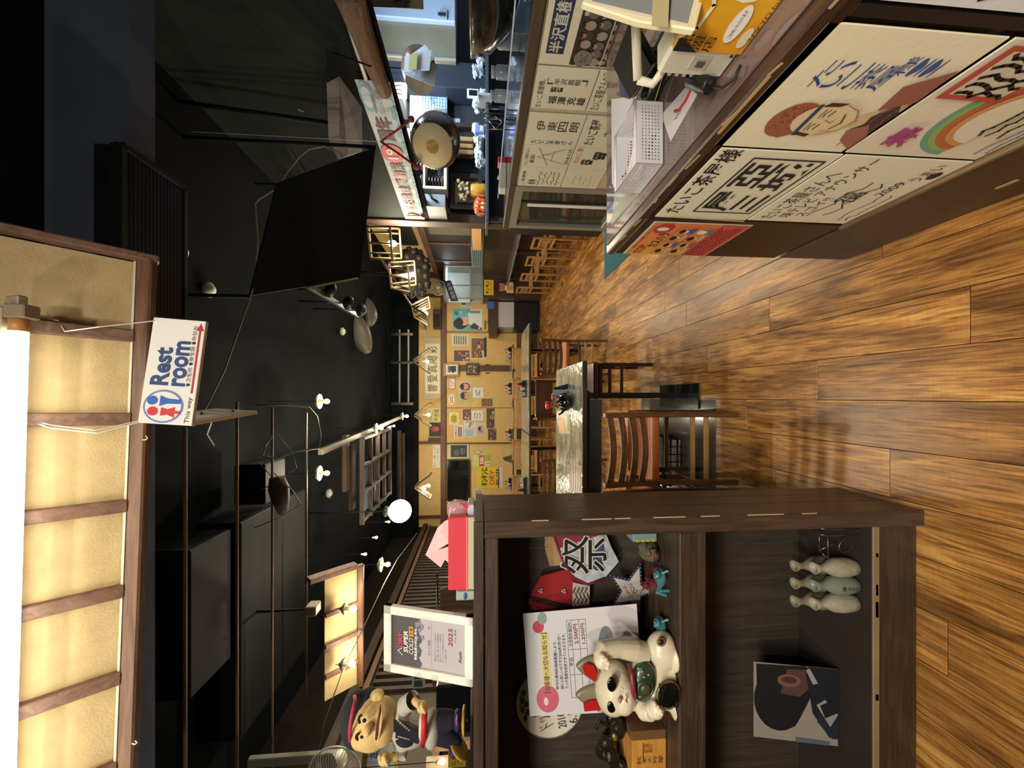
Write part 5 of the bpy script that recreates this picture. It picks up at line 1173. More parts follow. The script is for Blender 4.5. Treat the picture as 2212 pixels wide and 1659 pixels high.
# round-cornered grey board with cream rim and tape
P = [aty(1258, 6, .62), aty(1380, 46, .60), aty(1503, 64, .57), aty(1530, -40, .57), aty(1400, -90, .6), aty(1282, -80, .62)]
t = thing('grey_mirror_board', 'grey board with cream rim and yellowed tape in the top right corner', 'board', P[0])
n_ = V((0, -1, 0)); c_ = sum(P, V((0, 0, 0)))/6
part(MB().prism(P, (0, .012, 0)), 'rim', mat('#cfc3a0', .5), t, .002); part(MB().prism([c_+(p-c_)*.84+V((0, -.001, 0)) for p in P], (0, .002, 0)), 'face', mat('#7f8181', .35), t)
a, b = aty(1425, 58, .575), aty(1430, -60, .575); part(MB().beam(a+V((0, -.003, 0)), b+V((0, -.003, 0)), .027, .002, (0, -1, 0)) if False else MB().quad(a+V((0, 0, .013)), a+V((0, 0, -.013)), b+V((0, 0, -.013)), b+V((0, 0, .013)), .001, (0, -1, 0)), 'tape', mat('#b5a87c', .5), t)
part(MB().tube([V((.80, .62, 1.06)), V((.80, .62, Zc+.005))], .008, 8).box((.76, .60, Zc), (.86, .68, Zc+.006)), 'stand', mat('#2a2a2a', .5), t)
# power adapter and cord
a, b = atz(1492, 172, 1.0), atz(1534, 186, .985); t = thing('cord_ferrite', 'black cylindrical cord adapter hanging at the white device', 'adapter', a)
part(MB().tube([a, b], .0145, 16), 'body', mat('#131416', .4), t, .002); part(MB().tube([a, V((wx+.02, wy1+.012, 1.03))], .003, 6).tube([b, atz(1560, 190, .975), atz(1585, 170, Zc+.01), atz(1600, 140, Zc+.006)], .0028, 6), 'cord', mat('#131416', .5), t)
# green door mat past the counter
t = thing('door_mat', 'dark teal floor mat in the gap behind the register counter', 'mat', (1.7, 4.0, .0)); part(MB().box((1.35, 3.3, .001), (2.2, 4.3, .009)), 'mat', mat('#1e4a4a', .95, bump=.5, bscale=150), t, .003)
# ================================================================ kitchen counter
KX = 1.30
kc = thing('kitchen_counter', 'long cream fronted kitchen counter with dark top behind the register', 'counter', (KX, 2.9, 0))
part(MB().box((KX+.004, .6, 0), (1.98, 2.36, 1.205)), 'body', mat('#b3a88a', .6), kc, .003)
part(MB().box((KX-.012, .6, 1.207), (KX+.04, 2.95, 1.247)), 'front_rail', wood('#3b2d20', '#4e3d2c', 'Y', .4, 3), kc, .003)
part(MB().box((KX+.041, .6, 1.207), (2.0, 2.95, 1.244)), 'top', mat('#22272e', .12, coat=.6, var=.3, vscale=6), kc, .003)
part(MB().box((KX+.04, .6, 1.3), (KX+.055, 2.6, 1.305)), 'glass_edge', mat('#b9c8d6', .1), kc)
# aluminium framed glass case at the end
AL = mat('#9a978a', .35, .4)
for (y0, y1) in ((2.36, 2.41), (2.89, 2.94)): part(MB().box((KX-.008, y0, 0), (KX+.05, y1, 1.2065)), 'frame_post', AL, kc, .004)
part(MB().box((KX-.008, 2.41, 1.15), (KX+.05, 2.89, 1.2065)), 'frame_rail', AL, kc, .004); part(MB().box((KX-.008, 2.41, 0), (KX+.05, 2.89, .5)), 'frame_rail', AL, kc, .004)
part(MB().box((KX+.018, 2.41, .5), (KX+.024, 2.89, 1.15)), 'glass_pane', mat('#3c4038', .05, coat=1, alpha=.75), kc)
part(MB().box((KX+.3, 2.37, 0), (KX+.32, 2.93, 1.2)), 'case_back', mat('#3b3b33', .6), kc); part(MB().box((KX+.012, 2.60, .5), (KX+.017, 2.635, 1.10)), 'paper_strip', mat('#d9d6cc', .5), kc); part(MB().box((KX+.01, 2.57, .5), (KX+.016, 2.585, 1.15)), 'sliding_stile', mat('#26261f', .4), kc)
part(MB().box((KX+.06, 2.90, 0), (1.98, 2.94, 1.205)), 'end_panel', mat('#2a221b', .6), kc)
def kcard(y1, y0, z1, z0, label, m='#cbc6b0'): return card('autograph_card', y1, y0, z1, z0, label, m, KX-.001, 'cards on the kitchen counter front')
kp_ = lambda X, Y: atx(X, Y, KX)
# photograph card
S = kcard(1.485, 1.22, 1.195, .80, 'card with group photographs and a blue ornamental title nearest the camera', '#cbc4ab')
S.rect(.18, .05, .98, .22, '#1c2542', 1); S.text('半沢直樹', .20, .07, .96, .20, '#b8b8ac', 2, bold=.02); S.rect(.02, .30, .98, .96, '#2a221c', 1)
rd = random.Random(8)
for i in range(7):
    for j in range(5):
        x, y = .08+.14*i+rd.uniform(-.02, .02), .36+.13*j; S.ell(x, y+.045, .065, .05, rd.choice(['#8a8678', '#2a2622', '#35302a', '#5c5a52']), 2); S.ell(x, y, .035, .032, rd.choice(['#9b6e50', '#a87a5a']), 3); S.ell(x, y-.02, .036, .02, rd.choice(['#a8a498', '#1c1815', '#1c1815', '#2a211b']), 4)
S.rect(.02, .60, .98, .615, '#a39a84', 5); S.ell(.15, .42, .12, .09, '#6e6c66', 5); S.text('たいこ', .08, .38, .22, .46, '#1a1a1c', 6); S.done('photo_print')
S = kcard(1.715, 1.495, 1.195, .948, 'card with three columns of brushed characters, second from the camera')
S.text('たいこ茶屋様', .02, .04, .16, .80, INK, 2, vert=True, ) if False else S.text('たいこ茶屋様、', .04, .06, .72, .17, INK, 2); S.text('「半沢直樹」', .50, .24, .98, .88, '#2a2836', 2) if False else None
for i, ch in enumerate('「半沢直樹」'): S.text(ch, .62, .20+.115*i, .76, .30+.115*i, '#26262e', 2)
for i, ch in enumerate('監督'): S.text(ch, .44, .28+.115*i, .57, .38+.115*i, '#1f1d1c', 2, bold=.02)
for i, ch in enumerate('福澤克雄'): S.text(ch, .14, .28+.17*i, .34, .43+.17*i, '#1f1d1c', 2, bold=.01)
S.done('handwriting')
S = kcard(1.715, 1.495, .942, .70, 'card with a looped pen mark, below the three-column card'); S.text('たいこ茶屋さんへ♡', .05, .04, .95, .22, INK, 2); S.line([(.1, .5), (.3, .7), (.6, .66), (.7, .4), (.6, .3), (.5, .45), (.75, .75)], .003, INK); S.done('handwriting')
S = kcard(1.965, 1.742, 1.195, .93, 'card with four large cursive characters, third from the camera')
for i, ch in enumerate('伊東四朗'): S.text(ch, .48, .16+.20*i, .78, .33+.20*i, INK, 2)
S.text('たいこ茶屋さん', .06, .10, .18, .92, INK, 2, vert=True); S.done('handwriting')
S = kcard(1.965, 1.742, .925, .70, 'card reading a shop greeting in plain brush strokes, lower third'); S.text('たいこ茶屋', .10, .12, .90, .36, INK, 2, bold=.01); S.text('さん江', .40, .48, .95, .72, INK, 2); S.done('handwriting')
S = kcard(2.155, 1.968, 1.192, .93, 'card with thin line drawing of crossed strokes, fourth from the camera')
S.text('たいこ茶屋さんへ', .1, .04, .9, .12, INK, 2); S.text('最高!', .2, .15, .6, .25, INK, 2); S.line([(.1, .55), (.9, .30)], .002, INK); S.line([(.5, .3), (.2, .9)], .002, INK); S.line([(.5, .3), (.9, .85)], .002, INK); S.line([(.3, .6), (.8, .62)], .002, INK); S.line([(.6, .4), (.62, .62)], .002, INK)
S.text('2018.3.25', .2, .90, .9, .97, INK, 2); S.done('handwriting')
S = kcard(2.155, 1.968, .925, .70, 'card with two bold black characters and red writing'); S.text('たいこ茶', .3, .06, .98, .2, '#b03a2a', 2, rot=0); S.text('喜', .2, .25, .55, .55, '#0c0c0c', 2, bold=.06); S.text('雪', .5, .5, .85, .8, '#0c0c0c', 2, bold=.06); S.done('handwriting')
S = kcard(2.352, 2.158, 1.19, .93, 'card with dense cursive signature strokes next to the aluminium frame')
S.text('こ茶屋様', .1, .05, .8, .13, INK, 2); S.text('林', .1, .2, .4, .4, INK, 2); S.scrawl(.1, .4, .9, .92, INK, 5, .0028, 31); S.done('handwriting')
S = kcard(2.352, 2.158, .925, .70, 'card with very faded writing next to the aluminium frame'); S.scrawl(.2, .2, .8, .8, '#8a8678', 4, .0018, 33); S.done('handwriting')
# lacquer bowl and clutter on kitchen counter
p = atz(1100, 40, 1.25); 
c_ = V((1.62, 1.42, 1.36)); t = thing('black_pot', 'huge glossy black pot lid tilted on the counter, top right edge', 'pot', (1.62, 1.42, 1.246))
Rm = Matrix.Rotation(.25, 3, 'Y')
mb = MB(); mb.lathe([(.10, -.095), (.20, -.06), (.27, .02), (.285, .09), (.28, .10), (.26, .09)], c_, 32, capb=True); part(mb, 'bowl', mat('#1a1c19', .18, coat=.8, var=.4, vscale=7), t); part(MB().tube([c_+V((.283*math.cos(a_), .283*math.sin(a_), .096)) for a_ in [2*PI*k/32 for k in range(32)]], .006, 6, closed=True), 'rim', mat('#8d8a82', .2, .8), t)
part(MB().lathe([(.11, 1.2465-c_.z), (.10, -.09)], c_, 24), 'foot', mat('#1a1c19', .3), t)
BAG = mat('#c9d2da', .3, alpha=.7)
def bag(X, Y, c, s_, label, m=BAG):
    p = at_c(X, Y, c); t = thing('plastic_bag', label, 'bag', p); rd = random.Random(X*7+Y); mb = MB()
    for k in range(6):
        c = p+V((rd.uniform(-1, 1)*s_, rd.uniform(-1, 1)*s_*.4, rd.uniform(-1, .6)*s_*.5)); m2 = MB().ell(c, (s_*rd.uniform(.4, .8), s_*.4, s_*rd.uniform(.3, .6)), 12, 8)
        mb.smooth = False; mb.add([c+(v-c)*rd.uniform(.6, 1.15) for v in m2.v], m2.f)
    part(floorclamp(mb, 1.372 if c > 3.5 else 1.2445), 'bag', m, t)
def clip(lbl): return lbl
# ---------------------------------------------------------------- kitchen back counter & wall units (plane y = 4.6)
KY = 4.6
def kb(X0, X1, Y0, Y1, y0, y1): a = aty(X0, Y1, y0); b = aty(X1, Y0, y0); return (a.x, y0, b.z), (b.x, y1, a.z)
def kbox(name, X0, X1, Y0, Y1, y0, y1, m, label, cat, bev=.004, group=None):
    a, b = kb(X0, X1, Y0, Y1, y0, y1); t = thing(name, label, cat, (a[0], y0, a[2]), group); part(MB().box(a, b), 'body', m, t, bev); return t, a, b
INOX = mat('#8d8974', .35, .35, var=.2, vscale=2); WHB = mat('#a5b9d2', .45)
t, a, b = kbox('pass_shelf', 1049, 1056, -40, 478, 4.2, 4.58, mat('#3c434b', .4), 'long dark pass shelf running across the kitchen back wall', 'shelf')
part(MB().box((a[0]+.02, 4.25, 0), (b[0], 4.55, a[2]-.25)), 'cabinet', mat('#12161d', .5), t)
for xx in (a[0]+.05, a[0]+1.3, b[0]-.05): part(MB().box((xx, 4.3, a[2]-.26), (xx+.04, 4.34, a[2])), 'bracket', mat('#2a2f36', .5), t)
# refrigerator / steel hood door
t, a, b = kbox('kitchen_fridge', 806, 984, -45, 33, 4.25, 4.58, WHB, 'pale blue-white refrigerator at the top right of the kitchen', 'refrigerator', .01)
p, q = kb(950, 966, 20, 38, 4.23, 4.249); part(MB().box(p, q), 'handle', mat('#8f9dae', .4), t, .002); p, q = kb(946, 962, 27, 32, 4.222, 4.2299); part(MB().box(p, q), 'handle_recess', mat('#202830', .4), t)
t, a, b = kbox('steel_door', 808, 985, 56, 120, 4.3, 4.58, INOX, 'brushed stainless steel door reflecting the lamps', 'door panel'); part(MB().box((a[0], 4.285, a[2]), (a[0]+.02, 4.3, b[2])), 'edge_trim', mat('#c9c9be', .3, .6), t)
t, a, b = kbox('kitchen_column', 808, 1049, 138, 178, 4.35, 4.6, mat('#232c3a', .5), 'dark blue pillar between steel door and white board', 'column'); t['category'] = 'pillar'; 
t, a, b = kbox('menu_board', 885, 966, 196, 300, 4.5, 4.58, mat('#8fb2d2', .4), 'pale blue notice board with a ruled chart and small label', 'notice board')
S = Sheet(t, 'x', (a[0], 4.499, b[2]), RX, RD, b[0]-a[0], b[2]-a[2], None, make=False, lift=.001)
for k in range(9): S.line([(.28+.075*k*.9, .35), (.28+.075*k*.9, .98)], .004, '#33506e', 1)
for k in range(9): S.line([(.28, .35+.075*k), (.92, .35+.075*k)], .004, '#33506e', 1)
S.scrawl(.6, .1, .95, .25, '#4a6a8a', 2, .004, 5); S.text('3月', .7, .55, .85, .7, '#3a5a7a', 2); S.done('chart_print')
t, a, b = kbox('wall_label', 937, 960, 235, 272, 4.44, 4.46, mat('#6e6a66', .6), 'small grey label card with two lines on the notice board', 'label', .001)
S = Sheet(t, 'x', (a[0], 4.439, b[2]), RX, RD, b[0]-a[0], b[2]-a[2], None, make=False, lift=.001); S.text('ーここに', .1, .1, .9, .45, '#1d1b1a', 1); S.text('置かない', .1, .55, .9, .9, '#1d1b1a', 1); S.done('lettering')
part(MB().tube([(a[0]+.05, 4.45, b[2]), (a[0]+.05, 4.49, b[2]+.05)], .003, 5), 'hook', mat('#333', .5) if False else mat('#333333', .5), t)
# wall lamp cage
p = at_c(862, 210, 4.2); t = thing('caged_lamp', 'lit caged work lamp on the kitchen wall beside the log', 'lamp', p)
part(MB().tube([p+V((.0, 0, -.06)), p+V((.14, 0, -.06))], .022, 12), 'tube', emis((1, .93, .75), 22), t)
mb = MB()
for k in range(4): mb.tube([p+V((.0+.045*k, -.03, -.08)), p+V((.0+.045*k, -.05, 0)), p+V((.0+.045*k, -.02, .1))], .004, 5)
part(mb, 'cage', mat('#2a2a2a', .4, .5), t); part(MB().box((p.x-.02, p.y-.01, p.z-.04), (p.x+.16, 4.6, p.z+.06)), 'housing', mat('#9a9588', .4), t, .005); point('caged_lamp_light', p+V((.07, -.06, -.12)), 3, (1, .9, .7))
# shelf unit with bowls
t, a, b = kbox('bowl_shelf', 886, 968, 305, 424, 4.38, 4.58, mat('#3a3a3e', .6), 'white framed wall shelf stacked with lacquer bowls', 'shelf unit')
a = V(a); b = V(b); FRM = mat('#c9c2ae', .5); th = .03
mz = (a.z+b.z)/2+.02
for (p, q) in (((a.x, 4.2, a.z), (b.x, 4.38, a.z+th)), ((a.x, 4.2, b.z-th), (b.x, 4.38, b.z)), ((a.x, 4.2, a.z+th), (a.x+th, 4.38, b.z-th)), ((b.x-th, 4.2, a.z+th), (b.x, 4.38, b.z-th)), ((a.x+th, 4.2, mz), (b.x-th, 4.38, mz+th*.7))): part(MB().box(p, q), 'board', FRM, t, .002)
BOWL = mat('#2a1214', .25, coat=.5)
for i, (fx, zz, n) in enumerate(((.10, a.z+th, 5), (.30, a.z+th, 0), (.12, mz+th*.7, 2), (.34, mz+th*.7, 3))):
    for k in range(n):
        p = V((a.x+.06+fx*(b.x-a.x), 4.28, zz+.002+.032*k)); u = thing('lacquer_bowl', 'dark red lacquer bowl on the wall shelf, %s of the %s stack' % (('lowest', 'second', 'third', 'fourth', 'topmost')[k], ('lower left', '', 'upper left', 'upper right')[i]), 'bowl', p, 'lacquer bowls on the wall shelf')
        part(MB().lathe([(.028, 0), (.03, .008), (.052, .018), (.06, .034), (.056, .034), (.045, .02)], p, 16), 'bowl', BOWL, u)
p = V((a.x+.30, 4.22, a.z+th)); u = thing('patterned_menu', 'cream patterned menu card leaning on the wall shelf', 'menu', p); part(MB().box(p+V((0, 0, .001)), p+V((.18, .01, .165))), 'card', mat('#cfc8ae', .6, var=.25, vscale=60), u); part(MB().box(p+V((.19, .0, 0)), p+V((.23, .03, .18))), 'blue_folder', mat('#3a5a74', .5), u, .002)
t, a, b = kbox('steel_box', 913, 962, 420, 445, 4.2, 4.5, mat('#9aa2a6', .35, .6), 'small steel cabinet with a black handle beside the wall shelf', 'cabinet'); part(MB().tube([(a[0]+.05, 4.19, b[2]-.16), (a[0]+.07, 4.17, b[2]-.1), (a[0]+.13, 4.17, b[2]-.08), (a[0]+.14, 4.19, b[2]-.05)], .01, 6), 'handle', BLK2, t)
# dark framed openings
for (X0, X1_, Y0, Y1, lab, inner) in ((974, 1046, 275, 346, 'dark framed serving hatch with small wooden boxes', '#1d2a26'), (972, 1042, 382, 455, 'brown framed serving hatch with pale panel behind flowers', '#a89c80')):
    a, b = kb(X0, X1_, Y0, Y1, 4.56, 4.6); a, b = V(a), V(b); t = thing('serving_hatch', lab, 'hatch', a)
    for (p, q) in (((a.x, 4.5, a.z), (b.x, 4.6, a.z+.05)), ((a.x, 4.5, b.z-.05), (b.x, 4.6, b.z)), ((a.x, 4.5, a.z+.05), (a.x+.05, 4.6, b.z-.05)), ((b.x-.05, 4.5, a.z+.05), (b.x, 4.6, b.z-.05))): part(MB().box(p, q), 'frame_bar', mat('#2b2620', .5), t, .003)
    part(MB().box((a.x+.05, 4.58, a.z+.05), (b.x-.05, 4.6, b.z-.05)), 'panel', mat(inner, .6, var=.2), t)
    if inner == '#a89c80': part(MB().box((a.x+.05, 4.57, a.z+.05), (a.x+.11, 4.579, b.z-.08)), 'green_strip', mat('#1c3530', .5), t)
for i, (X, Y) in enumerate(((1005, 300), (1005, 315), (1006, 328))):
    a, b = kb(X-17, X+17, Y-4, Y+3, 4.46, 4.49); u = thing('wooden_menu_tag', 'upright pale wooden box in the dark serving hatch, the %s' % ('right', 'middle', 'left')[i], 'box', a, 'wooden boxes in the hatch'); part(MB().box(a, b), 'box', wood('#8a6a40', '#b09060', 'Z', .6, 3), u, .003)
# drum hanging on twisted red cord
dc = at_c(937, 312, 2.75); t = thing('hanging_drum', 'round barrel drum with cream skin hanging on a red twisted cord', 'drum', dc)
ax = V((-.73, -.68, .08)).normalized(); R_ = V((0, 0, 1)).rotation_difference(ax).to_matrix()
part(MB().lathe([(.135, -.15), (.158, -.12), (.172, -.06), (.176, 0), (.172, .06), (.158, .12), (.14, .15)], dc-ax*.1, 32, R_), 'barrel', wood('#2c1a14', '#46291e', 'Z', .3, 3, coat=.5), t)
part(MB().lathe([(.0, .1535), (.138, .1515), (.142, .14)], dc-ax*.1, 32, R_, capb=False), 'skin', mat('#cdbb8c', .55, var=.1, vscale=12), t)
part(MB().lathe([(.0, .1545), (.03, .1543), (.045, .1540)], dc-ax*.1, 18, R_, capb=False), 'worn_patch', mat('#a5813f', .6, var=.3, vscale=40), t)
mb = MB()
for k in range(48): a_ = 2*PI*k/48; mb.ell(dc-ax*.1+R_ @ V((.151*math.cos(a_), .151*math.sin(a_), .132)), .004, 6, 4)
part(mb, 'tack', mat('#1a1210', .3, .5), t)
apex = at_c(823, 306, 2.75); l_, r_ = dc+V((-.13, .06, .13)), dc+V((.10, -.10, .14))
for e in (l_, r_): part(MB().tube([apex, apex.lerp(e, .5)+V((0, 0, -.004)), e], .008, 8), 'cord', mat('#8e2c26', .7, bump=1, bscale=120), t)
part(MB().tube([apex, V((apex.x, apex.y, 3.4))], .002, 5), 'wire', mat('#8a8a88', .4), t); part(MB().ell(l_, (.02, .02, .03)).ell(r_, (.022, .02, .022)), 'cord_knot', mat('#7a3a30', .7), t)
# banner on the fascia plane
bn = thing('cloth_banner', 'white and blue cloth banner with red circle hanging along the kitchen opening', 'banner', atx(766, 172, 2.0))
p0, p1 = atx(766, 172, 2.0), atx(911, 474, 2.0); q0, q1 = atx(822, 184, 2.0), atx(876, 474, 2.0)
ztop = p0.z; y_far, y_near = p1.y, p0.y
Wb = y_far-y_near; hb = .215
S = Sheet(bn, 'cloth', (2.0, y_far, atx(876, 474, 2.0).z+.0), V((0, -1, (ztop-atx(876, 474, 2.0).z)/Wb)), (0, 0, -1), math.hypot(Wb, ztop-atx(876, 474, 2.0).z), hb, mat('#c3ccd0', .7, bump=.2, bscale=12), .003, lift=.002)
for k in range(30): S.ell(.02+.033*k, .88+.03*math.sin(k*2), .018, .085, '#5d9db4' if k % 3 else '#9cc4d0', 1, 14)
S.ell(.93, .2, .07, .22, '#7fb2c4', 1); S.ell(.93, .2, .05, .15, '#c3ccd0', 2); S.ell(.62, .42, .062, .42, '#c8323e', 3); S.text('19', .585, .22, .655, .62, '#e6d8d4', 4, bold=.03)
S.ell(.045, .45, .035, .30, '#c97a34', 3); S.ell(.045, .5, .02, .2, '#4a4a58', 4); S.text('祝', .10, .16, .15, .74, '#a8323c', 4, bold=.02)
for i, ch in enumerate('お陰様で創業'): S.otext(ch, .168+.066*i, .18, .222+.066*i, .70, '#b8606a', '#2b3346', 3, .0035)
for i, ch in enumerate('周年'): S.otext(ch, .703+.07*i, .16, .762+.07*i, .72, '#b8606a', '#2b3346', 3, .0035)
S.text('たいこ茶屋', .86, .45, .97, .62, '#2b3346', 5); S.text('海鮮居酒屋', .86, .30, .94, .40, '#2b3346', 5); S.done('banner_print')
part(MB().tube([atx(880, 465, 1.99), atx(910, 466, 1.99), atx(925, 468, 1.99)], .006, 6).ell(atx(913, 466, 1.98), .02), 'red_cord', mat('#b03038', .6), bn)
# log
t = thing('hanging_log', 'long rough brown log hanging by wire under the kitchen fascia', 'log', atx(772, 60, 1.93))
pts = [atx(X, Y, 1.92) for X, Y in ((755, -10), (765, 20), (782, 70), (800, 120), (815, 160), (832, 200))]
part(MB().tube(pts, [.075, .07, .062, .058, .05, .042], 16), 'log', wood('#5a4230', '#84654a', 'Y', .8, 3, bump=.6), t); part(MB().tube([pts[3]+V((.06, 0, 0)), pts[3]+V((0, 0, -.06)), pts[3]+V((-.06, 0, 0)), pts[3]+V((0, 0, .2))], .005, 6), 'wire', BLK2, t)
part(MB().tube([atx(745, 30, 1.9), atx(790, 170, 1.9)], .012, 8), 'pale_rod', mat('#c9c6b8', .5), t)
# cloth corner at top (norren)
t = thing('cloth_curtain', 'cream cloth notice corner hanging over the refrigerator', 'curtain', at_c(800, 5, 2.6)); P = [at_c(X, Y, 2.6) for X, Y in ((735, -30), (740, 8), (800, 15), (868, 17), (915, 20), (913, -30))]; part(MB().prism(P, (0, .004, 0)), 'cloth', mat('#a99a78', .8, var=.1), t); part(MB().tube([at_c(X, Y, 2.59) for X, Y in ((850, 5), (862, 0), (872, 6), (885, 4))], .004, 5), 'ink_stroke', mat('#3a342c', .7), t)
# second drum with stack of sheets
dc = at_c(905, 150, 3.1); t = thing('hanging_drum', 'second barrel drum mostly covered by clipped papers', 'drum', dc)
ax = V((-.9, -.4, -.1)).normalized(); R_ = V((0, 0, 1)).rotation_difference(ax).to_matrix()
part(MB().lathe([(.10, -.15), (.13, -.08), (.14, 0), (.13, .08), (.11, .14)], dc, 28, R_), 'barrel', wood('#2c1a14', '#46291e', 'Z', .3, 3, coat=.5), t); part(MB().lathe([(.0, .143), (.11, .142)], dc, 28, R_, capb=False), 'skin', mat('#9a8a6c', .6), t)
part(MB().tube([dc+V((0, 0, .1)), V((dc.x, dc.y, 3.4))], .004, 6), 'cord', BLK2, t)
for i, (pts, col_, l) in enumerate(((((873, 160), (938, 186), (946, 140), (880, 118)), '#8b8b8c', 'grey board hung under the papers beside the second drum'), (((885, 120), (918, 96), (940, 125), (893, 166)), '#b5c4d8', 'pale blue sheet turned askew beside the second drum'), (((872, 156), (928, 152), (932, 108), (876, 120)), '#c0c6cc', 'front white sheet with yellow block beside the second drum'))):
    P = [at_c(X, Y, 2.93-.015*i) for X, Y in pts]; u = thing('hanging_sheet', l, 'sheet', P[0]); part(MB().tube([P[0]+V((0, .001, 0)), V((P[0].x, P[0].y+.05*i, 3.4))], .0012, 4), 'string', BLK2, u); part(MB().prism(P, (0, .003, 0)), 'sheet', mat(col_, .5), u)
    if i == 2: P2 = [at_c(X, Y, 2.895) for X, Y in ((882, 151), (900, 150), (902, 112), (884, 119))]; part(MB().prism(P2, (0, .001, 0)), 'yellow_block', mat('#b5b27c', .5), u)
# small things over the pass shelf
t, a, b = kbox('white_note', 967, 991, 181, 199, 4.612, 4.619, mat('#c4ccd4', .6), 'small white note on the dark kitchen wall', 'note', 0)
t, a, b = kbox('white_note', 974, 994, 256, 268, 4.612, 4.619, mat('#c4ccd4', .6), 'small white note below the grey label card', 'note', 0)
t, a, b = kbox('tablet_holder', 1009, 1034, 192, 210, 4.1, 4.12, mat('#c2c8cc', .4), 'white framed small tablet on the kitchen shelf', 'tablet', .003); part(MB().box((a[0]+.02, 4.095, a[2]+.02), (b[0]-.02, 4.1, b[2]-.02)), 'screen', mat('#15181c', .15), t); part(MB().box((a[0]+.04, 4.1, a[2]-.14), (a[0]+.06, 4.30, a[2]-.001)), 'leg', mat('#999999', .4), t)
for i, (X, Y, c, s_) in enumerate(((1030, 155, 4.35, .10), (1034, 215, 4.3, .10), (1034, 290, 4.3, .10), (1037, 336, 4.3, .10), (1086, 380, 2.75, .06))): bag(X, Y, c, s_, ('clear bag of cloths on the kitchen shelf by the pillar', 'crumpled white plastic bag in front of the white note', 'knotted white plastic bag beside the blue box', 'long crumpled plastic bag in front of the wooden boxes', 'thin plastic bag lying by the aluminium frame')[i], mat('#b9c4cc', .3, alpha=.85))
t, a, b = kbox('blue_box', 1026, 1047, 270, 284, 4.22, 4.3, mat('#6f7eb4', .5), 'small blue paper box on the pass shelf', 'box'); part(MB().box((a[0]+.01, 4.217, a[2]+.02), (b[0]-.01, 4.2199, a[2]+.05)), 'label_strip', mat('#b4bdd4', .5), t)
# crab figurine and flower jar
p = at_c(1040, 412, 4.35); t = thing('flower_jar', 'yellow jar of pale dried flowers on the pass shelf', 'vase', p); 
part(MB().lathe([(.06, -.0), (.075, .03), (.07, .16), (.06, .18)], p+V((0, 0, -.06)), 18), 'jar', mat('#b8862a', .35, coat=.3), t); rd = random.Random(6)
mb = MB()
for k in range(30): mb.ell(p+V((rd.uniform(-.09, .09), rd.uniform(-.05, .05), .13+rd.uniform(0, .13))), rd.uniform(.012, .024), 7, 5)
part(mb, 'flower', mat('#c9bd94', .8), t)
p = at_c(1038, 446, 4.3); t = thing('orange_crab', 'wrapped orange crab shaped ornament at the left end of pass shelf', 'ornament', p); mb = MB(); mb.ell(p, (.11, .07, .08)); mb.ell(p+V((-.06, -.03, .03)), (.05, .04, .04))
for k in range(5): mb.tube([p+V((-.08+.04*k, -.05, .0)), p+V((-.12+.05*k, -.09, .05)), p+V((-.13+.05*k, -.1, -.05))], .011, 6)
remesh(part(floorclamp(mb, 1.366), 'body', mat('#b4501e', .3, coat=.5, var=.2), t), .006, 2); part(MB().ell(p+V((-.03, -.07, -.03)), (.06, .02, .03)), 'belly_patch', mat('#cdb27a', .5), t)
# wire rack and boxes on kitchen counter
p = at_c(1070, 300, 3.2); t = thing('wire_rack', 'bent chrome wire rack on the kitchen counter', 'rack', p); mb = MB()
for k in range(3): mb.tube([V((1.60+.06*k, 2.3, 1.2445)), V((1.60+.06*k, 2.3, 1.38)), V((1.72+.03*k, 2.42, 1.40)), V((1.72+.03*k, 2.42, 1.2445))], .003, 6)
mb.tube([V((1.60, 2.3, 1.33)), V((1.66, 2.32, 1.37)), V((1.72, 2.36, 1.33)), V((1.66, 2.32, 1.29)), V((1.60, 2.3, 1.33))], .003, 6); part(mb, 'wire', WR, t)
t = thing('red_topped_pack', 'white pack with a red end lying by the counter end', 'pack', (1.5, 2.6, 1.2445)); part(MB().box((1.42, 2.62, 1.2446), (1.60, 2.70, 1.29)), 'pack', mat('#cfcac2', .5), t, .004); part(MB().box((1.6005, 2.62, 1.2446), (1.64, 2.70, 1.30)), 'red_end', mat('#b0282c', .5), t, .004)
for i, yy in enumerate((1.75, 1.98, 2.2)):
    t = thing('glass_jar', 'clear empty glass jar on the glossy kitchen counter, %s' % ('nearest', 'middle', 'farthest')[i], 'jar', (1.62+.05*i, yy, 1.2445)); part(MB().lathe([(.03, 0), (.032, .01), (.032, .09), (.024, .10)], (1.62+.05*i, yy, 1.2446), 16), 'glass', mat('#aab8c4', .08, alpha=.5), t); part(MB().lathe([(.026, .10), (.026, .12)], (1.62+.05*i, yy, 1.2446), 16, capt=True), 'lid', mat('#8c99a4', .4), t)
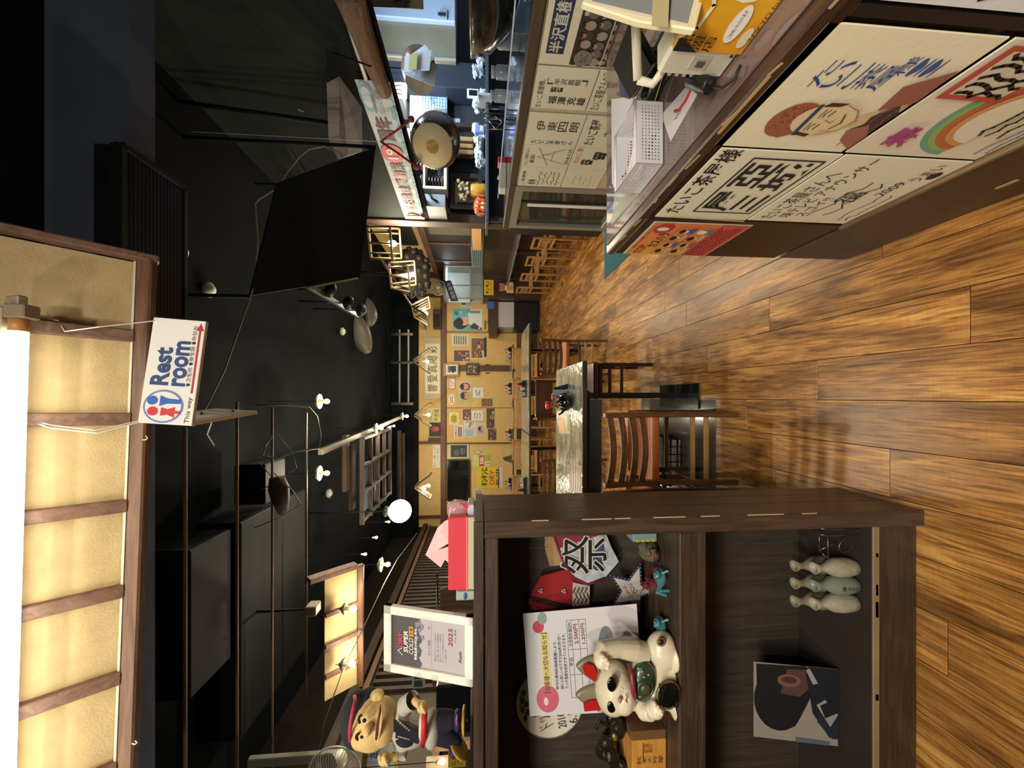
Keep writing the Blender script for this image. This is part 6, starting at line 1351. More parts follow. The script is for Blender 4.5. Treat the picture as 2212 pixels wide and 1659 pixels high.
# ================================================================ tables
TTOP = None
def table_mat(seed):
    key = ('table', seed)
    if key in _M: return _M[key]
    M = bpy.data.materials.new('table_print'); M.use_nodes = True; nt = M.node_tree; b = nt.nodes['Principled BSDF']; L = nt.links.new
    tc = nt.nodes.new('ShaderNodeTexCoord'); mp = nt.nodes.new('ShaderNodeMapping'); mp.inputs['Location'].default_value = (seed, seed*2, 0); mp.inputs['Scale'].default_value = (1, 2.2, 1); L(tc.outputs['Object'], mp.inputs[0])
    n = nt.nodes.new('ShaderNodeTexNoise'); n.inputs['Scale'].default_value = 3; n.inputs['Detail'].default_value = 8; n.inputs['Distortion'].default_value = 2; L(mp.outputs[0], n.inputs[0])
    r = nt.nodes.new('ShaderNodeValToRGB'); e = r.color_ramp.elements; e[0].position = .36; e[0].color = lin('#4d5248'); e[1].position = .64; e[1].color = lin('#a8a68c'); q = e.new(.5); q.color = lin('#7a8078')
    L(n.outputs['Fac'], r.inputs[0]); L(r.outputs[0], b.inputs['Base Color']); b.inputs['Roughness'].default_value = .16; b.inputs['Coat Weight'].default_value = .6; b.inputs['Coat Roughness'].default_value = .05
    n2 = nt.nodes.new('ShaderNodeTexNoise'); n2.inputs['Scale'].default_value = 28; n2.inputs['Detail'].default_value = 2; L(tc.outputs['Object'], n2.inputs[0])
    bp = nt.nodes.new('ShaderNodeBump'); bp.inputs['Strength'].default_value = .35; bp.inputs['Distance'].default_value = .01; L(n2.outputs['Fac'], bp.inputs['Height']); L(bp.outputs[0], b.inputs['Normal']); L(bp.outputs[0], b.inputs['Coat Normal'])
    _M[key] = M; return M
IRON = mat('#141416', .35, .4)
def table(x0, x1, y0, y1, z, label, seed, posts, skirt=False, foot=True):
    t = thing('dining_table', label, 'table', ((x0+x1)/2, (y0+y1)/2, 0), 'dining tables')
    part(MB().box((x0, y0, z-.004), (x1, y1, z)), 'table_top', table_mat(seed), t, .001)
    part(MB().box((x0-.004, y0-.004, z-.034), (x1+.004, y1+.004, z-.0045)), 'edge_band', mat('#3a3227', .35, var=.1), t, .003)
    if skirt:
        mb = MB(); n = int((x1-.25-x0)/.008)
        for k in range(n): xx = x0+.008*k; mb.add([(xx, y0+.06, z-.0345), (xx+.004, y0+.054, z-.0345), (xx+.008, y0+.06, z-.0345), (xx, y0+.06, z-.15), (xx+.004, y0+.054, z-.15), (xx+.008, y0+.06, z-.15)], [(0, 3, 4, 1), (1, 4, 5, 2)])
        part(mb, 'ribbed_panel', mat('#5b6060', .3, .15, coat=.6), t)
    for px in posts:
        part(MB().box((px-.02, (y0+y1)/2-.02, .012) if not skirt else (px-.018, y0+.0, .012), (px+.02, (y0+y1)/2+.02, z-.034) if not skirt else (px+.018, y0+.036, z-.034)), 'post', IRON, t, .002)
        if foot: part(MB().box((px-.09, y0-.14 if skirt else y0+.05, 0.0005), (px+.08, y0+.40 if skirt else y1-.05, .012)), 'base_plate', mat('#1c2422', .12, .6, coat=.5), t, .003)
        part(MB().box((px-.03, y0+.03, z-.06), (px+.03, y1-.03, z-.0345)), 'top_bracket', IRON, t, .002)
    return t
T1t = table(-1.25, .237, 2.53, 3.43, .74, 'nearest table with printed grey top and black ribbed skirt', 1, (.01, -1.18), True)
table(-.53, 1.04, 5.4, 6.4, .74, 'middle table with printed grey top nearest the aisle', 5, (.72, -.3))
table(-1.75, -.55, 5.4, 6.4, .74, 'middle table with printed grey top on the left by the cabinet', 9, (-.8, -1.5))
table(-.15, 1.12, 8.25, 9.0, .74, 'far table before the calligraphy posters', 12, (.7, .1))
table(-2.3, -.17, 8.25, 9.0, .74, 'far table below the television and yellow beer poster', 15, (-.4, -2.0))
# ceiling of flyers on the near table
def tflat(name, pts, m, label, cat, z=.7405): return flat(name, pts, m, label, cat, z, .0008)
flat('table_flyer', [(1207, 888), (1208, 936), (1232, 938), (1230, 888)], mat('#a9a48e', .3, coat=.4), 'small flyer with orange dish and green vegetable printed, under the table film', 'flyer', .7402)
t, P = flat('orange_dish_print', [(1209, 900), (1210, 932), (1221, 934), (1217, 903)], mat('#c98a3a', .4, coat=.4, var=.4, vscale=60), 'orange dish picture on the near table beside the green one', 'print', .7415)
t, P = flat('green_dish_print', [(1225, 895), (1226, 928), (1234, 934), (1231, 896)], mat('#6a7a2a', .4, coat=.4, var=.5, vscale=80), 'green vegetable picture on the near table beside the orange one', 'print', .7415)
t, P = flat('menu_leaflet', [(1231, 990), (1256, 1008), (1257, 1066), (1230, 1062)], mat('#8f8672', .35, coat=.4), 'large printed menu lying on the near table left half', 'leaflet', .7405)
mb = MB()
for k in range(5): a = atz(1233+5*k, 1003+2*k, .7418); b = atz(1233+5*k, 1060, .7418); mb.beam(a, b, .008, .0006)
part(mb, 'print_row', mat('#7a4438', .5), t)
# condiments
def cond(x, y, z, label, ang=0, sc_=1):
    wh = label.replace('black condiment tray ', '')
    t = thing('condiment_tray', label, 'condiment tray', (x, y, z), 'condiment trays')
    Rm = Matrix.Translation((x, y, z)) @ Matrix.Rotation(ang, 4, 'Z') @ Matrix.Scale(sc_, 4)
    def Q(*p): return Rm @ V(p)
    part(MB().box((-.13, -.07, .0005), (.13, .07, .008), Rm), 'tray', mat('#141414', .3, coat=.4), t, .002)
    part(MB().box((-.13, .062, .008), (.13, .07, .05), Rm), 'rack_back', mat('#19191a', .35, coat=.3), t, .002)
    def bottle(px, py, h, r, cm, capm, nm):
        u = thing('sauce_bottle', nm, 'bottle', Q(px, py, .0085), 'sauce bottles on the tables')
        part(MB().lathe([(r*.9, 0), (r, .01), (r, h*.55), (r*.45, h*.72), (r*.45, h*.8)], Q(px, py, .0085), 16), 'bottle', cm, u)
        part(MB().lathe([(r*.55, h*.8), (r*.62, h*.82), (r*.75, h), (r*.3, h+.004)], Q(px, py, .0085), 16, capt=True), 'cap', capm, u)
    bottle(.07, 0, .13, .024, mat('#20100a', .1, coat=.6), mat('#b0202c', .35), 'dark soy bottle, tray '+wh)
    bottle(.0, 0, .11, .024, mat('#b8b2a2', .15, alpha=.8), mat('#c0242c', .35), 'clear salt bottle, tray '+wh)
    u = thing('chopstick_box', 'grey pick box, tray '+wh, 'box', Q(-.07, 0, .0085), 'boxes on the condiment trays'); part(MB().box((-.11, -.03, .0085), (-.05, .03, .10), Rm), 'box', mat('#8d9294', .4), u, .003); part(MB().box((-.105, -.025, .10), (-.055, .025, .104), Rm), 'lid', mat('#3a3a3c', .4), u, .001)
    return t
p = atz(1236, 868, .74)
pt = thing('tea_pot', 'round black glossy teapot on the near table', 'teapot', (p.x, p.y, .7408)); c_ = V((p.x, p.y+.02, .7408))
part(MB().lathe([(.04, .0), (.062, .02), (.07, .05), (.06, .08), (.03, .096), (.0, .10)], c_, 26), 'body', mat('#141512', .08, coat=.8), pt); part(MB().tube([c_+V((-.05, -.01, .05)), c_+V((-.085, -.015, .08)), c_+V((-.095, -.015, .10))], [.014, .009, .007], 10), 'spout', mat('#141512', .1, coat=.8), pt); part(MB().ell(c_+V((0, 0, .108)), .011), 'lid_knob', mat('#141512', .1, coat=.8), pt)
part(MB().tube([c_+V((.03, .0, .09)), c_+V((.05, 0, .135)), c_+V((-.02, 0, .15)), c_+V((-.04, 0, .10))], .004, 8), 'handle', IRON, pt)
for nm, X, h, r, cm in (('tall clear pepper mill with red cap on the near table', 875, .155, .026, mat('#a88f70', .15, alpha=.85)), ('short clear spice jar with red cap behind the teapot', 884, .115, .024, mat('#b8b2a2', .15, alpha=.85))):
    q = atz(1214, X if r > .025 else 861, .741); q.y = 3.05 if r > .025 else 3.0; q.x = (857-X)/831*3.1 if r > .025 else .0
    u = thing('spice_bottle', nm, 'bottle', (q.x, q.y, .7408))
    part(MB().lathe([(r*.9, 0), (r, .01), (r*.8, h*.55), (r*.6, h*.7)], (q.x, q.y, .7408), 16), 'jar', cm, u); part(MB().lathe([(r*.8, h*.7), (r*.85, h*.75), (r*1.3, h), (r*.9, h+.004)], (q.x, q.y, .7408), 16, capt=True), 'cap', mat('#c4202c', .35), u)
u = thing('menu_stand', 'small blue and white menu card standing by the teapot', 'menu', (.01, 2.98, .7408)); part(MB().box((-.01, 2.94, .7408), (.055, 2.944, .86)), 'card', mat('#8fa0a8', .5), u); part(MB().quad((.06, 2.94, .7408), (.10, 2.96, .7408), (.07, 2.97, .85), (.04, 2.95, .85), .002), 'dark_leaf', mat('#1f2338', .5), u)
u = thing('tooth_pick_pot', 'small white cylindrical pot beside the red capped jars', 'pot', (-.08, 3.1, .7408)); part(MB().lathe([(.014, 0), (.016, .05), (.014, .052)], (-.10, 3.12, .7408), 12, capt=True), 'pot', mat('#c9c5b6', .4), u); part(MB().lathe([(.0145, .0525), (.012, .06)], (-.10, 3.12, .7408), 12, capt=True), 'lid', mat('#8d8a80', .4), u)
cond(.12, 5.75, .7405, 'black condiment tray on the middle table, right one'); cond(-1.32, 5.7, .7405, 'black condiment tray on the middle table by the cabinet', PI)
cond(.98, 8.5, .7405, 'black condiment tray at the right end of the far table'); cond(.18, 8.5, .7405, 'black condiment tray in the middle of the far table'); cond(-.85, 8.5, .7405, 'black condiment tray below the group photographs'); cond(-1.95, 8.55, .7405, 'black condiment tray below the yellow beer poster')
for i, (x, y, s_) in enumerate(((.80, 8.6, 1), (-1.4, 8.6, 1.3))):
    u = thing('napkin_holder', ('small golden ornament on the far table', 'dark wooden fan-shaped menu holder on the far table')[i], 'holder', (x, y, .7405)); part(MB().prism([(x-.06*s_, y, .7405), (x+.06*s_, y, .7405), (x+.03*s_, y, .7405+.14*s_), (x-.02*s_, y, .7405+.12*s_)], (0, .03, 0)), 'body', mat(('#a8884a', '#4a3a28')[i], .5), u, .003); part(MB().box((x-.07*s_, y-.02, .7405), (x+.07*s_, y+.05, .7465)), 'base', mat('#3a2d20', .5), u, .001)
# ================================================================ chairs
def chair(label, wood_a, wood_b, seat_hex, w_=.375, hB=.76, solid=False, group='slat back chairs'):
    t = thing('dining_chair', label, 'chair', (0, 0, 0), group)
    WZ = wood(wood_a, wood_b, 'Z', .4, 4); WX = wood(wood_a, wood_b, 'X', .4, 4); lt = mat('#b0905c', .5)
    hw = w_/2-.015; dp_ = .40
    for s_ in (-1, 1):
        part(MB().tube([V((s_*hw, .01, 0)), V((s_*hw, .035, .25)), V((s_*hw, .045, .43)), V((s_*hw, .02, .60)), V((s_*hw, -.02, hB))], .0001, 4) if False else MB().beam((s_*hw, .0, 0), (s_*hw, .045, .43), .027, .036, (0, -1, 0)).beam((s_*hw, .045, .425), (s_*hw, -.015, hB), .027, .036, (0, -1, 0)), 'leg', WZ, t, .003)
        part(MB().beam((s_*hw, dp_, 0), (s_*hw, dp_-.01, .415), .03, .03, (0, 1, 0)), 'leg', WZ, t, .003)
        part(MB().beam((s_*hw, .02, .20), (s_*hw, dp_-.01, .20), .016, .024), 'side_stretcher', WX, t, .002)
        part(MB().beam((s_*hw, .03, .40), (s_*hw, dp_, .40), .018, .035), 'seat_rail', WX, t, .002)
    for z_ in (.165, .245): part(MB().box((-hw+.012, .012, z_-.012), (hw-.012, .03, z_+.012)), 'stretcher', wood('#93733f', '#b8945a', 'X', .5, 4), t, .002)
    part(MB().box((-hw+.012, dp_-.02, .20), (hw-.012, dp_, .225)), 'stretcher', WX, t, .002)
    if solid:
        part(MB().box((-hw+.012, .0, .60), (hw-.012, .022, hB-.005)), 'back_board', WX, t, .004); part(MB().box((-hw+.012, .02, .47), (hw-.012, .04, .52)), 'back_rail', WX, t, .003); part(MB().box((-.02, .012, .52), (.02, .03, .60)), 'back_strut', WX, t, .002)
    else:
        for k, z_ in enumerate((.725, .66, .595, .535)):
            yb_ = .045-(z_-.43)/(hB-.43)*.06; mb = MB(); n = 8
            for j in range(n):
                u0, u1 = j/n, (j+1)/n; c0_, c1_ = math.sin(PI*u0)*.028, math.sin(PI*u1)*.028
                xa, xb = -hw+.012+(2*hw-.024)*u0, -hw+.012+(2*hw-.024)*u1
                mb.beam((xa, yb_-c0_+.0, z_-c0_*.35), (xb, yb_-c1_, z_-c1_*.35), .010, .034)
            part(mb, 'back_slat', WX, t, .001)
    mb = MB().box((-hw-.012, .05, .417), (hw+.012, dp_+.02, .462)); o = part(mb, 'seat', mat(seat_hex, .38, var=.06, vscale=6, bump=.05, bscale=200), t); b_ = o.modifiers.new('bevel', 'BEVEL'); b_.width = .014; b_.segments = 3
    return t
C0 = chair('brown slat-back chair with orange-tan seat at the near table, back to camera', '#4a301c', '#70502f', '#b0622f', .405)
C0.location = (-.288, 2.03, 0)
clone(C0, (-.72, 2.06, 0), 0, 'brown slat-back chair half hidden by the cabinet at the near table')
ch = [((.44, 4.22), 'slat-back chair at the middle table, rightmost by the aisle'), ((-.90, 4.25), 'slat-back chair at the middle table, close to the cabinet')]
for (x, y), l in ch: clone(C0, (x, y, 0), 0, l)
CS = chair('solid-back dark brown chair at the middle table behind the teapot', '#3a2114', '#553219', '#5a2a1e', .42, .80, True); CS.location = (-.02, 4.35, 0)
CL = chair('light wooden chair at the far table, right of the condiment tray', '#9a7444', '#bd9560', '#a87a48', .42, .80, True, 'light wooden chairs at the far tables'); CL.location = (.75, 7.55, 0)
for x, l in ((.15, 'second from the right'), (-.42, 'third from the right'), (-1.05, 'fourth from the right'), (-1.75, 'leftmost in view')): clone(CL, (x, 7.55, 0), 0, 'light wooden chair with its back to us at the far tables, %s' % l)
for x, y, l in ((.55, 6.9, 'right'), (-.2, 6.9, 'middle'), (-1.1, 6.9, 'left')): clone(CL, (x, y, 0), PI, 'light wooden chair behind the middle tables facing us, %s one' % l)
# stool with padded dark-red seat
p = (.165, 3.04)
st = thing('padded_stool', 'dark stool with glossy maroon seat tucked at the near table end', 'stool', (.16, 3.05, 0))
SW = wood('#22120b', '#351d12', 'Z', .35, 3)
x0_, x1_, y0_, y1_ = -.02, .285, 3.07, 3.42
part(MB().box((x0_, y0_, .455), (x1_, y1_, .50)), 'seat', mat('#5e231c', .25, coat=.4), st, .01); part(MB().box((x0_+.01, y0_+.01, .425), (x1_-.01, y1_-.01, .4545)), 'seat_frame', SW, st, .003)
for xx in (x0_+.02, x1_-.02):
    for yy in (y0_+.02, y1_-.02): part(MB().box((xx-.014, yy-.014, 0), (xx+.014, yy+.014, .4245)), 'leg', SW, st, .002)
for z_ in (.26, .36): part(MB().box((x0_+.034, y0_+.012, z_-.012), (x1_-.034, y0_+.03, z_+.012)), 'stretcher', SW, st, .002)
part(MB().box((x0_+.012, y0_+.034, .20), (x0_+.03, y1_-.034, .225)), 'stretcher', SW, st, .002); part(MB().box((x1_-.03, y0_+.034, .20), (x1_-.012, y1_-.034, .225)), 'stretcher', SW, st, .002)
# painted floor reflection, and luggage basket under the chair
bk2 = thing('luggage_basket', 'black plastic luggage basket on the floor under the near table', 'basket', (-.42, 2.75, 0)); bm = mat('#0f0f12', .3, coat=.3)
bx0, bx1, by0, by1 = -.62, -.30, 2.62, 2.95
part(MB().box((bx0, by0, .001), (bx1, by1, .008)), 'bottom', bm, bk2)
for k in range(3):
    z_ = .03+.055*k; part(MB().tube([(bx0-.01*k, by0-.01*k, z_), (bx1+.01*k, by0-.01*k, z_), (bx1+.01*k, by1+.01*k, z_), (bx0-.01*k, by1+.01*k, z_)], .009, 6, closed=True), 'hoop', bm, bk2)
mb = MB()
for k in range(7): xx = bx0+(bx1-bx0)*k/6; mb.beam((xx, by0, .008), (xx, by0-.02, .14), .008, .005, (0, 1, 0)); mb.beam((xx, by1, .008), (xx, by1+.02, .14), .008, .005, (0, 1, 0))
part(mb, 'bar', bm, bk2)
fm = thing('floor_reflection_sheet', 'grey translucent sheet painting a reflection on the floor around the near table', 'floor reflection', (-.4, 2.7, .001)); part(MB().box((-1.3, 2.22, .0005), (-.02, 3.3, .0015)), 'sheet', mat('#6b625c', .12, alpha=.55, coat=.5), fm)  # grey reflection on the planks, put in as a translucent sheet
# ================================================================ back wall papers
BY_ = BACK-.006
def bp_(name, X0, X1, Y0, Y1, m, label, cat, group=None, th=.004, y=BACK): return wallsheet(name, X0, X1, Y0, Y1, y-.002-th, mat(m, .5) if isinstance(m, str) else m, label, cat, group, th)
S = bp_('calligraphy_scroll', 914, 953, 729, 862, '#b5a585', 'long framed scroll with five large brushed characters high on the back wall', 'scroll', th=.02)
S.rect(.09, .12, .90, .92, '#d6d0b0', 1)
for i, ch in enumerate('響愛真喝彩'): S.text(ch, .12+.155*i, .24, .235+.155*i, .80, '#14120f', 2, bold=.0, rot=(.05, -.1, 0, .12, -.05)[i])
S.text('平成年', .545, .62, .60, .80, '#3a3a34', 2); S.done('calligraphy')
S = bp_('long_notice', 935, 950, 961, 1010, '#d9d6c8', 'long white handwritten notice left of the red hand print', 'notice'); S.text('いらっしゃいませ、店内では', .04, .50, .85, .90, '#2a2826', 2); S.text('静かにお願いします', .03, .10, .96, .42, '#2a2826', 2); S.done('lettering')
S = bp_('yellow_notice', 923, 951, 881, 912, '#c9bd7a', 'yellow drawn notice above the timber beam', 'notice'); S.text('魚市場', .08, .5, .9, .95, '#3a3524', 2); S.scrawl(.1, .1, .9, .45, '#5a5a3a', 2, .01, 3); S.rect(.1, .8, .35, .95, '#d8c31e', 3); S.done('lettering')
S = bp_('hand_print_plaque', 927, 952, 913, 943, '#121114', 'black plaque with a red hand print', 'plaque', th=.015)
S.ell(.55, .68, .17, .2, '#c2453a', 2)
for k, (x, y) in enumerate(((.30, .52), (.38, .28), (.52, .20), (.66, .25), (.78, .45))): S.line([(.55, .65), (x, y)], .022, '#c2453a', 2)
S.done('hand_print')
bp_('dark_board', 925, 953, 945, 953, '#3a2c20', 'narrow dark board beside the hand print plaque', 'board')
S = bp_('calligraphy_plaque', 958, 991, 785, 812, '#8a7a54', 'gold framed white plaque with one bold black character on the beam', 'plaque', th=.02, y=BACK-.1); S.rect(.12, .18, .88, .90, '#cfd0c4', 1); S.text('福', .22, .25, .80, .84, '#0f0f10', 2, bold=.05); S.done('character')
S = bp_('black_wood_plaque', 1007, 1034, 785, 810, '#1c1613', 'black square plaque with raised golden characters on the timber post', 'plaque', th=.03, y=BACK-.06); 
for i, ch in enumerate('太鼓茶屋'): S.text(ch, .54-.42*(i//2), .08+.44*(i % 2), .92-.42*(i//2), .48+.44*(i % 2), '#a8906a', 2, bold=.03)
S.done('characters')
S = bp_('red_bordered_notice', 969, 984, 816, 841, '#c45a4a', 'small white notice with red border left of the gold framed plaque', 'notice'); S.rect(.08, .12, .92, .88, '#dcd8cc', 1); S.text('席の案内', .2, .2, .85, .45, '#2a2622', 2); S.text('お願い', .3, .55, .7, .8, '#2a2622', 2); S.done('lettering')
S = bp_('orange_bordered_notice', 967, 984, 850, 876, '#d8a060', 'small white notice with orange leafy border', 'notice'); S.ell(.5, .5, .42, .38, '#dcd8cc', 1); S.rows(.2, .3, .8, .75, 4, '#4a4640', 3); S.done('lettering')
S = bp_('couple_poster', 988, 1020, 822, 869, '#b0a884', 'pale green poster with two smiling people', 'poster'); S.rect(0, .0, .5, 1, '#9aa880', 1); S.rect(.5, 0, 1, 1, '#c2a896', 1); S.face(.30, .55, .16, '#c98f6a', '#2a1a14'); S.face(.72, .5, .15, '#cf9a78', '#14110f', female=True); S.text('いいね', .1, .05, .5, .2, '#e8e4d8', 6); S.done('poster_print')
S = bp_('signed_card', 1021, 1044, 837, 859, '#cfcfc8', 'white signed card below the couple poster', 'card'); S.scrawl(.2, .2, .8, .75, '#3a3a3a', 2, .012, 5); S.done('signature')
S = bp_('old_photograph', 1040, 1064, 861, 878, '#8a6c50', 'brownish group photograph low on the wall', 'photograph'); S.rect(.05, .05, .95, .95, '#6e523c', 1)
for i in range(8): S.ell(.15+.1*i, .3+.2*(i % 3), .05, .09, '#b8977a', 2); S.ell(.15+.1*i, .22+.2*(i % 3), .05, .05, '#2a211b', 3)
S.done('photo_print')
def tiny(X0, X1, Y0, Y1, m, label, kind=0, seed=1, cat='notice', name='wall_notice', th=.004):
    S = bp_(name, X0, X1, Y0, Y1, m, label, cat, 'papers pinned on the back wall', th)
    if kind == 0: S.rows(.12, .12, .9, .9, 6, '#5a5650', seed)
    elif kind == 1:
        rd = random.Random(seed); S.rect(.04, .04, .96, .96, rd.choice(['#5a4436', '#4a3a34', '#6e5444']), 1)
        for i in range(9): x, y = rd.uniform(.12, .88), rd.uniform(.2, .8); S.ell(x, y+.1, .09, .12, rd.choice(['#8a8478', '#2b2726', '#9c3f36', '#c2b8a4']), 2); S.ell(x, y, .055, .07, '#c0957a', 3); S.ell(x, y-.04, .056, .04, '#1f1815', 4)
    elif kind == 2: S.scrawl(.15, .15, .85, .85, '#3f4046', 3, .01, seed)
    return S
S = tiny(971, 991, 891, 917, '#d2cca4', 'white notice with a big yellow oval of text', 3); S.ell(.5, .5, .46, .42, '#cdbf3a', 1); S.rows(.2, .2, .8, .8, 4, '#3a3820', 2, l=2); S.done('lettering')
S = tiny(981, 1000, 918, 945, '#d6d0cc', 'white notice with purple and black lines below the yellow oval notice', 3); S.text('お知らせ', .05, .08, .95, .32, '#6a2a6a', 2, bold=.03); S.rows(.05, .42, .95, .92, 3, '#2a2626', 4, .3); S.done('lettering')
tiny(999, 1018, 883, 908, '#b9b09c', 'upright portrait snapshot right of the yellow oval notice', 1, 4, 'photograph', 'wall_photograph').done()
tiny(1019, 1043, 887, 908, '#d0d0ca', 'white card with looping grey signature in the photo cluster', 2, 7, 'card', 'signed_card').done()
S = tiny(1002, 1029, 910, 925, '#c4c0c4', 'small white poster with two dark haired people', 3); S.face(.3, .5, .13, '#c49a7c'); S.face(.62, .55, .12, '#c49a7c', female=True); S.rows(.8, .2, .97, .9, 4, '#5a5a60', 2); S.done()
S = tiny(1002, 1029, 926, 944, '#b4c4cc', 'pale blue card of handwritten columns', 3); S.scrawl(.1, .1, .9, .9, '#4a6272', 5, .008, 8, vert=True); S.done()
S = tiny(1031, 1049, 913, 939, '#b9b8ac', 'cartoon portrait card with round smiling face', 3); S.face(.5, .5, .2, '#c8a184', '#1f1c1e'); S.scrawl(.05, .05, .3, .9, '#3a4a5a', 3, .006, 3, vert=True); S.done()
tiny(1051, 1068, 882, 925, '#7a4434', 'long strip of group photographs, upper right', 1, 11, 'photograph', 'wall_photograph').done()
tiny(1054, 1072, 926, 951, '#8a6454', 'tilted group photograph under the long strip', 1, 13, 'photograph', 'wall_photograph').done()
S = bp_('framed_picture', 969, 1013, 958, 991, '#b9b4a4', 'white framed dark photograph leaning right of the television', 'picture', th=.03); S.rect(.1, .1, .9, .9, '#26262a', 1); S.ell(.4, .4, .2, .15, '#4a4a50', 2); S.text('SUPER', .3, .6, .7, .7, '#9a9a9c', 2); S.rows(.3, .75, .7, .82, 1, '#7a7a7c', 3); S.done()
# television
a, b = aty(965.5, 1082, BACK-.09), aty(1014.5, 993, BACK-.09)
tv = thing('television', 'black flat television on the back wall', 'television', ((a.x+b.x)/2, a.y, b.z)); part(MB().box((a.x, BACK-.09, b.z), (b.x, BACK-.05, a.z)), 'case', mat('#0d0e10', .4), tv, .006); part(MB().box((a.x+.012, BACK-.0915, b.z+.02), (b.x-.012, BACK-.0901, a.z-.012)), 'screen', mat('#050607', .1, coat=1), tv); part(MB().box(((a.x+b.x)/2-.2, BACK-.05, (a.z+b.z)/2-.1), ((a.x+b.x)/2+.2, BACK, (a.z+b.z)/2+.1)), 'wall_mount', mat('#111111', .5), tv)
S = bp_('small_round_sticker', 1023, 1040, 971, 982, '#b8b4a0', 'small round cream sticker below the framed dark photograph', 'sticker'); S.ell(.5, .5, .45, .45, '#8f8a70', 1); S.ell(.5, .5, .3, .3, '#c4c0aa', 2); S.done()
S = bp_('price_poster', 1022, 1060, 982, 1009, '#b9b23a', 'yellow-green poster with the price 330 on red', 'poster'); S.rect(.1, .35, .95, .64, '#a83236', 1); S.text('330', .22, .38, .78, .61, '#e4e0dc', 2, bold=.03); S.text('円', .80, .50, .92, .6, '#e4e0dc', 2); S.rect(.05, .05, .95, .3, '#d0cc90', 1); S.text('ハイボール', .1, .1, .9, .25, '#5a5a20', 2); S.rect(.1, .70, .45, .95, '#d9d4c4', 1); S.rect(.2, .74, .36, .92, '#c4862a', 2); S.rect(.5, .70, .95, .95, '#8fa82a', 1); S.done()
S = bp_('beer_poster', 1030, 1086, 1009, 1055, '#cfc8b0', 'large yellow beer poster with black and red lettering', 'poster'); S.rect(.0, .0, 1, .82, '#d9b81e', 1); S.rect(0, 0, 1, .3, '#cdbb2a', 2); S.rect(0, .82, 1, .86, '#4a4a8c', 2); S.text('キンキンに', .12, .16, .98, .42, '#15140e', 3, bold=.04); S.text('SUPER', .42, .46, .62, .50, '#a8322c', 3); S.text('DRY', .18, .50, .86, .68, '#b03428', 3, bold=.01); S.text('冷やしてます', .14, .72, .92, .88, '#1c1a14', 3, bold=.03); S.done('poster_print')
tiny(1024, 1043, 1057, 1069, '#c9c7bc', 'small white printed notice left of the beer poster', 0, 9).done()
S = bp_('pink_posters', 972, 1020, 1083, 1110, '#c9bcc0', 'white and pink papers under the left end of the television', 'poster'); S.rect(.1, .4, .9, .9, '#c85a78', 1); S.text('お得', .2, .5, .8, .8, '#e8dce0', 2); S.rows(.1, .08, .9, .3, 2, '#4a4a5a', 3); S.done()
# right part of the back wall
S = bp_('woman_poster', 978, 1042, 668, 713, '#4f9cb4', 'large blue poster of a woman in white with a bottle', 'poster'); S.rect(0, 0, 1, .5, '#5aa8be', 1)
S.poly([(.05, 1), (.05, .75), (.3, .55), (.75, .5), (1, .62), (1, 1)], '#c9cfd2', 2); S.ell(.30, .24, .26, .22, '#1f1713', 3); S.ell(.33, .32, .24, .2, '#5a463a', 2); S.ell(.42, .38, .20, .17, '#d9a684', 4); S.ell(.36, .22, .23, .13, '#1b1512', 5)
for d in (-.07, .07): S.line([(.43+d-.03, .36), (.43+d+.03, .36)], .008, '#2a1a14', 6)
S.ell(.43, .47, .04, .014, '#b04a40', 6); S.poly([(.08, .62), (.2, .58), (.35, .72), (.1, .98), (.02, .98)], '#46332c', 5); S.rect(.80, .60, .92, .92, '#6f8a94', 5); S.rect(.84, .48, .88, .62, '#b06048', 5); S.text('紅', .70, .08, .92, .2, '#15262e', 6, bold=.03); S.text('冷', .70, .24, .92, .34, '#e6ecec', 6); S.text('乾杯', .05, .86, .4, .93, '#e6ecec', 6); S.done('poster_print')
S = bp_('signed_card', 995, 1021, 646, 665, '#b8b6aa', 'small card with photo and signature above the woman poster', 'card'); S.rect(.35, .06, .9, .42, '#4a4844', 1); S.scrawl(.2, .5, .85, .9, '#3a3a3c', 2, .008, 4); S.done()
S = bp_('bottle_poster', 1044, 1066, 689, 713, '#c2a050', 'golden poster with a liquor bottle below the woman poster', 'poster'); S.rows(.08, .1, .9, .3, 2, '#4a3418', 3, .2); S.rect(.60, .35, .78, .9, '#5a2a18', 2); S.rect(.66, .2, .72, .36, '#8a3a28', 2); S.text('達磨', .1, .5, .45, .8, '#6a4a1c', 2); S.done()
tiny(976, 1013, 722, 747, '#c4c0ac', 'laminated certificate sheet with glossy highlights', 0, 21).done()
S = tiny(979, 1016, 756, 781, '#c4bca8', 'framed manga style ink drawing', 1, 25, 'picture', 'ink_picture'); S.done()
S = tiny(1017, 1048, 729, 775, '#cfc6b0', 'wide poster of four people with white shirts and gold lettering', 1, 27, 'poster', 'group_poster'); S.text('宴', .05, .3, .3, .8, '#b0902e', 6, bold=.04); S.done()
S2_ = bp_('black_strip', 1046, 1050, 729, 771, '#141414', 'black strip along the lower edge of the group poster', 'strip', th=.02)
for i, Y in enumerate((788, 806)): bp_('wall_hook', 1049, 1057, Y-1, Y+1, '#1c1712', 'small dark bar on the back wall under the black plaque, %s of the post' % ('right', 'left')[i], 'hook', 'hooks by the post', .02)
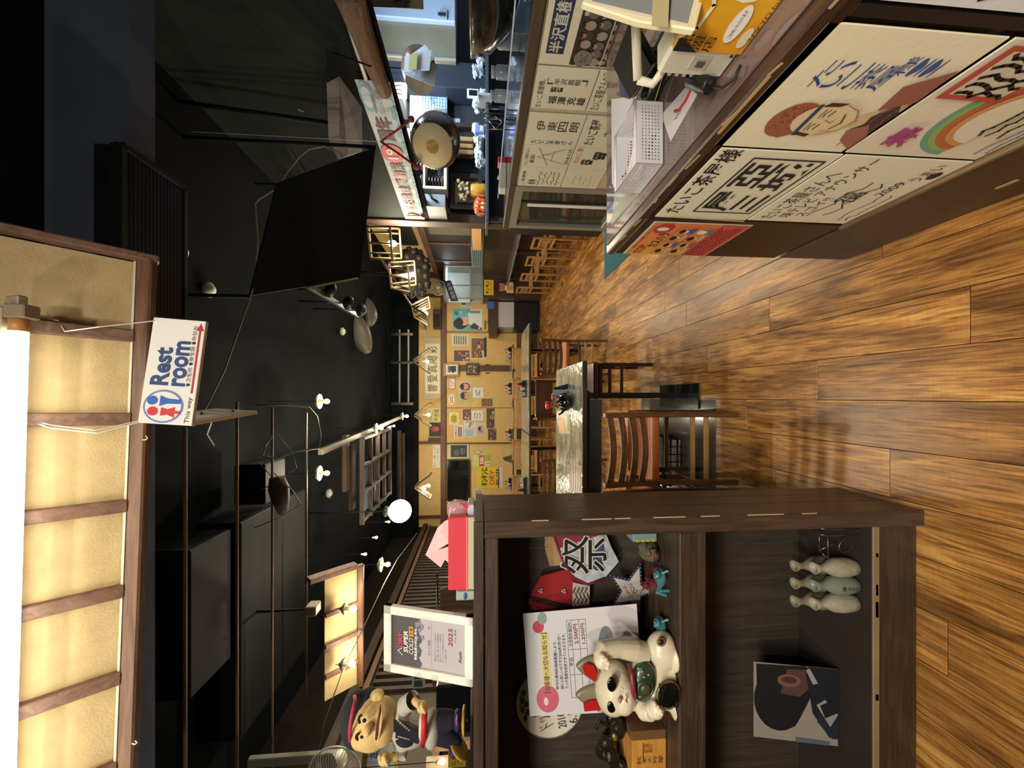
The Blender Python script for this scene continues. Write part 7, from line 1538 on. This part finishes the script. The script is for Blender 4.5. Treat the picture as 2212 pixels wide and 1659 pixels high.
# brown speaker box, fan, curtains
a, b = aty(935, 709, BACK-.25), aty(953, 669, BACK-.25); t = thing('wall_speaker', 'brown wooden speaker box above the beam', 'speaker', a); part(MB().box((a.x, BACK-.25, b.z), (b.x, BACK-.1, a.z)), 'cabinet', mat('#3d2c20', .5), t, .006); part(MB().box((a.x+.02, BACK-.2515, b.z+.02), (b.x-.1, BACK-.25, a.z-.02)), 'grille', mat('#251b15', .8), t)
p = aty(947, 622, 9.0); t = thing('wall_fan', 'round cream wall fan above the glass case', 'fan', p)
mb = MB()
Rf = .17
for k in range(24): a_ = 2*PI*k/24; mb.tube([p+V((.03*math.cos(a_), -.05, .03*math.sin(a_))), p+V((Rf*.8*math.cos(a_), -.045, Rf*.8*math.sin(a_))), p+V((Rf*math.cos(a_), 0, Rf*math.sin(a_)))], .003, 4)
for r_, d_ in ((Rf, 0), (Rf*.55, -.048), (Rf, .03)): mb.tube([p+V((r_*math.cos(2*PI*k/28), d_, r_*math.sin(2*PI*k/28))) for k in range(28)], .006, 5, closed=True)
part(mb, 'guard', mat('#b9b49a', .4), t); part(MB().ell(p+V((0, -.05, 0)), (.04, .012, .04)).lathe([(.04, 0), (.05, .1), (.03, .16)], p, 14, Matrix.Rotation(-PI/2, 3, 'X')), 'motor', mat('#c9c4a8', .4), t)
mb = MB()
for k in range(3): a_ = 2*PI*k/3; mb.ell(p+V((.08*math.cos(a_), 0, .08*math.sin(a_))), (.075, .006, .05), 12, 6, Matrix.Rotation(-a_, 3, 'Y'))
part(mb, 'blade', mat('#8d8f80', .3, alpha=.8), t); part(MB().box((p.x-.03, 9.1, p.z-.1), (p.x+.03, BACK, p.z+.04)), 'bracket', mat('#b9b49a', .4), t, .004)
# ================================================================ right rear: counter seat, glass case, wall
t = thing('dark_cabinet', 'dark brown cabinet carrying beer posters below the glass case', 'cabinet', (2.6, 8.95, 0)); a, b = aty(1045, 640, 8.9), aty(1160, 603, 8.9)
part(MB().box((2.28, 8.9, .0), (3.04, 9.45, 1.355)), 'body', DKZ, t, .004)
S = wallsheet('beer_poster', 1046, 1066, 605, 637, 8.888, mat('#d8b830', .5), 'small yellow poster with black letters on the dark cabinet', 'poster'); S.text('キンキン', .08, .12, .92, .55, '#1c1a14', 2, bold=.04); S.text('SUPER DRY', .1, .62, .9, .9, '#b05a28', 2); S.done('poster_print')
S = wallsheet('man_poster', 1068, 1110, 605, 637, 8.888, mat('#3a1c18', .5), 'dark poster of a person drinking beer on the dark cabinet', 'poster'); S.face(.5, .32, .3, '#a87058', '#1c1412'); S.rect(.15, .62, .85, .98, '#c4bcb0', 2); S.rect(.3, .6, .6, .95, '#c48a2a', 3); S.rect(.3, .55, .6, .62, '#e0dccc', 4); S.done('poster_print')
gc = thing('glass_showcase', 'refrigerated glass showcase with bluish light on top of the cabinet', 'showcase', (2.6, 8.9, 1.355))
a, b = aty(958, 645, 8.9), aty(1043, 555, 8.9); zt = a.z; AX0, AX1 = a.x, 3.02
GL = mat('#aab8bc', .08, alpha=.35, coat=.5)
for (p, q) in (((AX0, 8.9, 1.356), (AX1, 9.4, 1.40)), ((AX0, 8.9, zt-.05), (AX1, 9.4, zt)), ((AX0, 8.9, 1.4), (AX0+.03, 8.93, zt-.05)), ((AX1-.03, 8.9, 1.4), (AX1, 8.93, zt-.05)), ((AX0+.30, 8.9, 1.4), (AX0+.325, 8.93, zt-.05))): part(MB().box(p, q), 'frame_bar', mat('#8d9496', .35, .4), gc, .003)
part(MB().box((AX0+.03, 8.91, 1.4), (AX1-.03, 8.914, zt-.05)), 'glass_pane', GL, gc); part(MB().box((AX0+.03, 9.36, 1.4), (AX1-.03, 9.38, zt-.05)), 'back_panel', mat('#aab0a8', .5), gc)
part(MB().box((AX0+.03, 8.95, 1.66), (AX1-.03, 9.35, 1.67)), 'shelf', mat('#a8acaa', .3), gc); part(MB().box((AX0+.34, 8.96, zt-.075), (AX1-.05, 8.99, zt-.052)), 'light_strip', emis((.7, .85, 1), 30), gc)
for k in range(4): u = thing('small_cup', 'small white cup in the glass showcase, %s from the left' % ('first', 'second', 'third', 'fourth')[k], 'cup', (AX0+.06+.06*k, 9.0, 1.671), 'cups in the showcase'); part(MB().lathe([(.018, 0), (.024, .05), (.022, .05)], (AX0+.07+.055*k, 9.0, 1.671), 12), 'cup', mat('#c9ccc8', .4), u)
# navy noren strip
t = thing('navy_cloth', 'navy cloth strip with white characters hanging below the fan', 'cloth', aty(985, 630, 8.7)); P = [aty(X, Y, 8.893) for X, Y in ((958, 606), (974, 606), (990, 650), (974, 651))]
part(MB().prism(P, (0, .0065, 0)), 'cloth', mat('#23284a', .8), t)
mb = MB()
for i, ch in enumerate('冷酒生酒'): 
    c_ = P[0].lerp(P[3], .2+.2*i).lerp(P[1].lerp(P[2], .2+.2*i), .55)+V((0, -.004, 0)); vs, fs, asp = glyphs(ch); mb.add([c_+V((x*.09-.045, 0, y*.09-.045)) for x, y in vs], fs)
part(mb, 'lettering', mat('#a8aab8', .6), t)
# counter seat along right wall
t = thing('counter_seat_table', 'long grey counter table along the dark partition on the right', 'counter', (2.7, 6.8, 0))
part(MB().box((2.47, 5.2, .80), (2.86, 8.6, .83)), 'top', mat('#6d6d66', .25, coat=.5, var=.4, vscale=5), t, .004); part(MB().box((2.84, 4.9, 0), (2.92, 8.85, 1.37)), 'partition', DKY, t, .004)
for yy in (5.4, 6.9, 8.4): part(MB().box((2.6, yy, 0), (2.66, yy+.06, .80)), 'leg', DKZ, t, .003)
part(MB().box((2.80, 4.9, 1.371), (2.99, 8.85, 1.39)), 'cap_board', DKY, t, .003)
# lattice backed chairs (wood)
def lchair(label, loc):
    t = thing('lattice_chair', label, 'chair', (0, 0, 0), 'lattice chairs on the right'); W_ = wood('#8a5f34', '#b58650', 'Z', .45, 4)
    for sx in (-.19, .19):
        part(MB().box((sx-.014, -.19, 0), (sx+.014, -.162, .42)), 'leg', W_, t, .002); part(MB().box((sx-.014, .162, 0), (sx+.014, .19, .42)), 'leg', W_, t, .002)
    part(MB().box((-.2, -.2, .421), (.2, .2, .45)), 'seat', W_, t, .004)
    part(MB().box((-.2, -.19, .451), (-.175, -.16, .72)), 'back_post', W_, t, .002); part(MB().box((-.2, .16, .451), (-.175, .19, .72)), 'back_post', W_, t, .002)
    for z_ in (.50, .60, .69): part(MB().box((-.196, -.16, z_), (-.178, .16, z_+.03)), 'back_rail', W_, t, .002)
    for yy in (-.08, .0, .08): part(MB().box((-.192, yy-.01, .531), (-.182, yy+.01, .599)), 'back_slat', W_, t, .001)
    t.location = loc; return t
L0 = lchair('lattice backed wooden chair nearest the kitchen, by the grey counter', (2.28, 5.2, 0))
for y, l in ((5.9, 'second'), (6.7, 'third'), (7.5, 'farthest')): clone(L0, (2.28, y, 0), 0, 'lattice backed wooden chair by the grey counter, %s from the kitchen' % l)
t = thing('low_white_counter', 'white and black low counter block under the woman poster', 'counter', (2.0, 9.2, 0)); part(MB().box((1.66, 9.15, .62), (2.26, 9.55, 1.02)), 'white_front', mat('#a9abb0', .5), t, .004); part(MB().box((1.6, 9.15, 0), (2.26, 9.55, .619)), 'black_base', mat('#131316', .4), t, .004); part(MB().box((1.45, 9.1, 1.021), (2.27, 9.57, 1.22)), 'brown_top', DK, t, .004)
t = thing('blue_cloth', 'small bright blue cloth hanging at the shelf edge', 'cloth', (2.2, 9.09, 1.25)); part(MB().box((2.08, 9.085, 1.10), (2.25, 9.095, 1.27)), 'cloth', mat('#3a55b0', .7), t, .002)
t = thing('wall_bracket_shelf', 'narrow pale wood shelf edge under the woman poster', 'shelf', (1.9, 9.4, 1.26)); part(MB().box((1.62, 9.3, 1.235), (2.27, 9.58, 1.25)), 'board', wood('#a88a58', '#c9a878', 'X', .5, 3), t, .002); part(MB().box((1.64, 9.3, 1.221), (1.67, 9.55, 1.234)), 'batten', mat('#8a6c44', .5), t)
# brown stuff on the right wall and post
wl = thing('wall_panelling', 'brown panelled window frame on the right wall behind the box stack', 'panelling', (3.04, 7.2, 1.4))
part(MB().box((3.0, 4.76, 2.43), (3.05, BACK-.1, 2.55)), 'rail', BEAMY, wl, .003); part(MB().box((3.02, 4.76, 1.40), (3.05, BACK-.1, 2.429)), 'panel', mat('#2c211a', .6, var=.2), wl)
for yy in (5.6, 6.6, 7.6, 8.6): part(MB().box((3.0, yy, 1.40), (3.019, yy+.06, 2.429)), 'stile', BEAMY, wl, .002)
part(MB().box((3.0, 6.66, 1.6), (3.019, 7.2, 2.35)), 'pale_board', mat('#6f6455', .6), wl)
t = thing('black_wall_board', 'black board high on the right wall beside the lattice lamps', 'board', (3.0, 7.2, 2.8)); part(MB().box((3.01, 6.6, 2.65), (3.049, 7.8, 3.1)), 'board', mat('#17191c', .5), t, .003)
# box and stack of trays on partition end
t = thing('cardboard_box', 'pale tan oblong box on top of the tray stack', 'box', (2.35, 5.3, 1.42)); a = at_c(1028, 512, 5.9)
part(MB().box((2.44, 5.1, 1.391), (2.56, 5.9, 1.404)), 'bottom_flap', mat('#8a6a40', .6), t)
part(MB().beam(V((2.47, 4.95, 1.475)), V((2.47, 6.2, 1.475)), .24, .14), 'box', mat('#b58a50', .6), t, .004)
for k in range(6):
    u = thing('plastic_tray', 'blue-grey flat tray beside the tan box, %s in the stack' % ('lowest', 'second from below', 'third from below', 'fourth from below', 'second from above', 'topmost')[k], 'tray', (2.75, 5.9, 1.39+.022*k), 'stacked trays on the partition'); part(MB().box((2.50-.01*k, 6.35, 1.3905+.032*k), (2.80, 7.4-.02*k, 1.419+.032*k)), 'tray', mat('#5f7a80', .4), u, .004)
t = thing('partition_desk', 'dark end panel carrying the tan box near the kitchen post', 'partition', (2.3, 4.9, 0)); part(MB().box((2.36, 4.86, 0), (2.84, 4.92, 1.37)), 'panel', DKZ, t, .004); part(MB().box((2.34, 4.86, 1.371), (2.79, 7.5, 1.39)), 'cap_board', DKY, t, .003)
mb = MB(); mb.tube([V((2.5, 8.0, .03)), V((2.36, 8.1, .012)), V((2.2, 7.9, .012)), V((2.25, 7.5, .012)), V((2.4, 7.2, .012))], .01, 6); solo('floor_cable', mb, mat('#17171a', .5), 'black cable lying on the floor by the dark cabinet', 'cable')
# ================================================================ left wall dressings
wv_ = thing('slatted_wall_panel', 'dark wooden wall panel of vertical slats on the left wall', 'wall panel', (-3.15, 6, 1.9))
part(MB().box((-3.2, 4.2, 1.86), (-3.185, BACK-.1, 2.62)), 'backing', mat('#1d1813', .7), wv_)
for k in range(46): part(MB().box((-3.185, 4.22+.115*k, 1.90), (-3.14, 4.27+.115*k, 2.60)), 'slat', mat('#3a3026', .6, var=.15), wv_)
part(MB().box((-3.2, 4.2, 1.80), (-3.12, BACK-.1, 1.86)), 'rail', BEAMY, wv_, .003); part(MB().box((-3.2, 4.2, 2.62), (-3.12, BACK-.1, 2.68)), 'rail', BEAMY, wv_, .003)
wn = thing('window_screen', 'row of grey paned sliding screens under the slatted panel', 'screen', (-3.15, 6, 1.5))
for k in range(7):
    y0_ = 4.2+.75*k; part(MB().box((-3.17, y0_, 1.30), (-3.12, y0_+.06, 1.80)), 'stile', BEAMY, wn, .003); part(MB().box((-3.165, y0_+.0605, 1.60), (-3.16, y0_+.7495, 1.80)), 'pane', mat('#6a6c60', .3), wn)
part(MB().box((-3.17, 4.2, 1.54), (-3.12, 9.4, 1.599)), 'rail', BEAMY, wn, .003)
t = thing('brown_wall_board', 'large brown plywood board on the left wall behind the doll', 'board', (-3.15, 3.6, 2)); part(MB().box((-3.2, 2.2, 1.85), (-3.17, 4.18, 2.75)), 'board', mat('#3f3024', .6, var=.15), t, .004); part(MB().box((-3.2, 2.2, 1.78), (-3.15, 4.18, 1.849)), 'rail', BEAMY, t, .003)
# partition with poster colours seen left of the frame, pillars
t = thing('wooden_screen', 'dark timber partition with pale panels behind the certificate', 'partition', (-2.6, 5, 0))
for k, yy in enumerate((3.9, 4.9, 5.9)): part(MB().box((-2.9, yy, 0), (-2.84, yy+.06, 1.9)), 'post', BEAMZ, t, .003)
part(MB().box((-2.88, 3.96, 0), (-2.85, 6.4, 1.30)), 'panel', mat('#2b211a', .6), t); part(MB().box((-2.91, 3.9, 1.301), (-2.83, 6.45, 1.36)), 'rail', BEAMY, t, .003)
t = thing('coats', 'brown coats hanging behind the certificate frame', 'clothes', (-1.7, 3.2, 1.3)); p = aty(950, 1318, 3.1)
mb = MB()
for k in range(4): mb.tube([p+V((.05*k, 0, 0)), p+V((.05*k+.02, .02, -.15)), p+V((.05*k-.01, 0, -.42))], [.02, .045, .05], 8)
remesh(part(mb, 'coat', mat('#4f3320', .8, var=.25), t), .01, 2); part(MB().tube([p+V((-.05, 0, .02)), p+V((.3, 0, .02))], .008, 6).tube([p+V((.25, 0, .02)), p+V((.25, 0, -p.z+.0))], .012, 6), 'rail', IRON, t)
# gold framed white board, wall fan left, yellow flyer, TV monitor, meter
q = [aty(785, 1612, 3.0), aty(850, 1592, 3.0), aty(862, 1700, 3.0), aty(776, 1700, 3.0)]
t = thing('gold_framed_board', 'white board with blue brush writing in a gold frame behind the doll', 'board', q[0]); part(MB().prism(q, (0, .02, 0)), 'frame', mat('#8f7436', .4), t, .003); c_ = sum(q, V((0, 0, 0)))/4
q2 = [aty(795, 1618, 2.99), aty(848, 1603, 2.99), aty(856, 1690, 2.99), aty(790, 1690, 2.99)]; part(MB().prism(q2, (0, .003, 0)), 'board', mat('#a9b4b8', .5), t)
mb = MB(); vs, fs, asp = glyphs('英'); a = aty(806, 1640, 2.985); mb.add([a+V((x*.075, 0, y*.075-.05)) for x, y in vs], fs); part(mb, 'lettering', mat('#26386e', .6), t)
p = aty(722, 1668, 2.6); t = thing('wall_fan', 'round grey fan guard at the bottom edge, left of the doll', 'fan', p); Rf = .165
mb = MB()
for k in range(48): a_ = 2*PI*k/48; mb.tube([p+V((.035*math.cos(a_), -.07, .035*math.sin(a_))), p+V((Rf*.8*math.cos(a_), -.055, Rf*.8*math.sin(a_))), p+V((Rf*math.cos(a_), 0, Rf*math.sin(a_)))], .0016, 4)
mb.tube([p+V((Rf*math.cos(2*PI*k/36), 0, Rf*math.sin(2*PI*k/36))) for k in range(36)], .006, 6, closed=True); part(mb, 'guard', mat('#a5a596', .4), t)
part(MB().ell(p+V((0, -.075, 0)), (.04, .012, .04)).lathe([(.05, 0), (.055, .09), (.03, .14)], p, 14, Matrix.Rotation(-PI/2, 3, 'X')), 'motor', mat('#b4b4a4', .4), t)
mb = MB()
for k in range(3): a_ = 2*PI*k/3+.3; mb.ell(p+V((.085*math.cos(a_), -.02, .085*math.sin(a_))), (.07, .006, .048), 12, 6, Matrix.Rotation(-a_, 3, 'Y'))
part(mb, 'blade', mat('#5f635c', .3, alpha=.8), t); part(MB().box((p.x-.03, 2.7, p.z-.03), (p.x+.03, 2.74, p.z+.6)), 'bracket', mat('#6d6d62', .4), t, .004)
p = aty(905, 1470, 2.9); t = thing('wall_meter', 'small grey framed box with two windows behind the doll', 'meter', p); part(MB().box((p.x-.06, 2.9, p.z-.04), (p.x+.07, 2.95, p.z+.05)), 'case', mat('#8d9088', .4), t, .004)
for dx in (-.045, .015): part(MB().box((p.x+dx, 2.896, p.z-.025), (p.x+dx+.045, 2.899, p.z+.035)), 'window', mat('#3c4a44', .2), t)
q = aty(990, 1505, 2.3); t = thing('black_machine', 'black cash machine with grey tray behind the doll', 'machine', (q.x, 2.3, .9)); a, b = aty(942, 1590, 2.3), aty(1016, 1478, 2.3); part(MB().box((a.x, 2.3, b.z), (b.x, 2.6, a.z)), 'body', mat('#101114', .3, coat=.3), t, .01); part(MB().box((a.x+.03, 2.295, a.z-.06), (a.x+.1, 2.299, a.z-.02)), 'display', mat('#4a4f52', .2), t)
part(MB().box((a.x-.4, 2.2, b.z-.03), (b.x+.2, 2.7, b.z-.001)), 'desk', DK, t, .004); part(MB().box((a.x+.02, 2.3, 0), (b.x, 2.5, b.z-.031)), 'desk_leg', DKZ, t)
a, b = aty(968, 1659, 2.8), aty(1006, 1610, 2.8); t = thing('yellow_flyer', 'yellow flyer with dark letters behind the doll feet', 'flyer', a); S = Sheet(t, 'paper', a, RX, RD, b.x-a.x, a.z-b.z, mat('#c9ac2c', .5), .004, lift=.001); S.text('SUPER', .1, .2, .9, .45, '#7a4a1c', 1); S.text('ご注文', .1, .55, .9, .8, '#3a2a14', 1); S.done()
for i, (X0, X1_, Y0, Y1, m_) in enumerate(((920, 975, 1640, 1680, '#8d7f68'), (930, 1018, 1600, 1625, '#5a4534'), (945, 965, 1480, 1600, '#8a7350'))):
    a, b = aty(X0, Y1, 3.1+.05*i), aty(X1_, Y0, 3.1+.05*i); solo('wall_cabinet', MB().box((a.x, 3.1+.05*i, b.z), (b.x, 3.14+.05*i, a.z)), mat(m_, .4, var=.2), ('pale steel panel behind the doll arm', 'brown post behind the doll legs', 'tan shelf plank left of the doll coat')[i], 'panel')
p = at_c(956, 1645, 2.9); t = thing('small_bulb', 'small bright bulb low behind the doll at the bottom edge', 'lamp', p); part(MB().ell(p, .02, 12, 8), 'bulb', emis((1, .86, .6), 50), t); part(MB().lathe([(.012, .012), (.014, .05)], p, 10, capt=True), 'socket', mat('#8a8474', .4), t); part(MB().tube([p+V((0, 0, .05)), V((p.x, p.y, 3.4))], .003, 5), 'cord', BLK2, t); point('small_bulb_light', p+V((0, -.05, -.05)), 4, WARM)
# cloth/hem: dark soffit beam line under the ceiling on the left wall
struct('trim_21', MB().box((-3.2, 1.5, 2.70), (-3.08, BACK-.1, 2.80)), DKY, .004)
